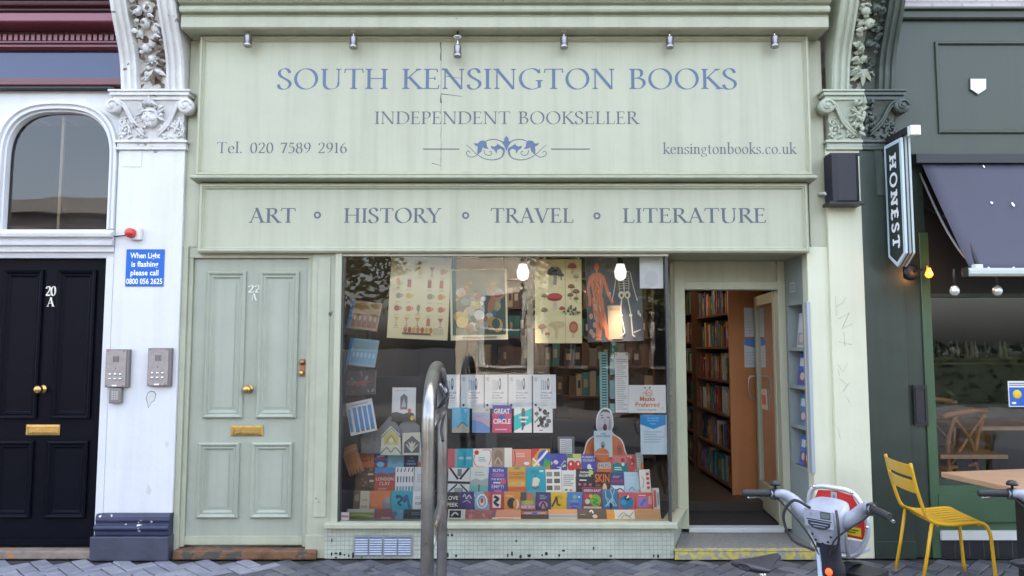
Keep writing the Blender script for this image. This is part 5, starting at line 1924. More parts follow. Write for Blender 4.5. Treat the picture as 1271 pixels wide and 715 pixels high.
    (3, 589, 610.5, 607.5, 632, (.3, .5, .7), 'light blue book with a red and white radiating hand', ops(('p', [(1, 1), (1, .2), (.6, 1)], (.65, .15, .1)), ('e', .5, .45, .38, .42, Wt), ('e', .5, .45, .28, .33, (.15, .4, .65)), ('e', .5, .42, .17, .25, (.8, .7, .6)), ('e', .5, .5, .1, .15, RD))),
    (3, 608, 611, 625, 632, (.6, .05, .05), 'red book with a black and white figure panel', ops(('r', .2, .08, .8, .85, Wt), ('s', [(.3, .75), (.6, .6), (.35, .4), (.65, .2)], .2, Bk))),
    (3, 625.5, 610.5, 645.5, 632, (.8, .33, .04), 'orange book with a large black disc', ops(('e', .48, .35, .28, .3, Bk), ('e', .78, .3, .14, .26, Wt), ('e', .7, .3, .13, .25, (.8, .33, .04)), ('l', .15, .72, .8, .84, 1, (.8, .7, .55)))),
    (3, 646, 611, 664.5, 632, (.3, .27, .2), 'collage covered book with pink capitals along its foot', ops(('r', 0, .5, .4, 1, (.1, .08, .08)), ('p', [(.4, .5), (.6, 1), (.8, .5)], OR), ('e', .5, .38, .4, .14, (.4, .55, .1)), ('r', 0, 0, 1, .26, (.75, .25, .35)), ('t', 'ARK BOT', .5, .06, .14, Wt, .9))),
    (3, 665, 611, 683.5, 632, (.05, .06, .16), 'navy book with a pink glow in its lower half', ops(('e', .5, .25, .3, .22, (.6, .25, .35)), ('s', [(.3, .05), (.5, .4), (.7, .05)], .1, NV), ('l', .25, .6, .8, .88, 3, (.45, .45, .6)))),
    (3, 684, 611, 703.5, 632, YE, 'bright yellow book with a dark running shape', ops(('s', [(.05, .15), (.25, .5), (.35, .7), (.42, .3), (.6, .25)], .12, (.1, .06, .03)), ('l', .4, .6, .9, .85, 2, (.55, .36, .02)))),
    (3, 704, 611, 722.5, 632, (.08, .24, .62), 'blue night sky book with a green dot', ops(('e', .5, .72, .13, .12, (.25, .5, .2)), ('e', .8, .72, .07, .06, Wt), ('e', .5, .25, .3, .18, (.05, .14, .45)), ('l', .25, .4, .75, .55, 2, (.3, .5, .8)), ('s', [(.1, .1), (.5, .2), (.9, .08)], .05, PK))),
    (3, 723, 605, 747.5, 632, (.25, .06, .12), 'maroon cookery book covered in bright green leaves', ops(('t', 'GREEN EAST', .5, .8, .1, Wt), ('e', .66, .4, .27, .28, (.2, .5, .03)), ('s', [(.5, .5), (.75, .4), (.55, .3), (.8, .2)], .07, (.06, .25, .02)), ('e', .25, .35, .13, .12, (.7, .68, .6)), ('e', .2, .58, .1, .09, RD), ('e', .42, .6, .09, .08, YE), ('r', .06, .04, .94, .13, CR))),
    (3, 748, 607.5, 767.5, 632, (.05, .2, .34), 'dark blue book with pale lightning branches', ops(*[('s', [(.5 + .35 * math.sin(i * 2.1), .98), (.5 + .28 * math.sin(i * 2.1 + .6), .6), (.5 + .38 * math.sin(i * 1.7), .15)], .05, (.4, .62, .72), False) for i in range(7)], ('e', .5, .18, .08, .16, NV))),
    (3, 768, 611, 788, 632, (.65, .1, .12), 'red book with a large round blue bird', ops(('e', .48, .4, .44, .4, (.02, .2, .4)), ('e', .52, .65, .16, .14, Bk), ('p', [(.45, .6), (.58, .85), (.66, .7)], Wt), ('e', .3, .4, .2, .15, (.03, .35, .55)))),
    (3, 789, 611.5, 810, 632, (.68, .11, .09), 'red framed book with a violet bird panel, third row right end', ops(('r', .15, .1, .72, .72, (.35, .2, .5)), ('s', [(.3, .2), (.45, .45), (.6, .6)], .14, (.06, .15, .5)), ('r', .75, .3, .95, .8, (.75, .35, .28)), ('l', .2, .8, .75, .9, 1, Wt))),
    (3, 810.5, 606, 819, 632, (.6, .58, .52), 'pale book turned sideways at the far right of the third row', ops(('r', .1, .1, .5, .9, RD), ('r', .6, .2, .9, .8, (.2, .35, .4)))),
    (4, 556, 631.5, 577.5, 647, (.62, .62, .6), 'white framed black art book in the front row beside the bike stand', ops(('r', .08, .25, .75, .9, Bk), ('s', [(.2, .4), (.4, .7), (.6, .5)], .1, (.55, .55, .55)))),
    (4, 578, 632, 610.5, 647, (.33, .12, .13), 'dull maroon patterned book in the front row', both(hatch(31, 16, [(.5, .25, .25), (.2, .08, .12), (.45, .35, .36)]), ops(('r', 0, 0, 1, .12, (.6, .58, .55))))),
    (4, 611, 632, 646.5, 647, (.62, .28, .18), 'peach coloured book in the front row, below the orange disc book', ops(('r', 0, .1, 1, .3, (.75, .62, .52)), ('l', .2, .15, .9, .25, 1, (.5, .15, .1)), ('p', [(0, 1), (.15, 1), (.1, .3), (0, .3)], (.2, .1, .15)))),
    (4, 647, 632, 680.5, 647, (.035, .03, .035), 'black book with a red and grey band in the front row', ops(('r', 0, .55, 1, .85, (.45, .1, .08)), ('r', .1, .62, .9, .74, (.4, .4, .42)), ('r', .4, .6, .6, .78, BL))),
    (4, 681, 631.5, 716.5, 647, (.55, .5, .46), 'beach picture book with an orange top, front row', ops(('r', 0, .6, 1, 1, (.7, .32, .14)), ('r', 0, .3, 1, .5, (.35, .38, .42)), ('r', 0, 0, 1, .14, (.75, .75, .74)))),
    (4, 717, 630.5, 752.5, 647, (.1, .07, .06), 'dark brown book with a small pale hand, front row', ops(('e', .6, .35, .09, .16, (.7, .55, .42)), ('s', [(.42, .7), (.5, .85), (.55, .6)], .05, Wt), ('l', .08, .48, .35, .58, 1, (.5, .45, .4)))),
    (4, 753, 632, 788, 647, (.74, .72, .66), 'white drawing book with an orange left side, front row', ops(('r', 0, 0, .28, 1, (.75, .32, .04)), ('s', [(.4, .3), (.6, .7), (.8, .4), (.95, .8)], .03, (.3, .28, .22)), ('s', [(.5, .2), (.65, .5), (.85, .2)], .04, (.45, .42, .3)))),
    (4, 788.5, 631, 820, 647, (.5, .28, .13), 'plain tan book at the right end of the front row', ops(('l', .15, .8, .9, .9, 1, (.35, .18, .08)))),
]
for row, x0, y0, x1, y1, c, lab, dr in BOOKS:
    side = (x0 in (790, 794, 810.5))
    if row == 4:
        slab('display_book', lab, 'book', x0, y0, x1, y1, YR[4], c, dr, lean=.7, th=.014, group=GB, extra=0.0)
    else:
        slab('display_book', lab, 'book', x0, y0, x1, y1, YR[row] - random.uniform(0, .012), c, dr, lean=.16, rot=random.uniform(-.022, .022), group=GB, extra=.035, yaw=(.25 if side else random.uniform(-.05, .05)))
# black stepped stand
t = thing('display_stand', 'black cloth covered stepped stand under the window books', 'stand', (0, .4, .262))
for row, h in ((3, .30), (2, .45), (1, .63)):
    b = MB()
    Yf = YR[row] + .03
    zt = P(635, {3: 634, 2: 612, 1: 588}[row], Yf)[1]
    b.box(-1.13 + (3 - row) * .01, 1.03 - (3 - row) * .02, Yf - .045, Yf + .11, .236, zt, BLKC)
    b.build('step', t)
b = MB()
zt = P(635, 467, .78)[1]
b.box(-1.18, .32, .80, .83, .236, zt, BLKC)
b.box(.33, 1.03, .80, .83, .263, P(635, 520, .8)[1], BLKC)
b.build('backdrop', t)
b = MB()
zs_ = P(635, 538, .72)[1]
b.box(-.5, .32, .69, .799, zs_ - .02, zs_, BLKC)
b.box(-.21, -.12, .68, .689, zs_ - .3, zs_ + .03, mat('stand_bracket', (.03, .03, .035), .5))
b.build('ledge', t)
# five face-out books on the black ledge
G5 = 'five books on the black ledge'
F5 = [(561, 506, 582.5, 537, (.1, .5, .75), 'sky blue beach book, leftmost on the black ledge', ops(('p', [(0, 0), (1, 0), (1, .2), (.6, .35), (.3, .28), (0, .12)], (.5, .46, .36)), ('s', [(.3, .2), (.6, .4), (.9, .25)], .06, (.12, .16, .1)), ('e', .8, .88, .1, .07, LB))),
      (586, 506, 608, 537, (.55, .55, .72), 'pink and pale blue watercolour book on the black ledge', ops(('r', 0, .8, 1, 1, (.78, .76, .72)), ('p', [(0, .5), (.5, .45), (1, .2), (1, 0), (0, 0)], (.2, .36, .7)), ('p', [(0, .6), (1, .5), (1, .35), (0, .52)], (.72, .45, .55)), ('r', .75, .85, .95, .94, (.4, .55, .15)), ('l', .2, .62, .8, .74, 2, (.45, .35, .5)))),
      (611, 503, 635, 537, (.62, .07, .18), 'crimson and violet book lettered GREAT CIRCLE on the black ledge', ops(('r', 0, .72, 1, 1, (.12, .08, .4)), ('e', .5, .55, .2, .12, (.1, .1, .5)), ('t', 'GREAT', .5, .70, .17, Wt, .82, .03), ('t', 'CIRCLE', .5, .33, .17, Wt, .9, .03), ('l', .15, .1, .85, .18, 1, (.8, .6, .6)))),
      (638, 505, 660, 537, Wt, 'white and turquoise diagonal book with a tall figure on the black ledge', ops(('p', [(0, .65), (1, .95), (1, .4), (0, .06)], (.03, .55, .58)), ('r', .42, .25, .62, .85, (.1, .12, .14)), ('e', .52, .88, .1, .07, (.2, .15, .12)), ('r', .3, .55, .8, .62, Wt), ('r', .38, .4, .7, .46, Wt), ('s', [(.52, .25), (.45, .1)], .1, (.1, .1, .12)))),
      (662, 504, 686, 537, (.78, .78, .77), 'white book with a dense black ink drawing, rightmost on the black ledge', hatch(44, 26, [Bk, Bk, (.12, .12, .13)], x0=.15, x1=.85, y0=.12, y1=.9, sz=(.05, .15)))]
for x0, y0, x1, y1, c, lab, dr in F5:
    slab('display_book', lab, 'book', x0, y0, x1, y1, .66, c, dr, lean=.12, group=G5)
# white leaflets above
GP = 'row of white leaflets'


def leaflet(pn):
    pn.rect(.06, .8, .2, .92, (.6, .62, .65))
    for i, c in enumerate(((.55, .6, .62), (.45, .55, .62), (.35, .5, .65))):
        pn.rect(.34 + i * .085, .54, .40 + i * .085, .86 - .02 * i, c)
    pn.ell(.66, .72, .06, .18, (.12, .1, .11))
    pn.ell(.66, .75, .028, .1, (.75, .72, .72))
    pn.sans('Which will', .33, .44, .055, (.2, .2, .22), .6, .01, 'L')
    pn.sans('be your', .33, .365, .055, (.2, .2, .22), .6, .01, 'L')
    pn.sans('favourite?', .33, .29, .055, (.2, .2, .22), .6, .01, 'L')
    for i in range(4):
        pn.rect(.33, .22 - i * .045, (.75, .66, .58, .62)[i], .232 - i * .045, (.5, .5, .52))
    pn.ell(.12, .1, .055, .04, (.05, .05, .06))


for (x0, x1), lab in zip(((543, 570.5), (572, 600.5), (601.5, 630), (631, 660), (661.5, 690)),
                         ('white leaflet half hidden behind the bike stand, leftmost of five', 'second white leaflet from the bike stand, above the beach book', 'middle white leaflet of five, above the GREAT CIRCLE book',
                          'fourth white leaflet of five, above the turquoise diagonal book', 'rightmost white leaflet of five, above the black ink drawing book')):
    slab('leaflet', lab, 'leaflet', x0, 465, x1, 507, .75, (.86, .87, .89), leaflet, lean=.05, th=.003, group=GP)

# hanging posters
PB = (.84, .72, .40)


def drinks(pn):
    pn.rect(.03, .02, .97, .98, (.86, .73, .42))
    rg = random.Random(4)
    for r in range(5):
        for c in range(5):
            cx, cy = .15 + c * .175 + rg.uniform(-.02, .02), .2 + r * .155
            k = rg.choice((0, 1, 2, 3))
            col = rg.choice([(.6, .16, .05), (.7, .3, .06), (.45, .08, .05), (.7, .45, .1), (.35, .3, .15)])
            if rg.random() < .12: continue
            if k == 0:
                pn.poly([(cx - .045, cy + .06), (cx, cy), (cx + .045, cy + .06)], col); pn.rect(cx - .005, cy - .045, cx + .005, cy, (.3, .22, .1)); pn.rect(cx - .03, cy - .05, cx + .03, cy - .044, (.3, .22, .1))
            elif k == 1:
                pn.rect(cx - .03, cy - .04, cx + .03, cy + .05, col); pn.rect(cx - .03, cy + .052, cx + .03, cy + .065, (.55, .45, .25))
            elif k == 2:
                pn.ell(cx, cy + .01, .045, .035, col); pn.stroke([(cx + .04, cy + .03), (cx + .075, cy + .015), (cx + .04, cy - .01)], .014, col)
            else:
                pn.ell(cx, cy + .02, .03, .045, col); pn.rect(cx - .006, cy - .05, cx + .006, cy - .02, (.3, .22, .1)); pn.rect(cx - .028, cy - .055, cx + .028, cy - .049, (.3, .22, .1))
            pn.rect(cx - .04, cy - .072, cx + .04, cy - .066, (.5, .4, .25))
    pn.rect(.25, .05, .72, .075, (.2, .12, .07))
    for i in range(7):
        pn.ell(.3 + i * .07, .11, .03, .035, [(.6, .2, .05), (.4, .1, .05), (.7, .4, .1)][i % 3])
    pn.rect(.76, .06, .93, .14, (.65, .54, .32))
    pn.sans('DRINKS', .5, .93, .03, (.4, .25, .12), .5)


def stilllife(pn):
    pn.rect(.035, .07, .965, .985, (.05, .1, .075))
    rg = random.Random(12)
    cs = [(.35, .2, .06), (.5, .28, .05), (.1, .22, .16), (.3, .32, .28), (.55, .5, .36), (.12, .14, .1), (.25, .12, .06), (.08, .18, .22), (.45, .38, .12)]
    for i in range(46):
        cx, cy = rg.uniform(.13, .87), rg.uniform(.15, .72)
        pn.ell(cx, cy, rg.uniform(.03, .11), rg.uniform(.03, .08), rg.choice(cs), 12, rg.uniform(0, 3))
    for i in range(16):
        a = i * .4
        pn.stroke([(.74, .78), (.74 + .08 * math.cos(a), .8 + .06 * math.sin(a)), (.74 + .16 * math.cos(a + .3), .8 + .12 * math.sin(a + .3))], .012, (.5, .26, .12), True, True)
    pn.ell(.84, .62, .12, .06, (.5, .2, .1), 14, .3)
    pn.ell(.84, .63, .09, .035, (.2, .08, .05), 14, .3)
    pn.ell(.72, .5, .06, .13, (.45, .17, .07), 14, -.3)
    for i in range(9):
        pn.stroke([(.1 + i * .03, .55 + i * .03), (.14 + i * .03, .59 + i * .028)], .03, [(.55, .35, .08), (.5, .1, .06)][i % 2])
    pn.ell(.82, .2, .09, .1, (.6, .36, .1)); pn.ell(.79, .22, .07, .08, (.05, .1, .075))
    pn.ell(.2, .25, .1, .08, (.65, .48, .12)); pn.ell(.5, .35, .09, .07, (.55, .55, .5))
    pn.rect(.2, .025, .8, .045, (.4, .32, .2))


def mushrooms(pn):
    def mush(cx, cy, s, cap, st=(.62, .5, .32), k=0):
        pn.stroke([(cx, cy + .02), (cx + .01 * s, cy - .04 * s), (cx, cy - .085 * s)], .05 * s, st)
        if k == 0:
            pn.poly([(cx - .11 * s, cy), (cx - .1 * s, cy + .03 * s), (cx - .05 * s, cy + .06 * s), (cx + .05 * s, cy + .06 * s), (cx + .1 * s, cy + .03 * s), (cx + .11 * s, cy)], cap)
        else:
            pn.ell(cx, cy + .02 * s, .12 * s, .035 * s, cap)
        pn.ell(cx, cy, .1 * s, .009 * s, (cap[0] * .5, cap[1] * .5, cap[2] * .5))
    pn.rect(.645, 0, .655, 1, (.5, .42, .28))
    mush(.42, .82, 1.5, (.06, .055, .07), (.3, .27, .28)); mush(.56, .8, .6, (.1, .09, .1), (.3, .27, .28))
    mush(.42, .52, 1.4, (.55, .06, .07), (.7, .5, .4), 1); mush(.2, .55, .6, (.35, .2, .1)); mush(.58, .4, .6, (.55, .08, .06))
    mush(.2, .38, .7, (.4, .25, .1)); mush(.15, .18, .8, (.5, .2, .06)); mush(.26, .1, .5, (.5, .1, .05))
    pn.stroke([(.45, .05), (.45, .15), (.32, .24)], .06, (.68, .55, .3)); pn.stroke([(.45, .12), (.5, .2), (.62, .25)], .06, (.68, .55, .3)); pn.ell(.47, .22, .18, .04, (.7, .52, .26))
    mush(.8, .9, .9, (.45, .1, .06)); mush(.88, .78, .6, (.5, .42, .3)); mush(.78, .66, .7, (.3, .14, .06)); mush(.88, .6, .7, (.28, .13, .06)); mush(.76, .56, .6, (.3, .14, .06)); mush(.88, .52, .5, (.3, .14, .06))
    rg = random.Random(2)
    for i in range(26):
        pn.ell(.82 + rg.gauss(0, .055), .38 + rg.gauss(0, .025), .022, .014, rg.choice([(.16, .13, .08), (.4, .34, .22), (.1, .09, .06)]))
    pn.ell(.82, .19, .095, .07, (.5, .13, .06)); pn.ell(.82, .19, .06, .045, (.6, .22, .1)); pn.stroke([(.82, .12), (.8, .06)], .05, (.66, .5, .3))


def anatomy(pn):
    pn.rect(0, 0, 1, 1, (.095, .095, .105))
    M_, D_ = (.6, .19, .09), (.3, .07, .04)
    # muscle figure
    pn.ell(.2, .88, .045, .045, M_)
    pn.rect(.185, .8, .215, .85, M_)
    pn.poly([(.07, .77), (.14, .81), (.26, .81), (.33, .77), (.3, .62), (.27, .5), (.13, .5), (.1, .62)], M_)
    for sx, pts in ((1, [(.09, .77), (.04, .63), (.06, .5), (.05, .42)]), (1, [(.31, .77), (.37, .62), (.42, .52), (.47, .45)])):
        pn.stroke(pts, .055, M_)
    pn.stroke([(.15, .52), (.16, .36), (.2, .22), (.19, .06)], .1, M_, True, False)
    pn.stroke([(.25, .52), (.27, .36), (.3, .22), (.37, .06)], .1, M_, True, False)
    for k in range(14):
        a = random.Random(k).uniform
        x, y = a(.1, .3), a(.5, .78)
        pn.stroke([(x, y), (x + a(-.03, .03), y - .05)], .014, D_ if k % 2 else (.62, .3, .2))
    for k in range(10):
        a = random.Random(50 + k).uniform
        x = a(.12, .3); y = a(.14, .46)
        pn.stroke([(x, y), (x + .01, y - .07)], .012, (.66, .42, .32) if k % 2 else D_)
    pn.poly([(.15, .05), (.22, .06), (.25, .02), (.12, .02)], M_); pn.poly([(.34, .06), (.4, .06), (.43, .01), (.35, .02)], M_)
    for cx, cy in ((.07, .3), (.13, .2), (.06, .12), (.1, .08)):
        pn.ell(cx, cy, .035, .035, (.5, .3, .22))
    # label card
    pn.rect(.37, .03, .62, .42, (.5, .34, .21)); pn.rect(.4, .36, .59, .39, (.4, .25, .15))
    # skeleton
    B_ = (.6, .55, .46)
    pn.ell(.68, .87, .042, .045, B_); pn.ell(.665, .875, .01, .01, Bk); pn.ell(.695, .875, .01, .01, Bk)
    pn.stroke([(.68, .83), (.68, .55)], .02, B_, False)
    for i in range(7):
        z = .79 - i * .028
        w = .085 + .012 * math.sin(i * .5)
        pn.stroke([(.68, z), (.68 - w, z - .01), (.68 - w * .8, z - .035)], .009, B_); pn.stroke([(.68, z), (.68 + w, z - .01), (.68 + w * .8, z - .035)], .009, B_)
    pn.stroke([(.56, .81), (.8, .81)], .016, B_, False)
    for sx in (-1, 1):
        pn.ell(.68 + sx * .055, .54, .055, .045, (.66, .56, .38)); pn.ell(.68 + sx * .05, .535, .025, .022, (.12, .1, .1))
        pn.stroke([(.68 + sx * .12, .8), (.68 + sx * .16, .66), (.68 + sx * .2, .54), (.68 + sx * .23, .47)], .016, B_)
    pn.stroke([(.63, .5), (.6, .34), (.63, .22), (.66, .1)], .02, B_); pn.stroke([(.74, .5), (.78, .32), (.79, .2), (.8, .07)], .022, B_)
    pn.ell(.78, .3, .03, .02, B_); pn.ell(.61, .3, .025, .018, B_)
    pn.stroke([(.66, .1), (.58, .06)], .02, B_, False); pn.stroke([(.8, .07), (.84, .05)], .024, B_, False)
    pn.stroke([(.82, .1), (.95, .13)], .02, B_, False); pn.ell(.92, .33, .02, .03, B_); pn.ell(.95, .3, .015, .02, B_)


def hang(label, x0, y0, x1, y1, Y, base, dr, rot, yaw=0.0, frame=None):
    X0, X1, Z0, Z1 = PR(x0, y0, x1, y1, Y)
    t = thing('hanging_poster', label, 'poster', ((X0 + X1) / 2, Y, Z0), 'posters hanging in the shop window')
    w, h = X1 - X0, Z1 - Z0
    U = Vector((math.cos(rot) * math.cos(yaw), math.sin(yaw), math.sin(rot)))
    V = Vector((-math.sin(rot), 0, math.cos(rot)))
    c = Vector(((X0 + X1) / 2, Y, (Z0 + Z1) / 2))
    o = c - U * w / 2 - V * h / 2
    n = U.cross(V).normalized()
    b = MB()
    b.prism([o, o + U * w, o + U * w + V * h, o + V * h], n * -.006, flat((.55, .48, .32)))
    b.poly([p + n * .0004 for p in (o, o + U * w, o + U * w + V * h, o + V * h)], flat(base))
    pn = Panel(b, o + n * .0004, U, V, w, h)
    dr(pn)
    b.build('sheet', t)
    for f in (.06, .94):
        b = MB()
        q = o + U * (w * f) + V * h
        b.tube([q, (q.x, Y, 2.749 if Y > .17 else 2.3)], .0025, flat((.6, .6, .58)), 4)
        b.build('cord', t)
    return t


hang('cream drinks chart with rows of small glasses, leftmost poster in the window, hanging askew', 483, 319, 558, 421, .26, PB, drinks, -.045)
hang('dark green still life print crowded with coloured shapes, second poster from the left', 559, 334, 630, 422, .3, (.84, .74, .45), stilllife, .02, .12)
hang('cream poster of painted mushrooms, second from the right', 664, 322, 722, 426, .3, (.85, .72, .38), mushrooms, 0.0)
hang('dark grey anatomy poster with a muscle figure and a skeleton, rightmost large poster', 728, 318, 797, 424, .26, (.1, .1, .11), anatomy, .03)
slab('paper_sheet', 'blank white sheet stuck near the top right corner of the window', 'paper', 794, 318, 823, 358, .12, (.82, .82, .82), ops(('e', .5, .3, .3, .25, (.74, .73, .72))), lean=0, th=.002)
# postcard racks at the left
GC = 'postcard boards at the left of the window'


def cards(base, ink, n):
    def f(pn):
        pn.rect(.0, 0, .1, 1, (.06, .25, .6))
        for i in range(n):
            x = .14 + i * .84 / n
            pn.rect(x, .08, x + .76 / n, .55, ink); pn.ell(x + .38 / n, .4, .22 / n, .1, base)
        pn.rect(.14, .62, .96, .92, (ink[0] * .8 + .1, ink[1] * .8 + .1, ink[2] * .8))
    return f


slab('postcard_board', 'tan postcard board with a blue edge, highest at the left of the window', 'postcards', 433, 373, 471, 410, .35, (.5, .33, .2), cards((.55, .4, .28), (.35, .16, .09), 5), lean=.3, rot=-.12, th=.02, group=GC)
slab('postcard_board', 'pale blue postcard board under the tan one at the left', 'postcards', 432, 420, 468, 455, .35, (.3, .45, .55), cards((.45, .6, .68), (.2, .4, .55), 6), lean=.3, rot=-.1, th=.02, group=GC)
slab('postcard_board', 'dark postcard rack with small red and grey cards, lowest at the left', 'postcards', 430, 458, 466, 490, .38, (.08, .06, .055), both(hatch(7, 14, [(.4, .12, .09), (.3, .3, .3), (.45, .42, .4)], sz=(.05, .1)), ops(('p', [(.0, .4), (.5, .55), (.95, .5), (.5, .4)], (.35, .1, .08)))), lean=.4, rot=.05, th=.02, group=GC)
b = MB()
b.tube([(-1.15, .62, .27), (-1.15, .62, 1.75)], .012, BLKM, 8)
b.tube([(-1.15, .62, .27), (-1.15, .45, .27)], .012, BLKM, 8)
for z in (1.0, 1.25, 1.53):
    b.tube([(-1.15, .62, z), (-1.05, .39, z)], .008, BLKM, 6)
tag(b.build('rack_stand', at=(-1.15, .62, .27)), 'thin black stand holding the tilted postcard boards at the left of the window', 'stand')

slab('picture_card', 'tilted white card with tall blue panels, leaning at the left of the window', 'card', 432, 497, 465, 538, .3, (.75, .77, .78), ops(('r', .02, .1, .13, .8, (.1, .35, .65)), *[('r', .22 + i * .19, .12, .36 + i * .19, .82, (.06, .28, .62)) for i in range(4)], *[('r', .22 + i * .19, .06, .36 + i * .19, .14, (.2, .2, .2)) for i in range(4)], ('l', .2, .88, .9, .96, 1, (.4, .42, .45))), lean=.2, rot=.22, th=.004)
slab('picture_card', 'upright white card with a small dark building picture, behind the gabled cards', 'card', 486.5, 481, 516, 523, .5, (.8, .8, .78), ops(('p', [(.35, .35), (.35, .72), (.5, .82), (.65, .72), (.65, .35)], (.15, .15, .17)), ('p', [(.4, .42), (.5, .7), (.6, .42)], (.5, .48, .5)), ('p', [(0, .25), (.2, .28), (.5, .22), (.75, .28), (.92, .24), (1, .0), (0, 0)], (.03, .03, .03)), ('e', .74, .32, .08, .06, RD), ('e', .86, .1, .08, .07, YE), ('l', .12, .9, .9, .94, 1, (.5, .5, .5))), lean=.1, th=.004)


def gable(label, pts, Y, base, dr, group='gabled house shaped cards'):
    """house shaped card, outline in picture points"""
    q = [P(x, y, Y) for x, y in pts]
    Zm = min(z for x, z in q)
    b = MB()
    V_ = [(x, Y + .15 * (z - Zm), z) for x, z in q]
    b.prism(V_, (0, .004, 0), flat((.5, .5, .48)))
    n = Vector((0, -1, .15)).normalized()
    b.poly([Vector(p) + n * .0005 for p in V_], flat(base))
    xs = [p[0] for p in q]; zs__ = [p[1] for p in q]
    pn = Panel(b, (min(xs), Y, Zm), (1, 0, 0), (0, .15, 1), max(xs) - min(xs), (max(zs__) - Zm) * 1.011)
    pn.k = 6
    dr(pn)
    tag(b.build('shaped_card', at=((min(xs) + max(xs)) / 2, Y, Zm)), label, 'card', group)


GY = (.2, .2, .215)
gable('round shouldered grey card at the left of the gabled group', [(448, 563), (447, 545), (452, 535), (460, 531), (470, 534), (474, 545), (474, 563)], .5, GY, hatch(1, 10, [(.25, .25, .26), (.16, .16, .17)], .2, .2, .8, .6, (.03, .1)))
gable('tall peaked grey card in the middle of the gabled group', [(465, 563), (467, 535), (483, 517), (496, 532), (498, 563)], .47, (.23, .23, .245), hatch(2, 8, [(.28, .28, .29), (.18, .18, .19)], .2, .2, .8, .6, (.03, .1)))
gable('peaked grey card at the right of the gabled group', [(494, 563), (495, 528), (506, 518), (520, 529), (522, 563)], .485, (.22, .22, .235), hatch(3, 8, [(.27, .27, .28), (.17, .17, .18)], .2, .2, .8, .6, (.03, .1)))
gable('yellow and white house shaped card with an ornate doorway', [(472, 565), (473, 541), (484, 529), (496, 540), (498, 565)], .42, (.7, .68, .55), ops(('p', [(.15, .35), (.15, .62), (.48, .86), (.85, .62), (.85, .35)], (.62, .52, .16)), ('s', [(.05, .6), (.48, .92), (.95, .6)], .05, (.2, .2, .2), False), ('s', [(.0, .05), (.3, .25), (.5, .1), (.7, .25), (1, .05)], .06, (.25, .25, .22)), ('s', [(.25, .4), (.48, .66), (.75, .4)], .06, (.3, .26, .1)), ('e', .5, .5, .1, .08, (.75, .72, .5))))
gable('cream house shaped card with black leaf tracery', [(499, 565), (499, 538), (521, 537), (523, 565)], .42, (.68, .66, .52), ops(('p', [(.1, .1), (.1, .55), (.5, .85), (.9, .55), (.9, .1)], (.1, .1, .11)), *[('s', [(.5, .15), (.5 + .3 * math.cos(a), .4 + .2 * math.sin(a))], .06, (.62, .62, .5), False) for a in (.3, 1, 1.57, 2.1, 2.8)], ('e', .5, .45, .1, .1, (.65, .62, .4))))
slab('display_book', 'orange brown book tilted at the far left, leaning against the black cloth', 'book', 428, 553, 447, 589, .4, (.52, .2, .05), ops(('r', .0, .82, 1, .85, (.7, .4, .15)), ('l', .15, .4, .8, .75, 4, (.38, .13, .03)), ('s', [(.7, .3), (.75, .7)], .05, (.3, .08, .03)), *[('p', [(.1 + i * .2, 0), (.2 + i * .2, 0), (.16 + i * .2, .2)], Bk) for i in range(4)]), lean=.2, rot=.38, group=GB)
# right hand papers
slab('price_strip', 'tall teal strip printed with a column of black marks', 'notice', 744.5, 437, 754.5, 510, .7, (.2, .4, .38), ops(*[('r', .25, .03 + i * .045, .85, .05 + i * .045, (.03, .08, .08)) for i in range(21)]), lean=.02, th=.004)
for (y0, y1), w in zip(((443, 465), (472, 495), (501, 513)), ('topmost', 'middle', 'lowest')):
    slab('teal_card', '%s of three small plain teal cards between the tall strips' % w, 'card', 757, y0, 763, y1, .7, (.24, .46, .5), None, lean=.02, th=.004, group='small teal cards')
slab('price_strip', 'long white list with fine printed lines, beside the teal strip', 'notice', 763.5, 437.5, 780, 512, .66, (.74, .74, .72), ops(*[('r', .1, .05 + i * .036, random.Random(i).uniform(.55, .92), .062 + i * .036, (.35, .36, .36)) for i in range(24)], ('e', .1, .97, .06, .012, Bk), ('e', .9, .97, .06, .012, Bk)), lean=.02, th=.004)
slab('notice_sign', 'white notice reading Masks Preferred in orange letters', 'sign', 780.5, 478, 826.5, 512.5, .1, (.82, .81, .78), ops(('t', 'Masks', .5, .43, .16, (.75, .22, .09), .6, .025), ('t', 'Preferred', .5, .22, .16, (.75, .22, .09), .7, .025), ('s', [(.47, .62), (.47, .78), (.55, .88), (.63, .78), (.63, .64), (.47, .62)], .02, (.7, .2, .1), False), ('s', [(.49, .68), (.55, .74), (.61, .68)], .02, (.7, .2, .1), False), ('t', 'Yes', .43, .68, .07, (.7, .2, .1), .2), ('e', .44, .9, .02, .03, Bk), ('e', .57, .92, .02, .03, Bk), ('t', 'Thank You. Keep Safe', .48, .09, .055, (.15, .15, .16), .6), ('r', .85, .1, .93, .2, (.7, .55, .5)), ('r', .862, .115, .918, .185, (.82, .81, .78))), lean=0, th=.003)
slab('notice_sign', 'white notice with a blue arrow shaped head, below the masks notice', 'sign', 795, 515, 829, 564, .13, (.66, .78, .84), ops(('p', [(0, 1), (.93, 1), (.93, .76), (.48, .64), (0, .76)], (.02, .3, .68)), ('t', 'TELL US IF YOU', .46, .9, .03, (.5, .7, .9), .8), ('t', 'ARE SHOPPING', .46, .84, .03, (.5, .7, .9), .8), ('t', 'PLEASE', .46, .76, .03, (.5, .7, .9), .4), ('l', .12, .3, .88, .62, 5, (.45, .58, .62)), ('r', .93, 0, 1, 1, (.8, .82, .82))), lean=0, th=.003)
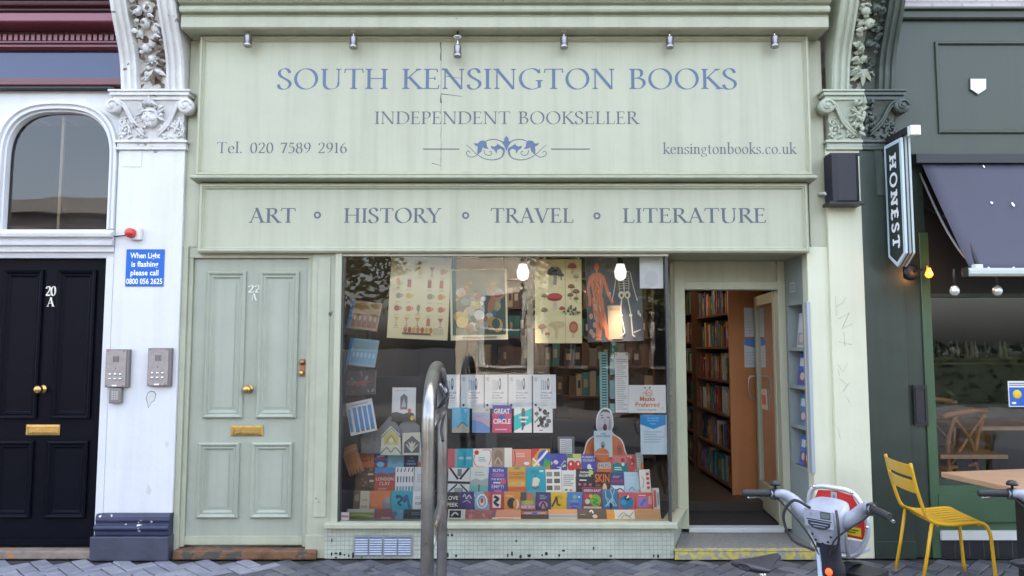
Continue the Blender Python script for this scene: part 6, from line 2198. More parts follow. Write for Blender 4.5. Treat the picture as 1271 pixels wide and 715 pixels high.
slab('framed_card', 'small grey framed card of handwriting left of the cardboard man', 'card', 692.5, 542, 713, 566, .66, (.16, .16, .17), ops(('r', .12, 0, .84, .88, (.7, .7, .72)), *[('s', [(.18, .78 - i * .1), (.4, .8 - i * .1), (.55, .76 - i * .1), (.78, .79 - i * .1)], .03, (.25, .25, .28)) for i in range(7)]), lean=.1, th=.006)
slab('paper_strip', 'curled white strip of paper against the right window post', 'paper', 826.5, 437, 832, 485, .2, (.6, .6, .6), None, lean=0, th=.002, yaw=.9)
# cardboard cut-out of a shouting man in an orange jumper, holding a book
YM = .63
t = thing('cardboard_cutout', 'cardboard cut-out of a shouting man in an orange jumper behind a pale blue book', 'cut-out', (P(750, 566, YM)[0], YM, P(750, 566, YM)[1]))


def outl(pts, Y):
    q = catmull([(x, y, 0) for x, y in pts], 4, True)
    return [(P(v.x, v.y, Y)[0], Y, P(v.x, v.y, Y)[1]) for v in q]


b = MB()
body = [(724, 575), (725, 560), (729, 547), (738, 540), (742, 537), (740, 530), (740.5, 518), (744, 510), (750, 506.5), (757, 508), (760.5, 516), (761.5, 528), (759.5, 535), (764, 540), (772, 546), (776, 558), (777, 575)]
b.prism(outl(body, YM), (0, .005, 0), WHP)
inner = [(725.2, 575), (726.3, 560.5), (730.2, 548), (738.8, 541.3), (746, 539.5), (756, 539.5), (763.5, 541.3), (771, 547.5), (774.8, 559), (776, 575)]
b.poly(outl(inner, YM - .001), flat((.68, .19, .06)))
b.poly(outl([(768, 575), (766, 560), (768, 549), (772, 556), (774, 575)], YM - .0015), flat((.45, .12, .09)))
hd = [(741.3, 533), (741.6, 519), (745.3, 511), (751, 508), (756.5, 510), (759.8, 518), (760.2, 529), (757.5, 536), (750, 540), (743, 538)]
b.poly(outl(hd, YM - .0012), flat((.55, .53, .57)))
b.poly(outl([(745, 514), (748, 508.5), (754, 508.5), (757.5, 513), (754, 511.5), (748, 511.5)], YM - .0018), flat((.12, .11, .12)))
for pts, c in (([(749, 528), (751, 526), (753, 528), (753, 533), (750.5, 534.5), (748.5, 532)], (.12, .06, .07)), ([(745.5, 518.5), (747.5, 517.5), (749, 518.5), (747.5, 519.5)], (.15, .14, .16)), ([(753, 518), (755, 517), (756.5, 518), (755, 519.2)], (.12, .11, .13)),
               ([(749.5, 519), (751, 519), (752, 525), (749.5, 525.5)], (.42, .4, .44)), ([(756, 520), (758, 521), (757.5, 532), (755.5, 534)], (.36, .34, .4)), ([(744.5, 515.8), (747, 514.8), (749, 516), (747, 516.2)], (.2, .19, .2))):
    b.poly(outl(pts, YM - .002), flat(c))
b.build('figure', t)
slab('display_book', 'pale blue book with a small grey faced man in orange, held before the cardboard cut-out', 'book', 737.5, 535, 760, 564, .58, (.55, .68, .74), ops(('e', .42, .0, .4, .28, (.65, .18, .06)), ('r', .0, -.0, 1, .02, (.6, .65, .7)), ('e', .48, .4, .12, .16, (.3, .3, .33)), ('e', .47, .34, .05, .06, Bk), ('t', 'AND', .5, .85, .07, (.1, .1, .12), .4), ('t', 'AWAY AWAY', .5, .74, .08, (.1, .1, .12), .8)), lean=.05, extra=.02)
# pink sticker inside the lower left corner
X0, X1, Z0, Z1 = PR(417.5, 636, 428, 646, .03)
b = MB()
b.box(-1.208, -1.15, .034, .036, Z0, Z1, WHP)
b.box(-1.205, -1.153, .0325, .0336, Z0 + .02, Z0 + .035, flat((.75, .25, .45)))
tag(b.build('window_sticker', at=(-1.18, .034, Z0)), 'small white sticker with a pink line in the lower left corner of the shop window', 'sticker')
# dark coat-like cloth and boxes in the dim shop
b = MB()
q = [(.36, 1.4, .2), (.62, 1.4, .2), (.55, 1.42, .8), (.44, 1.42, 1.05), (.40, 1.42, 1.05)]
b.prism(q, (0, .12, 0), BLKC)
tag(b.build('draped_cloth', at=(.5, 1.45, .17)), 'black cloth draped over a stand behind the white leaflets', 'cloth')
# ================================================================== the restaurant on the right
rs = thing('restaurant_building', 'dark green restaurant front with a wide dark window and framed fascia panel', 'building', (5.4, 0, 0))
PX0 = 2.82
b = MB()
PALE = tiled('painted_pale_brick', (0.52, 0.45, 0.43), (.4, .36, .35), .225, .075, .01, bump=.7, rough=.8)
b.box(PX0, 9.5, .06, 9, 3.985, 8.8, PALE)
b.build('upper_wall', rs)
b = MB()
b.box(PX0, 9.5, .03, .2, 2.9, 3.895, DKG_F)
b.xprof([(.2, 3.896), (-.0, 3.896), (-.01, 3.905), (-.01, 3.95), (-.035, 3.96), (-.035, 3.975), (.2, 3.985)], PX0, 9.5, DKG_F)
X0, X1, Z0, Z1 = PR(1162, 52, 1290, 166, .03)
b.frame(X0, 5.6, Z0, Z1, .03, [(0, 0), (.001, .014), (.008, .018), (.018, .018), (.024, .006), (.03, .0005)], DKG_F)
b.xprof([(.2, 2.86), (-.02, 2.86), (-.03, 2.87), (-.03, 2.885), (.2, 2.8995)], PX0, 9.5, DKG_F)
b.build('fascia', rs)
b = MB()
b.box(PX0, 3.0, .02, .3, 0.0, 2.86, DKG)
b.box(2.945, 3.012, .005, .0195, 0.0, 2.3, DKG_P)
b.build('pier', rs, bevel=.004)
b = MB()
X0, X1, Z0, Z1 = PR(1134, 478, 1151, 528, .0)
b.box(X0, X1, -.008, .0045, Z0, Z1, BLACK)
b.frame(X0 + .008, X1 - .008, Z0 + .015, Z1 - .015, -.008, [(0, 0), (.002, .006), (.012, .006), (.014, .001)], BLACK)
b.build('pull_plate', rs)
b = MB()
b.box(3.0, 5.9, .06, .3, 1.862, 2.86, mat('window_head_black', (.012, .013, .012), .5))
b.build('window_head', rs)
b = MB()
b.box(3.0, 3.03, .05, .14, .5, 1.862, DKG)
b.box(3.03, 5.9, .05, .14, .5, .535, DKG)
b.box(4.42, 4.47, .05, .14, .535, 1.862, DKG)
b.box(3.03, 5.9, .05, .14, 1.835, 1.8615, DKG)
rw = b.build('front_window', rs)
b = MB()
b.poly([(3.03, .09, .535), (5.9, .09, .535), (5.9, .09, 1.835), (3.03, .09, 1.835)], GLASS)
b.build('pane', rw)
b = MB()
b.box(3.0, 5.9, .02, .15, .19, .499, DKG_P)
b.box(3.0, 5.9, .0, .0195, .25, .44, DKG_P)
b.box(3.0, 5.9, -.015, .15, .13, .189, flat((.6, .6, .55)))
b.box(3.0, 5.9, .0, .15, 0.0, .129, tiled('dark_plinth_tile', (.02, .02, .022), (.06, .06, .06), .1, .13, .004, offset=0, rough=.3))
b.build('stall_riser', rs)
b = MB()
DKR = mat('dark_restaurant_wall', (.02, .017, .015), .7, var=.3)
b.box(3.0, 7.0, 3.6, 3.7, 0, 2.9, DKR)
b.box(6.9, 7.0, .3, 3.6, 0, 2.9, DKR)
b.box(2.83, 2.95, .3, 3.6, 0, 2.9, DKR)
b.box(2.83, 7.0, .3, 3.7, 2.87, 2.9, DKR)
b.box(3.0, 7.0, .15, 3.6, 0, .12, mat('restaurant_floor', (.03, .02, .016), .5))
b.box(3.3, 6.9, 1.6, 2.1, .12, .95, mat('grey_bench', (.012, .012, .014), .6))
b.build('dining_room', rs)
b = MB()
for z in (1.27, 1.33):
    b.box(3.6, 6.5, 3.45, 3.59, z, z + .02, WOODD)
rg = random.Random(6)
for i in range(40):
    x = rg.uniform(3.4, 5.8)
    b.lathe([(0, 0), (.03, 0), (.03, .1), (.012, .15), (.012, .2), (0, .2)], (x, 3.4, 1.35), (0, 0, 1), rg.choice([SP['brown'], SP['green'], SP['cream'], SP['grey']]), 8)
b.build('back_shelf', rs)

# white shield badge on the fascia panel
b = MB()
sh_ = [(1204, 97), (1225, 97), (1225, 111), (1214.5, 118), (1204, 111)]
b.prism([(P(x, y, .02)[0], .02, P(x, y, .02)[1]) for x, y in sh_], (0, .009, 0), flat((.1, .12, .11)))
sh2 = [(1205.2, 98), (1223.8, 98), (1223.8, 110.4), (1214.5, 116.6), (1205.2, 110.4)]
b.prism([(P(x, y, .012)[0], .012, P(x, y, .012)[1]) for x, y in sh2], (0, .0075, 0), WHP)
tag(b.build('badge', at=(P(1214, 107)[0], .02, P(1214, 118)[1])), 'small white shield shaped badge on the dark green fascia panel', 'badge')
# sticker inside the window
X0, X1, Z0, Z1 = PR(1252, 473, 1280, 505, .08)
b = MB()
b.box(X0, X1, .082, .086, Z0, Z1, WHP)
b.box(X0 + .006, X1 - .006, .0805, .0818, Z0 + .006, Z1 - .045, flat((.03, .12, .5)))
b.lathe([(0, .002), (.03, .002), (.032, 0)], ((X0 + X1) / 2 - .02, .0804, Z0 + .09), (0, -1, 0), flat((.8, .6, .03)), 16)
b.box(X0 + .02, X0 + .05, .0795, .0803, Z0 + .02, Z0 + .035, WHP)
for k in range(2):
    b.box(X0 + .008, X1 - .02, .0806, .0816, Z1 - .02 - k * .014, Z1 - .012 - k * .014, flat((.2, .2, .22)))
tag(b.build('window_sticker', at=(X0, .085, Z0)), 'blue and white sticker with a yellow disc in the restaurant window', 'sticker')

# awning
aw = thing('awning', 'dark grey canvas awning with white marks, let down over the restaurant window', 'awning', (4.4, 0, 2.8))
AW = mat('awning_canvas', (.06, .058, .08), .75, var=.12, vscale=5, bump=.15, bscale=300)
AX0, AX1 = 2.955, 5.9
AT, AB = (-.03, 2.835), (-.56, 1.975)
b = MB()
N_ = 14
rows_ = []
for i in range(N_):
    t0, t1 = i / N_, (i + 1) / N_
    sag = lambda t: -.02 * math.sin(math.pi * t)
    p0 = (AT[0] + (AB[0] - AT[0]) * t0, AT[1] + (AB[1] - AT[1]) * t0 + sag(t0))
    p1 = (AT[0] + (AB[0] - AT[0]) * t1, AT[1] + (AB[1] - AT[1]) * t1 + sag(t1))
    rows_.append(p0)
    if i == N_ - 1: rows_.append(p1)
NX = 30
b.add([(AX0 + (AX1 - AX0) * j / NX, p[0] - .007 * math.sin(j * 1.9 + i * .25) * math.sin(math.pi * i / N_), p[1] - .012 * math.sin(math.pi * ((j * 4 / NX) % 1)) * (i / N_)) for i, p in enumerate(rows_) for j in range(NX + 1)],
      [[i * (NX + 1) + j, (i + 1) * (NX + 1) + j, (i + 1) * (NX + 1) + j + 1, i * (NX + 1) + j + 1] for i in range(N_) for j in range(NX)], AW, True)
cv = b.build('canvas', aw)
sm_ = cv.modifiers.new('thickness', 'SOLIDIFY'); sm_.thickness = .004
b = MB()
rg = random.Random(8)
for k in range(26):
    t, x = rg.uniform(.06, .97), rg.uniform(AX0 + .05, AX1 - .2)
    y = AT[0] + (AB[0] - AT[0]) * t
    z = AT[1] + (AB[1] - AT[1]) * t - .02 * math.sin(math.pi * t)
    ln = rg.uniform(.006, .028)
    d_ = Vector((AB[0] - AT[0], AB[1] - AT[1])).normalized()
    w = rg.uniform(.003, .009)
    pts = []
    for q in range(7):
        a = q * .9
        pts.append((x + w * math.cos(a), y - .012 + d_.x * ln * math.sin(a) - .002, z + d_.y * ln * math.sin(a) - .001))
    b.poly(pts, WHP)
b.build('bird_dropping', aw)
for x in (3.72, 4.5):
    b = MB()
    b.add([q for p in rows_ for q in ((x - .006, p[0] - .011, p[1] - .006), (x + .006, p[0] - .011, p[1] - .006))], [[2 * i, 2 * i + 2, 2 * i + 3, 2 * i + 1] for i in range(N_)], mat('awning_seam', (.06, .058, .085), .75), True)
    b.build('seam', aw)
b = MB()
b.box(AX0 - .05, AX1, -.62, -.555, 1.925, 1.975, mat('awning_bar_grey', (.5, .52, .48), .4))
b.box(AX0 - .05, AX1, -.63, -.6205, 1.935, 1.965, mat('awning_bar_grey', (.5, .52, .48), .4))
b.box(AX0 - .055, AX0 - .0505, -.62, -.555, 1.92, 1.98, BLKM)
b.box(AX0 - .0, AX0 + .05, -.61, -.57, 1.9755, 2.0, flat((.6, .62, .6)))
for k in range(12):
    b.lathe([(0, .01), (.006, .006), (.007, 0)], (AX0 + .09 + k * .13 + (k % 3) * .03, -.6, 1.9755), (0, 0, 1), WHP, 8)
b.build('front_bar', aw, bevel=.003)
b = MB()
b.box(2.9, AX1, -.09, .019, 2.79, 2.855, BLKM)
b.build('roller_box', aw)
b = MB()
b.tube([(3.0, .05, 2.5), (3.08, -.3, 2.3), (3.0, -.57, 1.98)], .012, BLKM, 8)
b.tube(catmull([(2.98, .02, 2.74), (2.99, -.2, 2.36), (2.985, -.4, 2.12), (2.99, -.55, 1.99)], 6), .008, mat('twisted_cord', (.25, .25, .25), .6), 6)
b.build('folding_arm', aw)
for k, px in enumerate((1185, 1238)):
    X, Z = P(px, 361, -.5)
    t = thing('string_bulb', ['clear glass bulb hanging near the left end of the awning bar', 'clear glass bulb hanging under the awning bar, right of the other'][k], 'bulb', (X, -.5, Z), 'clear bulbs under the awning')
    b = MB()
    b.tube([(X, -.5, Z + .025), (X, -.5, 1.98)], .006, BLKM, 6)
    b.build('cord', t)
    b = MB()
    b.ell((X, -.5, Z), (.03, .03, .035), mat('clear_bulb', (.7, .7, .68), .08, metal=.6), 14, 9)
    b.build('bulb', t)

# wall lamp with a glowing bulb
X, Z = P(1130, 338, .02)
t = thing('wall_lamp', 'round black wall lamp with a glowing orange bulb under the awning', 'lamp', (X, .02, Z))
b = MB()
b.lathe([(0, .035), (.03, .034), (.055, .02), (.06, 0)], (X, .0185, Z), (0, -1, 0), BLKM, 20)
b.build('base', t)
b = MB()
Xb, Zb = P(1153, 338, -.1)
b.tube(catmull([(X, -.01, Z), (X + .05, -.09, Z + .015), (Xb - .02, -.1, Zb + .05), (Xb, -.1, Zb + .035)], 6), .007, BLKM, 8)
b.build('arm', t)
b = MB()
b.lathe([(0, .03), (.012, .03), (.014, .015), (.024, -.005), (.026, -.02), (.015, -.036), (0, -.04)], (Xb, -.1, Zb), (0, 0, 1), emit('glowing_bulb', (1, .22, .025), .6), 14)
b.build('bulb', t)
l = bpy.data.lights.new('wall_lamp_light', 'POINT')
l.energy = .3
l.color = (1, .4, .12)
l.shadow_soft_size = .03
lo = bpy.data.objects.new('wall_lamp_light', l)
COL.objects.link(lo)
lo.location = (Xb - X, -.17, Zb - Z)
lo.parent = t

# projecting sign
t = thing('hanging_sign', 'tall narrow dark green projecting sign with a white border, lettered HONEST', 'sign', (2.73, 0, 2.04))
GS = mat('sign_green', (.02, .032, .028), .4)


def signpts(x, e):
    ya, yb, zt, zs2, zb = -.03 - e, -.262 + e, 2.925 - e, 2.115 + e * .4, 2.035 + e * 1.2
    return [(x, ya, zt), (x, yb, zt), (x, yb, zs2), (x, (ya + yb) / 2, zb), (x, ya, zs2)]


SIGNW = flat((.52, .6, .66))
for nm, x0, x1, m, e in (('face_plate', 2.70, 2.7155, SIGNW, 0), ('core', 2.716, 2.7265, GS, .004), ('middle_plate', 2.727, 2.741, flat((.3, .34, .32)), 0), ('core', 2.7415, 2.7515, GS, .004), ('back_plate', 2.752, 2.766, flat((.45, .5, .48)), 0)):
    b = MB()
    b.prism(signpts(x0, e), (x1 - x0, 0, 0), m)
    if nm == 'face_plate':
        b.poly(signpts(2.6992, .026), GS)
    b.build(nm, t)
b = MB()
draw_serif(b, 'HONEST', (2.6984, -.102, 2.50), (0, 0, -1), (0, -1, 0), .088, WHP, width=.66, weight=1.7, slab=True)
b.build('lettering', t)
b = MB()
b.box(2.70, 2.765, -.012, -.0015, 2.86, 3.0, BLKM)
b.box(2.715, 2.75, -.31, -.013, 2.945, 2.985, BLKM)
b.tube([(2.733, -.06, 2.925), (2.733, -.06, 2.945)], .006, BLKM, 6)
b.tube([(2.733, -.23, 2.925), (2.733, -.23, 2.945)], .006, BLKM, 6)
b.build('bracket', t)
b = MB()
b.box(2.72, 2.79, -.36, -.3105, 2.915, 2.985, flat((.75, .78, .74)))
b.build('end_lamp', t, bevel=.006)

# speaker box on the pilaster
X0, X1, Z0, Z1 = PR(1031, 191, 1071, 249, -.14)
t = thing('wall_speaker', 'rounded dark grey loudspeaker box fixed high on the half sage pilaster', 'speaker', ((X0 + X1) / 2, 0, Z0))
b = MB()
b.prism([(X0, -.02, Z0), (X0 + .02, -.12, Z0), (X0 + .05, -.145, Z0), (X1 - .05, -.145, Z0), (X1 - .02, -.12, Z0), (X1, -.02, Z0)], (0, 0, Z1 - Z0), mat('speaker_black', (.010, .010, .016), .5, bump=.2, bscale=400))
b.build('cabinet', t, bevel=.012)
b = MB()
b.box(X0 - .008, X1 + .012, -.13, -.002, Z0 - .025, Z0 - .001, BLKM)
b.box(X0 + .02, X1 + .01, -.1, -.002, Z1 + .001, Z1 + .02, BLKM)
b.build('bracket', t, bevel=.004)
b = MB()
X, Z = P(1018, 242, .0)
b.tube([(X, .028, Z + .01), (X + .02, -.03, Z + .005), (X + .06, -.06, Z - .03)], .012, flat((.5, .52, .46)), 8)
tag(b.build('overflow_pipe', at=(X, .02, Z)), 'short pale pipe stub below the loudspeaker box', 'pipe')
X0, X1, Z0, Z1 = PR(1086, 184, 1101, 243, 0)
b = MB()
b.box(X0, X1 + .05, -.006, -.0015, Z0, Z1, DKG_O)
b.frame(X0 + .004, X1 + .046, Z0 + .004, Z1 - .004, -.006, [(0, 0), (.001, .004), (.008, .004), (.009, .0005)], DKG_O)
tag(b.build('hatch', at=(X0, 0, Z0)), 'narrow dark green hatch cover on the pilaster behind the projecting sign', 'hatch')
b = MB()
X, Z = P(999, 375)
# ---- yellow chairs, built facing +X round their own base
yc = thing('garden_chair', 'yellow slatted metal chair standing against the dark green wall', 'chair', (0, 0, 0), 'yellow metal chairs outside the restaurant')
HW = .205
for sgn in (-1, 1):
    y = sgn * HW
    b = MB()
    b.tube(catmull([(-.315, y, .75), (-.275, y, .6), (-.225, y, .47), (-.19, y, .415), (-.13, y, .392), (-.02, y, .385), (.1, y, .395), (.2, y, .4), (.255, y, .382), (.285, y, .33), (.295, y, .25), (.315, y, 0)], 5), .0135, YELLOW, 10)
    b.build('side_frame', yc)
    b = MB()
    b.tube([(-.165, y - sgn * .002, .39), (-.21, y - sgn * .002, .2), (-.265, y - sgn * .002, 0)], .0135, YELLOW, 10)
    b.build('leg', yc)
for z0, z1 in ((.665, .742), (.565, .645)):
    b = MB()
    V_ = []
    n = 12
    for i in range(n + 1):
        u = -1 + 2 * i / n
        for z in (z0, z1):
            x = -.315 + (.75 - z) * .27 - .03 * (1 - u * u)
            V_ += [(x, u * (HW + .012), z), (x - .009, u * (HW + .012), z)]
    F_ = []
    for i in range(n):
        a, c = i * 4, (i + 1) * 4
        F_ += [[a, c, c + 2, a + 2], [a + 1, a + 3, c + 3, c + 1], [a + 2, c + 2, c + 3, a + 3], [a, a + 1, c + 1, c]]
    F_ += [[0, 2, 3, 1], [n * 4, n * 4 + 1, n * 4 + 3, n * 4 + 2]]
    b.add(V_, F_, YELLOW, False)
    b.build('back_slat', yc, bevel=.004)
for k in range(7):
    y = -.172 + k * .0573
    b = MB()
    pr = catmull([(-.2, 0, .425), (-.14, 0, .4), (-.02, 0, .39), (.1, 0, .4), (.2, 0, .407), (.25, 0, .398), (.275, 0, .37)], 4)
    V_, F_ = [], []
    for p in pr:
        V_ += [(p.x, y - .023, p.z), (p.x, y + .023, p.z), (p.x, y - .023, p.z - .008), (p.x, y + .023, p.z - .008)]
    for i in range(len(pr) - 1):
        a, c = i * 4, (i + 1) * 4
        F_ += [[a, a + 1, c + 1, c], [a + 2, c + 2, c + 3, a + 3], [a, c, c + 2, a + 2], [a + 1, a + 3, c + 3, c + 1]]
    e_ = (len(pr) - 1) * 4
    F_ += [[0, 2, 3, 1], [e_, e_ + 1, e_ + 3, e_ + 2]]
    b.add(V_, F_, YELLOW, True)
    b.build('seat_slat', yc)
b = MB()
for x, z in ((-.12, .378), (.2, .386)):
    b.tube([(x, -HW, z), (x, HW, z)], .009, YELLOW, 8)
b.build('cross_bar', yc)
y2 = copy_tree(yc)
y2['label'] = 'yellow metal chair at the far right edge, only its leg in view beyond the table'
yc.location = (2.735, -.45, 0)
yc.scale = (.74, 1, 1)
yc.rotation_euler = (0, 0, R(-7))
y2.location = (3.70, -.95, 0)
y2.rotation_euler = (0, 0, R(172))


def table(label, loc, rz, w, d, h, grp):
    t = thing('cafe_table', label, 'table', (0, 0, 0), grp)
    b = MB()
    b.box(-w / 2, w / 2, -d / 2, d / 2, h - .032, h, WOODT)
    b.build('table_top', t, bevel=.004)
    b = MB()
    b.box(-.045, .045, -.045, .045, .02, h - .033, BLKM)
    b.build('pedestal', t)
    b = MB()
    b.box(-.2, .2, -.2, .2, 0, .019, BLKM)
    b.build('base_plate', t, bevel=.004)
    t.location = loc
    t.rotation_euler = (0, 0, R(rz))


GT = 'pale wooden cafe tables'
table('pale wooden pedestal table standing outside, right of the yellow chair', (2.99, -.93, 0), 12, .66, .56, .715, GT)
table('pale wooden table inside the restaurant window, farther right', (3.95, .85, .12), 0, .7, .6, .735, GT)
table('pale wooden table inside the window, behind the yellow chair', (3.42, .45, .12), 0, .5, .4, .56, GT)


def bentwood(label, loc, rz):
    t = thing('wooden_chair', label, 'chair', (0, 0, 0), 'bentwood chairs inside the restaurant')
    b = MB()
    b.box(-.2, .2, -.2, .2, .43, .46, WOODC)
    b.build('seat', t, bevel=.012)
    for x, y in ((-.17, -.17), (.17, -.17)):
        b = MB(); b.tube([(x, y, .43), (x * 1.1, y * 1.15, 0)], .017, WOODC, 8); b.build('leg', t)
    for s_ in (-1, 1):
        b = MB(); b.tube(catmull([(s_ * .2, .26, 0), (s_ * .18, .19, .42), (s_ * .2, .2, .65), (s_ * .2, .26, .84)], 5), .017, WOODC, 8); b.build('leg', t)
    b = MB()
    b.tube(catmull([(-.27, .2, .83), (-.2, .27, .86), (0, .31, .875), (.2, .27, .86), (.27, .2, .83)], 5), .024, WOODC, 8)
    b.build('top_rail', t)
    b = MB()
    b.tube(catmull([(-.18, .2, .47), (0, .25, .66), (.19, .25, .82)], 5), .011, WOODC, 8)
    b.tube(catmull([(.18, .2, .47), (0, .235, .66), (-.19, .25, .82)], 5), .011, WOODC, 8)
    b.build('cross_back', t)
    t.location = loc
    t.rotation_euler = (0, 0, R(rz))


bentwood('brown bentwood chair with a crossed back, just inside the restaurant window', (3.36, .62, .12), -150)
bentwood('brown bentwood chair in the dark behind the first one, deeper in the restaurant', (3.95, 1.35, .12), 20)

# ================================================================== bike stand and hire bikes
br_ = thing('bike_stand', 'tall steel hoop bike stand with two cross bars in front of the shop window', 'bike stand', (-.385, -1.4, 0))
b = MB()
ya, yb = -1.92, -.92
pts = [(-.368, ya, -.0), (-.368, ya, .5), (-.368, ya, 1.08)]
for i in range(1, 18):
    t_ = math.pi * i / 18
    pts.append((-.3865 - .0185 * -math.cos(t_) * 1.0, (ya + yb) / 2 - (yb - ya) / 2 * math.cos(t_) * 1.0, 1.10 + .27 * math.sin(t_) ** .8))
pts += [(-.405, yb, 1.08), (-.405, yb, .5), (-.405, yb, 0)]
pts[3:-3] = [(-.3865 - .0185 * (-math.cos(math.pi * i / 18)), (ya + yb) / 2 - (yb - ya) / 2 * math.cos(math.pi * i / 18), 1.10 + .27 * math.sin(math.pi * i / 18) ** .8) for i in range(1, 18)]
# keep the sides straight: near post at x -.368, far post at x -.405
pts = [(-.378 + (-.405 + .378) * ((p[1] - ya) / (yb - ya)), p[1], p[2]) for p in pts]
b.tube(catmull(pts, 3), .03, STEEL, 18)
b.build('hoop', br_)
for z in (1.11, .565):
    b = MB()
    b.tube([(-.379, ya + .02, z), (-.404, yb - .02, z)], .027, STEEL, 14)
    b.build('cross_bar', br_)
b = MB()
for x, y in ((-.378, ya), (-.405, yb)):
    b.lathe([(.07, .0), (.07, .008), (.034, .01), (.032, .03)], (x, y, 0.002), (0, 0, 1), STEEL, 18)
b.build('foot_plate', br_)
b = MB()
b.tube(catmull([(-.40, -1.02, 1.3), (-.36, -1.1, 1.2), (-.42, -1.15, 1.12), (-.37, -1.2, 1.2), (-.41, -1.1, 1.25), (-.37, -1.0, 1.18), (-.40, -1.06, 1.02), (-.385, -1.12, .95)], 6), .008, BLKM, 8)
b.tube(catmull([(-.39, -1.0, 1.28), (-.37, -1.12, 1.22), (-.39, -1.24, 1.27)], 6), .006, flat((.5, .5, .5)), 6)
tag(b.build('cable_lock', at=(-.385, -1.1, .95)), 'thin black bike cable left looped inside the steel hoop', 'cable')

BG = mat('bike_silver_grey', (.31, .33, .39), .38, var=.16, vscale=18, bump=.04, bscale=120, coat=.2, chips=((.12, .12, .13), 38, .74))
BNV = mat('bike_dark_navy', (.012, .014, .022), .4, coat=.2)
REDP = mat('bike_red_panel', (.6, .03, .025), .35, coat=.3)


def make_bike():
    t = thing('hire_bike', 'silver handlebar hire bike with a red front rack plate, before the shop doorway', 'bicycle', (0, 0, 0), 'hire bikes parked by the kerb')
    # heading +Y, steering head at the origin
    b = MB()
    SEC = [(.835, .052, .05, .0), (.86, .066, .058, .0), (.90, .084, .066, -.004), (.945, .098, .072, -.008), (.985, .103, .072, -.006), (1.004, .098, .062, 0.0), (1.010, .08, .045, .004)]
    V_, F_ = [], []
    sg = 24
    for z, hx, hy, dy in SEC:
        for j in range(sg):
            a = 2 * math.pi * j / sg
            ca, sa = math.cos(a), math.sin(a)
            px_ = hx * math.copysign(abs(ca) ** .62, ca)
            py_ = dy + hy * math.copysign(abs(sa) ** .62, sa)
            V_.append((px_, py_, z + (.028 * (py_ - dy) / hy if z > .93 else 0)))
    for i in range(len(SEC) - 1):
        for j in range(sg):
            F_.append([i * sg + j, i * sg + (j + 1) % sg, (i + 1) * sg + (j + 1) % sg, (i + 1) * sg + j])
    F_.append([(len(SEC) - 1) * sg + j for j in range(sg)])
    b.add(V_, F_, BG, True)
    hb = b.build('handlebar_stem', t)
    b = MB()
    b.box(-.07, .07, -.0815, -.07, .915, .995, BG)
    pn = Panel(b, (-.07, -.0816, .905), (1, 0, 0), (0, 0, 1), .14, .09, lift=.0006)
    pn.poly([(.1, .42), (.12, .22), (.26, .06), (.5, .0), (.74, .06), (.88, .22), (.9, .42)], (.02, .024, .04))
    pn.rect(.2, .26, .8, .31, (.25, .27, .32))
    pn.rect(.3, .14, .7, .18, (.25, .27, .32))
    pn.rect(.06, .46, .94, .52, (.03, .03, .04))
    pn.rect(.55, .58, .9, .96, (.04, .05, .055))
    pn.rect(.58, .64, .87, .9, (.12, .15, .14))
    pn.ell(.22, .76, .07, .13, (.25, .27, .33))
    pn.rect(.36, .68, .46, .72, (.25, .27, .33))
    pn.rect(.36, .8, .46, .84, (.25, .27, .33))
    b.build('display', hb)
    for sgn in (-1, 1):
        b = MB()
        path = catmull([(sgn * .04, .0, .935), (sgn * .11, .0, .955), (sgn * .165, -.004, 1.005), (sgn * .205, -.03, 1.035), (sgn * .24, -.065, 1.04), (sgn * .25, -.075, 1.04)], 5)
        rr_ = [.041 - .019 * min(1, i / 18) for i in range(len(path))]
        b.tube(path, rr_, BG, 16)
        hbar = b.build('handlebar', t)
        b = MB()
        b.tube([(sgn * .248, -.073, 1.04), (sgn * .258, -.081, 1.04), (sgn * .352, -.157, 1.036), (sgn * .357, -.161, 1.036)], [.017, .0195, .0175, .014], RUBBER, 14)
        b.build('grip', hbar)
        b = MB()
        b.tube(catmull([(sgn * .25, -.04, 1.03), (sgn * .285, -.045, 1.022), (sgn * .33, -.09, 1.012), (sgn * .355, -.115, 1.008)], 5), .007, CHROME, 8)
        b.box(sgn * .238 - .013, sgn * .238 + .013, -.085, -.035, 1.01, 1.062, BLACK)
        b.build('brake_lever', hbar)
    b = MB()
    b.lathe([(.006, 0), (.006, .02), (.027, .022), (.027, .032), (.018, .044), (0, .048)], (-.232, -.058, 1.058), (0, 0, 1), BLACK, 18)
    b.build('bell', t)
    b = MB()
    b.tube(catmull([(-.04, -.08, 1.0), (-.11, -.11, 1.03), (-.16, -.12, .95), (-.13, -.1, .84), (-.03, -.07, .8)], 7), .007, RUBBER, 8)
    b.tube(catmull([(.07, -.05, 1.0), (.1, -.1, .95), (.095, -.09, .87), (.05, -.05, .8)], 7), .006, RUBBER, 8)
    b.tube(catmull([(-.235, -.05, 1.02), (-.2, -.04, .985), (-.13, -.05, .93), (-.06, -.06, .86), (-.02, -.05, .78)], 6), .0045, RUBBER, 8)
    b.tube(catmull([(.235, -.05, 1.02), (.19, -.045, .975), (.12, -.055, .92), (.06, -.06, .86), (.03, -.05, .78)], 6), .0045, RUBBER, 8)
    b.build('brake_cable', t)
    b = MB()
    for x_, z_ in ((-.045, .875), (.045, .875), (-.03, .85), (.03, .85)):
        b.lathe([(0, .004), (.005, .004), (.006, 0)], (x_, -.06, z_), (0, -1, 0), BLKM, 8)
    b.build('bolt', t)
    b = MB()
    b.tube(catmull([(0, .0, .87), (0, .015, .75), (0, .05, .6), (0, .06, .52)], 5), [.055] * 6 + [.064] * 4 + [.07] * 6, BNV, 18)
    b.tube(catmull([(0, .05, .6), (0, -.1, .45), (0, -.3, .33), (0, -.45, .32)], 6), .05, BNV, 16)
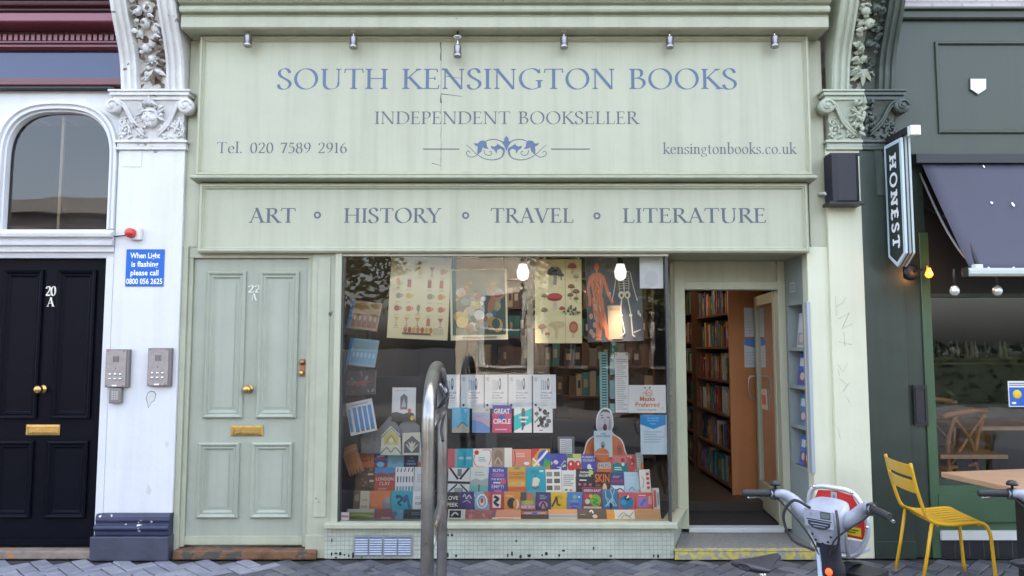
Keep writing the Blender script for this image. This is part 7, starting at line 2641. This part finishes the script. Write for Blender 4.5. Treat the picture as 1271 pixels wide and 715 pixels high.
    b.tube([(0, -.45, .32), (0, -.62, .78)], .022, BNV, 12)
    b.tube([(-.05, -.45, .33), (-.06, -.98, .24)], .014, BNV, 8)
    b.tube([(.05, -.45, .33), (.06, -.98, .24)], .014, BNV, 8)
    for sgn in (-1, 1):
        b.tube([(sgn * .055, .07, .66), (sgn * .065, .2, .22)], .016, BNV, 8)
    fr_ = b.build('frame', t)
    b = MB()
    b.prism([(-.034, -.052, .81), (-.018, -.058, .81), (-.012, -.028, .62), (-.04, -.024, .62)], (0, .02, 0), flat((.55, .68, .85)))
    b.build('light_strip', fr_)
    b = MB()
    b.lathe([(0, .012), (.014, .01), (.018, 0)], (.02, -.04, .705), (0, -1, .1), emit('orange_reflector_glow', (.9, .08, .02), .25), 14)  # glow put into the reflector's own material
    b.build('reflector', fr_)
    # front rack: bent tube outline with a red plate
    b = MB()
    yk = .17
    o_ = [(-.125, yk, .80), (-.135, yk, .98), (-.10, yk, 1.055), (0, yk, 1.065), (.09, yk, 1.05), (.145, yk, .96), (.15, yk, .86), (.10, yk, .76), (.02, yk, .735), (-.06, yk, .74)]
    b.tube(catmull(o_, 5, True), .0125, mat('rack_tube_silver', (.5, .52, .56), .3, metal=.3), 10, closed=True)
    b.tube([(-.06, .06, .88), (.02, yk, .735)], .011, MATS['rack_tube_silver'], 8)
    b.tube([(.03, yk, 1.0), (.06, yk - .01, .74)], .009, MATS['rack_tube_silver'], 8)
    for x, z in ((-.1, 1.06), (.09, 1.058), (.155, .9)):
        b.ell((x, yk - .012, z), (.008, .008, .008), CHROME, 8, 6)
    b.v = [Vector((p.x * 1.02 - .035, p.y, p.z)) for p in b.v]
    rk_ = b.build('front_rack', t)
    b = MB()
    pl = [(-.115, yk + .012, .83), (-.122, yk + .012, .97), (-.09, yk + .012, 1.04), (0, yk + .012, 1.05), (.08, yk + .012, 1.035), (.13, yk + .012, .95), (.135, yk + .012, .83)]
    b.prism(pl, (0, .008, 0), REDP)
    pn = Panel(b, (-.12, yk + .0112, .82), (1, 0, 0), (0, 0, 1), .25, .23)
    pn.rect(.38, .72, .5, .97, (.4, .42, .46))
    pn.ell(.44, .86, .03, .05, (.2, .2, .22))
    pn.sans('Enjoy the', .1, .56, .09, WHP, .5, .015, 'L')
    pn.sans('ride', .62, .56, .09, WHP, .3, .015, 'L')
    pn.rect(.5, .34, .66, .36, (.7, .6, .6))
    pn.rect(.5, .1, .95, .28, (.7, .55, .03))
    pn.ell(.58, .19, .045, .055, (.05, .05, .03))
    pn.rect(.66, .2, .9, .23, (.15, .12, .02))
    pn.rect(.66, .15, .84, .18, (.15, .12, .02))
    b.v = [Vector((p.x * 1.02 - .035, p.y, p.z)) for p in b.v]
    b.build('red_plate', rk_)
    b = MB()
    b.prism([(-.12, yk + .012, .82), (.135, yk + .012, .82), (.1, yk + .012, .755), (-.06, yk + .012, .75)], (0, .006, 0), mat('rack_skirt_pale', (.45, .47, .55), .4))
    b.box(-.06, .08, yk + .03, yk + .2, .735, .75, BG)
    b.v = [Vector((p.x * 1.02 - .035, p.y, p.z)) for p in b.v]
    b.build('rack_tray', rk_)
    b = MB()
    b.box(-.09, .16, .1, .3, .56, .68, BLACK)
    b.box(.0, .045, .095, .0995, .57, .65, flat((.1, .1, .1)))
    b.box(.05, .085, .092, .0995, .56, .66, flat((.45, .46, .46)))
    b.build('battery_box', t, bevel=.01)
    for y in (.2, -.98):
        b = MB()
        ring = [(0, y + .31 * math.cos(a * math.pi / 18), .335 + .31 * math.sin(a * math.pi / 18)) for a in range(36)]
        b.tube(ring, .024, RUBBER, 10, closed=True)
        w_ = b.build('wheel', t)
        b = MB()
        ring = [(0, y + .28 * math.cos(a * math.pi / 18), .335 + .28 * math.sin(a * math.pi / 18)) for a in range(36)]
        b.tube(ring, .012, BG, 8, closed=True)
        for a in range(14):
            an = a * math.pi / 7
            b.tube([(0.02 * (-1) ** a, y, .335), (0, y + .28 * math.cos(an), .335 + .28 * math.sin(an))], .0018, CHROME, 4)
        b.tube([(-.05, y, .335), (.05, y, .335)], .03, BLKM, 12)
        b.build('rim', w_)
        b = MB()
        arc = [(y + .36 * math.cos(R(a)), .335 + .36 * math.sin(R(a))) for a in range(10, 171, 10)]
        V_, F_ = [], []
        for yy, zz in arc:
            V_ += [(-.035, yy, zz), (0, yy, zz + .012), (.035, yy, zz)]
        for i in range(len(arc) - 1):
            for j in range(2):
                F_.append([i * 3 + j, i * 3 + j + 1, i * 3 + j + 4, i * 3 + j + 3])
        b.add(V_, F_, BNV, True)
        b.build('mudguard', t)
    b = MB()
    S_ = [(-.48, .018, .868, .028), (-.52, .026, .872, .034), (-.60, .05, .873, .042), (-.66, .082, .875, .05), (-.71, .098, .88, .05), (-.745, .08, .878, .035), (-.755, .03, .872, .02)]
    V_, F_ = [], []
    seg = 14
    for y, hw, z, th_ in S_:
        for j in range(seg):
            a = 2 * math.pi * j / seg
            V_.append((hw * math.cos(a), y, z - th_ * .5 + th_ * .5 * math.sin(a)))
    for i in range(len(S_) - 1):
        for j in range(seg):
            F_.append([i * seg + j, i * seg + (j + 1) % seg, (i + 1) * seg + (j + 1) % seg, (i + 1) * seg + j])
    F_ += [list(range(seg)), [(len(S_) - 1) * seg + j for j in range(seg)][::-1]]
    b.add(V_, F_, mat('saddle_black', (.018, .019, .026), .45, bump=.1, bscale=200), True)
    sd = b.build('saddle', t)
    sd.modifiers.new('sub', 'SUBSURF').render_levels = 2
    b = MB()
    b.tube([(0, -.62, .84), (0, -.6, .74)], .016, CHROME, 10)
    b.build('seat_post', t)
    b = MB()
    b.tube([(-.08, -.45, .31), (.08, -.45, .31)], .018, BLKM, 10)
    b.tube([(.08, -.45, .31), (.08, -.38, .15)], .01, BLKM, 8)
    b.tube([(-.08, -.45, .31), (-.08, -.52, .47)], .01, BLKM, 8)
    b.box(.08, .17, -.42, -.34, .14, .165, BLACK)
    b.box(-.17, -.08, -.56, -.48, .46, .485, BLACK)
    b.build('pedal_crank', t)
    return t


b1 = make_bike()
b2 = copy_tree(b1)
b2['label'] = 'hire bike at the right edge, only its left handgrip and dark saddle in view'
b1.location = (1.375, -2.0, -.125)
b1.rotation_euler = (0, 0, R(-48))
b1.scale = b2.scale = (.9, .9, .9)
b2.location = (2.45, -2.0, -.125)
b2.rotation_euler = (0, 0, R(-48))

# ================================================================== across the road (seen in the glass)


def facing_block(name, label, x0, x1, h, wallm, cat='building'):
    t = thing(name, label, cat, ((x0 + x1) / 2, -14.6, 0), 'buildings across the road')
    b = MB()
    b.box(x0, x1, -24, -14.6, 0, h, wallm)
    b.box(x0 - .1, x1 + .1, -24, -14.3, h, h + .4, flat((.2, .19, .18)))
    b.build('wall', t)
    n = int((x1 - x0) / 2.1)
    fl_ = int((h - 1) / 3.1)
    for f in range(fl_):
        b = MB()
        for i in range(n):
            x = x0 + (i + .5) * (x1 - x0) / n
            z = 1.0 + f * 3.1
            b.box(x - .62, x + .62, -14.598, -14.5, z - .08, z + 2.0, flat((.7, .69, .66)))
            b.box(x - .5, x + .5, -14.499, -14.49, z, z + 1.9, flat((.03, .035, .045)))
            b.box(x - .5, x + .5, -14.489, -14.47, z + .93, z + .98, flat((.7, .69, .66)))
        b.build('window_row', t)


facing_block('terrace', 'pale stucco terrace across the road, seen only in the glass of the fanlight', -24, -9.5, 5.1, mat('far_stucco', (.2, .18, .165), .7, var=.08))
facing_block('terrace', 'tall cream building across the road, reflected behind the still life print', -1.5, 1.0, 8.0, mat('far_cream', (.62, .55, .44), .7, var=.08))
facing_block('terrace', 'low brick building across the road, opposite the shop doorway', 1.1, 7.5, 4.6, mat('far_brick', (.13, .085, .065), .8, var=.12))  # height kept low so more sky light reaches the shop front


def tree(label, x, y, h, r, seed, n=2600):
    t = thing('street_tree', label, 'tree', (x, y, -.1), 'trees across the road')
    rg = random.Random(seed)
    b = MB()
    BK = mat('bark', (.07, .055, .04), .9, bump=.5, bscale=30)
    b.tube([(x, y, -.1), (x + .05, y, h * .3), (x - .05, y + .1, h * .55), (x, y, h * .85)], [.2, .15, .1, .03], BK, 10)
    for k in range(7):
        a = k * .9
        z = h * (.35 + .06 * k)
        b.tube(catmull([(x, y, z), (x + math.cos(a) * r * .4, y + math.sin(a) * r * .4, z + .6), (x + math.cos(a) * r * .8, y + math.sin(a) * r * .8, z + .9)], 4), .04, BK, 6)
    b.build('trunk', t)
    b = MB()
    LM = [mat('leaf_%d' % i, c, .5) for i, c in enumerate(((.045, .085, .02), (.06, .11, .03), (.08, .12, .035)))]
    cl = []
    for k in range(26):
        a, e = rg.uniform(0, 6.28), rg.uniform(-1, 1)
        q = rg.uniform(.3, 1) * r
        cl.append((x + q * math.cos(a) * math.sqrt(1 - e * e), y + q * math.sin(a) * math.sqrt(1 - e * e), h * .66 + e * h * .33 * rg.uniform(.6, 1)))
    for k in range(n):
        c = rg.choice(cl)
        p = Vector((c[0] + rg.gauss(0, r * .16), c[1] + rg.gauss(0, r * .16), c[2] + rg.gauss(0, h * .05)))
        u = Vector((rg.uniform(-1, 1), rg.uniform(-1, 1), rg.uniform(-.6, .6))).normalized() * rg.uniform(.07, .13)
        v = u.orthogonal().normalized() * rg.uniform(.04, .07)
        b.add([p - u, p + v, p + u, p - v], [[0, 1, 2, 3]], rg.choice(LM))
    b.build('crown', t)


tree('leafy street tree across the road, reflected at the left of the shop window', -4.6, -12.0, 5.0, 1.8, 1)
tree('broad dark tree added across the road, opposite the doorway, to darken reflections', 1.9, -12.2, 4.8, 2.0, 5, 4200)  # added dense tree, there to darken the reflection in the shop window
tree('tall tree added across the road, nearest the hedge, to darken reflections', 5.2, -12.4, 5.0, 2.1, 6, 4200)  # also added for a dark reflection, kept short to let sky light past
b = MB()
rg = random.Random(19)
HL = [mat('hedge_%d' % i, c, .5) for i, c in enumerate(((.016, .032, .01), (.025, .045, .014)))]
b.box(8.4, 22, -13.6, -13.0, 0, 1.3, HL[0])
for k in range(2500):
    p = Vector((rg.uniform(8.3, 22), rg.uniform(-13.7, -12.8), rg.uniform(.1, 1.55)))
    u = Vector((rg.uniform(-1, 1), rg.uniform(-1, 1), rg.uniform(-1, 1))).normalized() * .12
    v = u.orthogonal().normalized() * .06
    b.add([p - u, p + v, p + u, p - v], [[0, 1, 2, 3]], rg.choice(HL))
tag(b.build('hedge', at=(15, -13.3, 0)), 'dark clipped hedge across the road, reflected in the restaurant window', 'hedge')
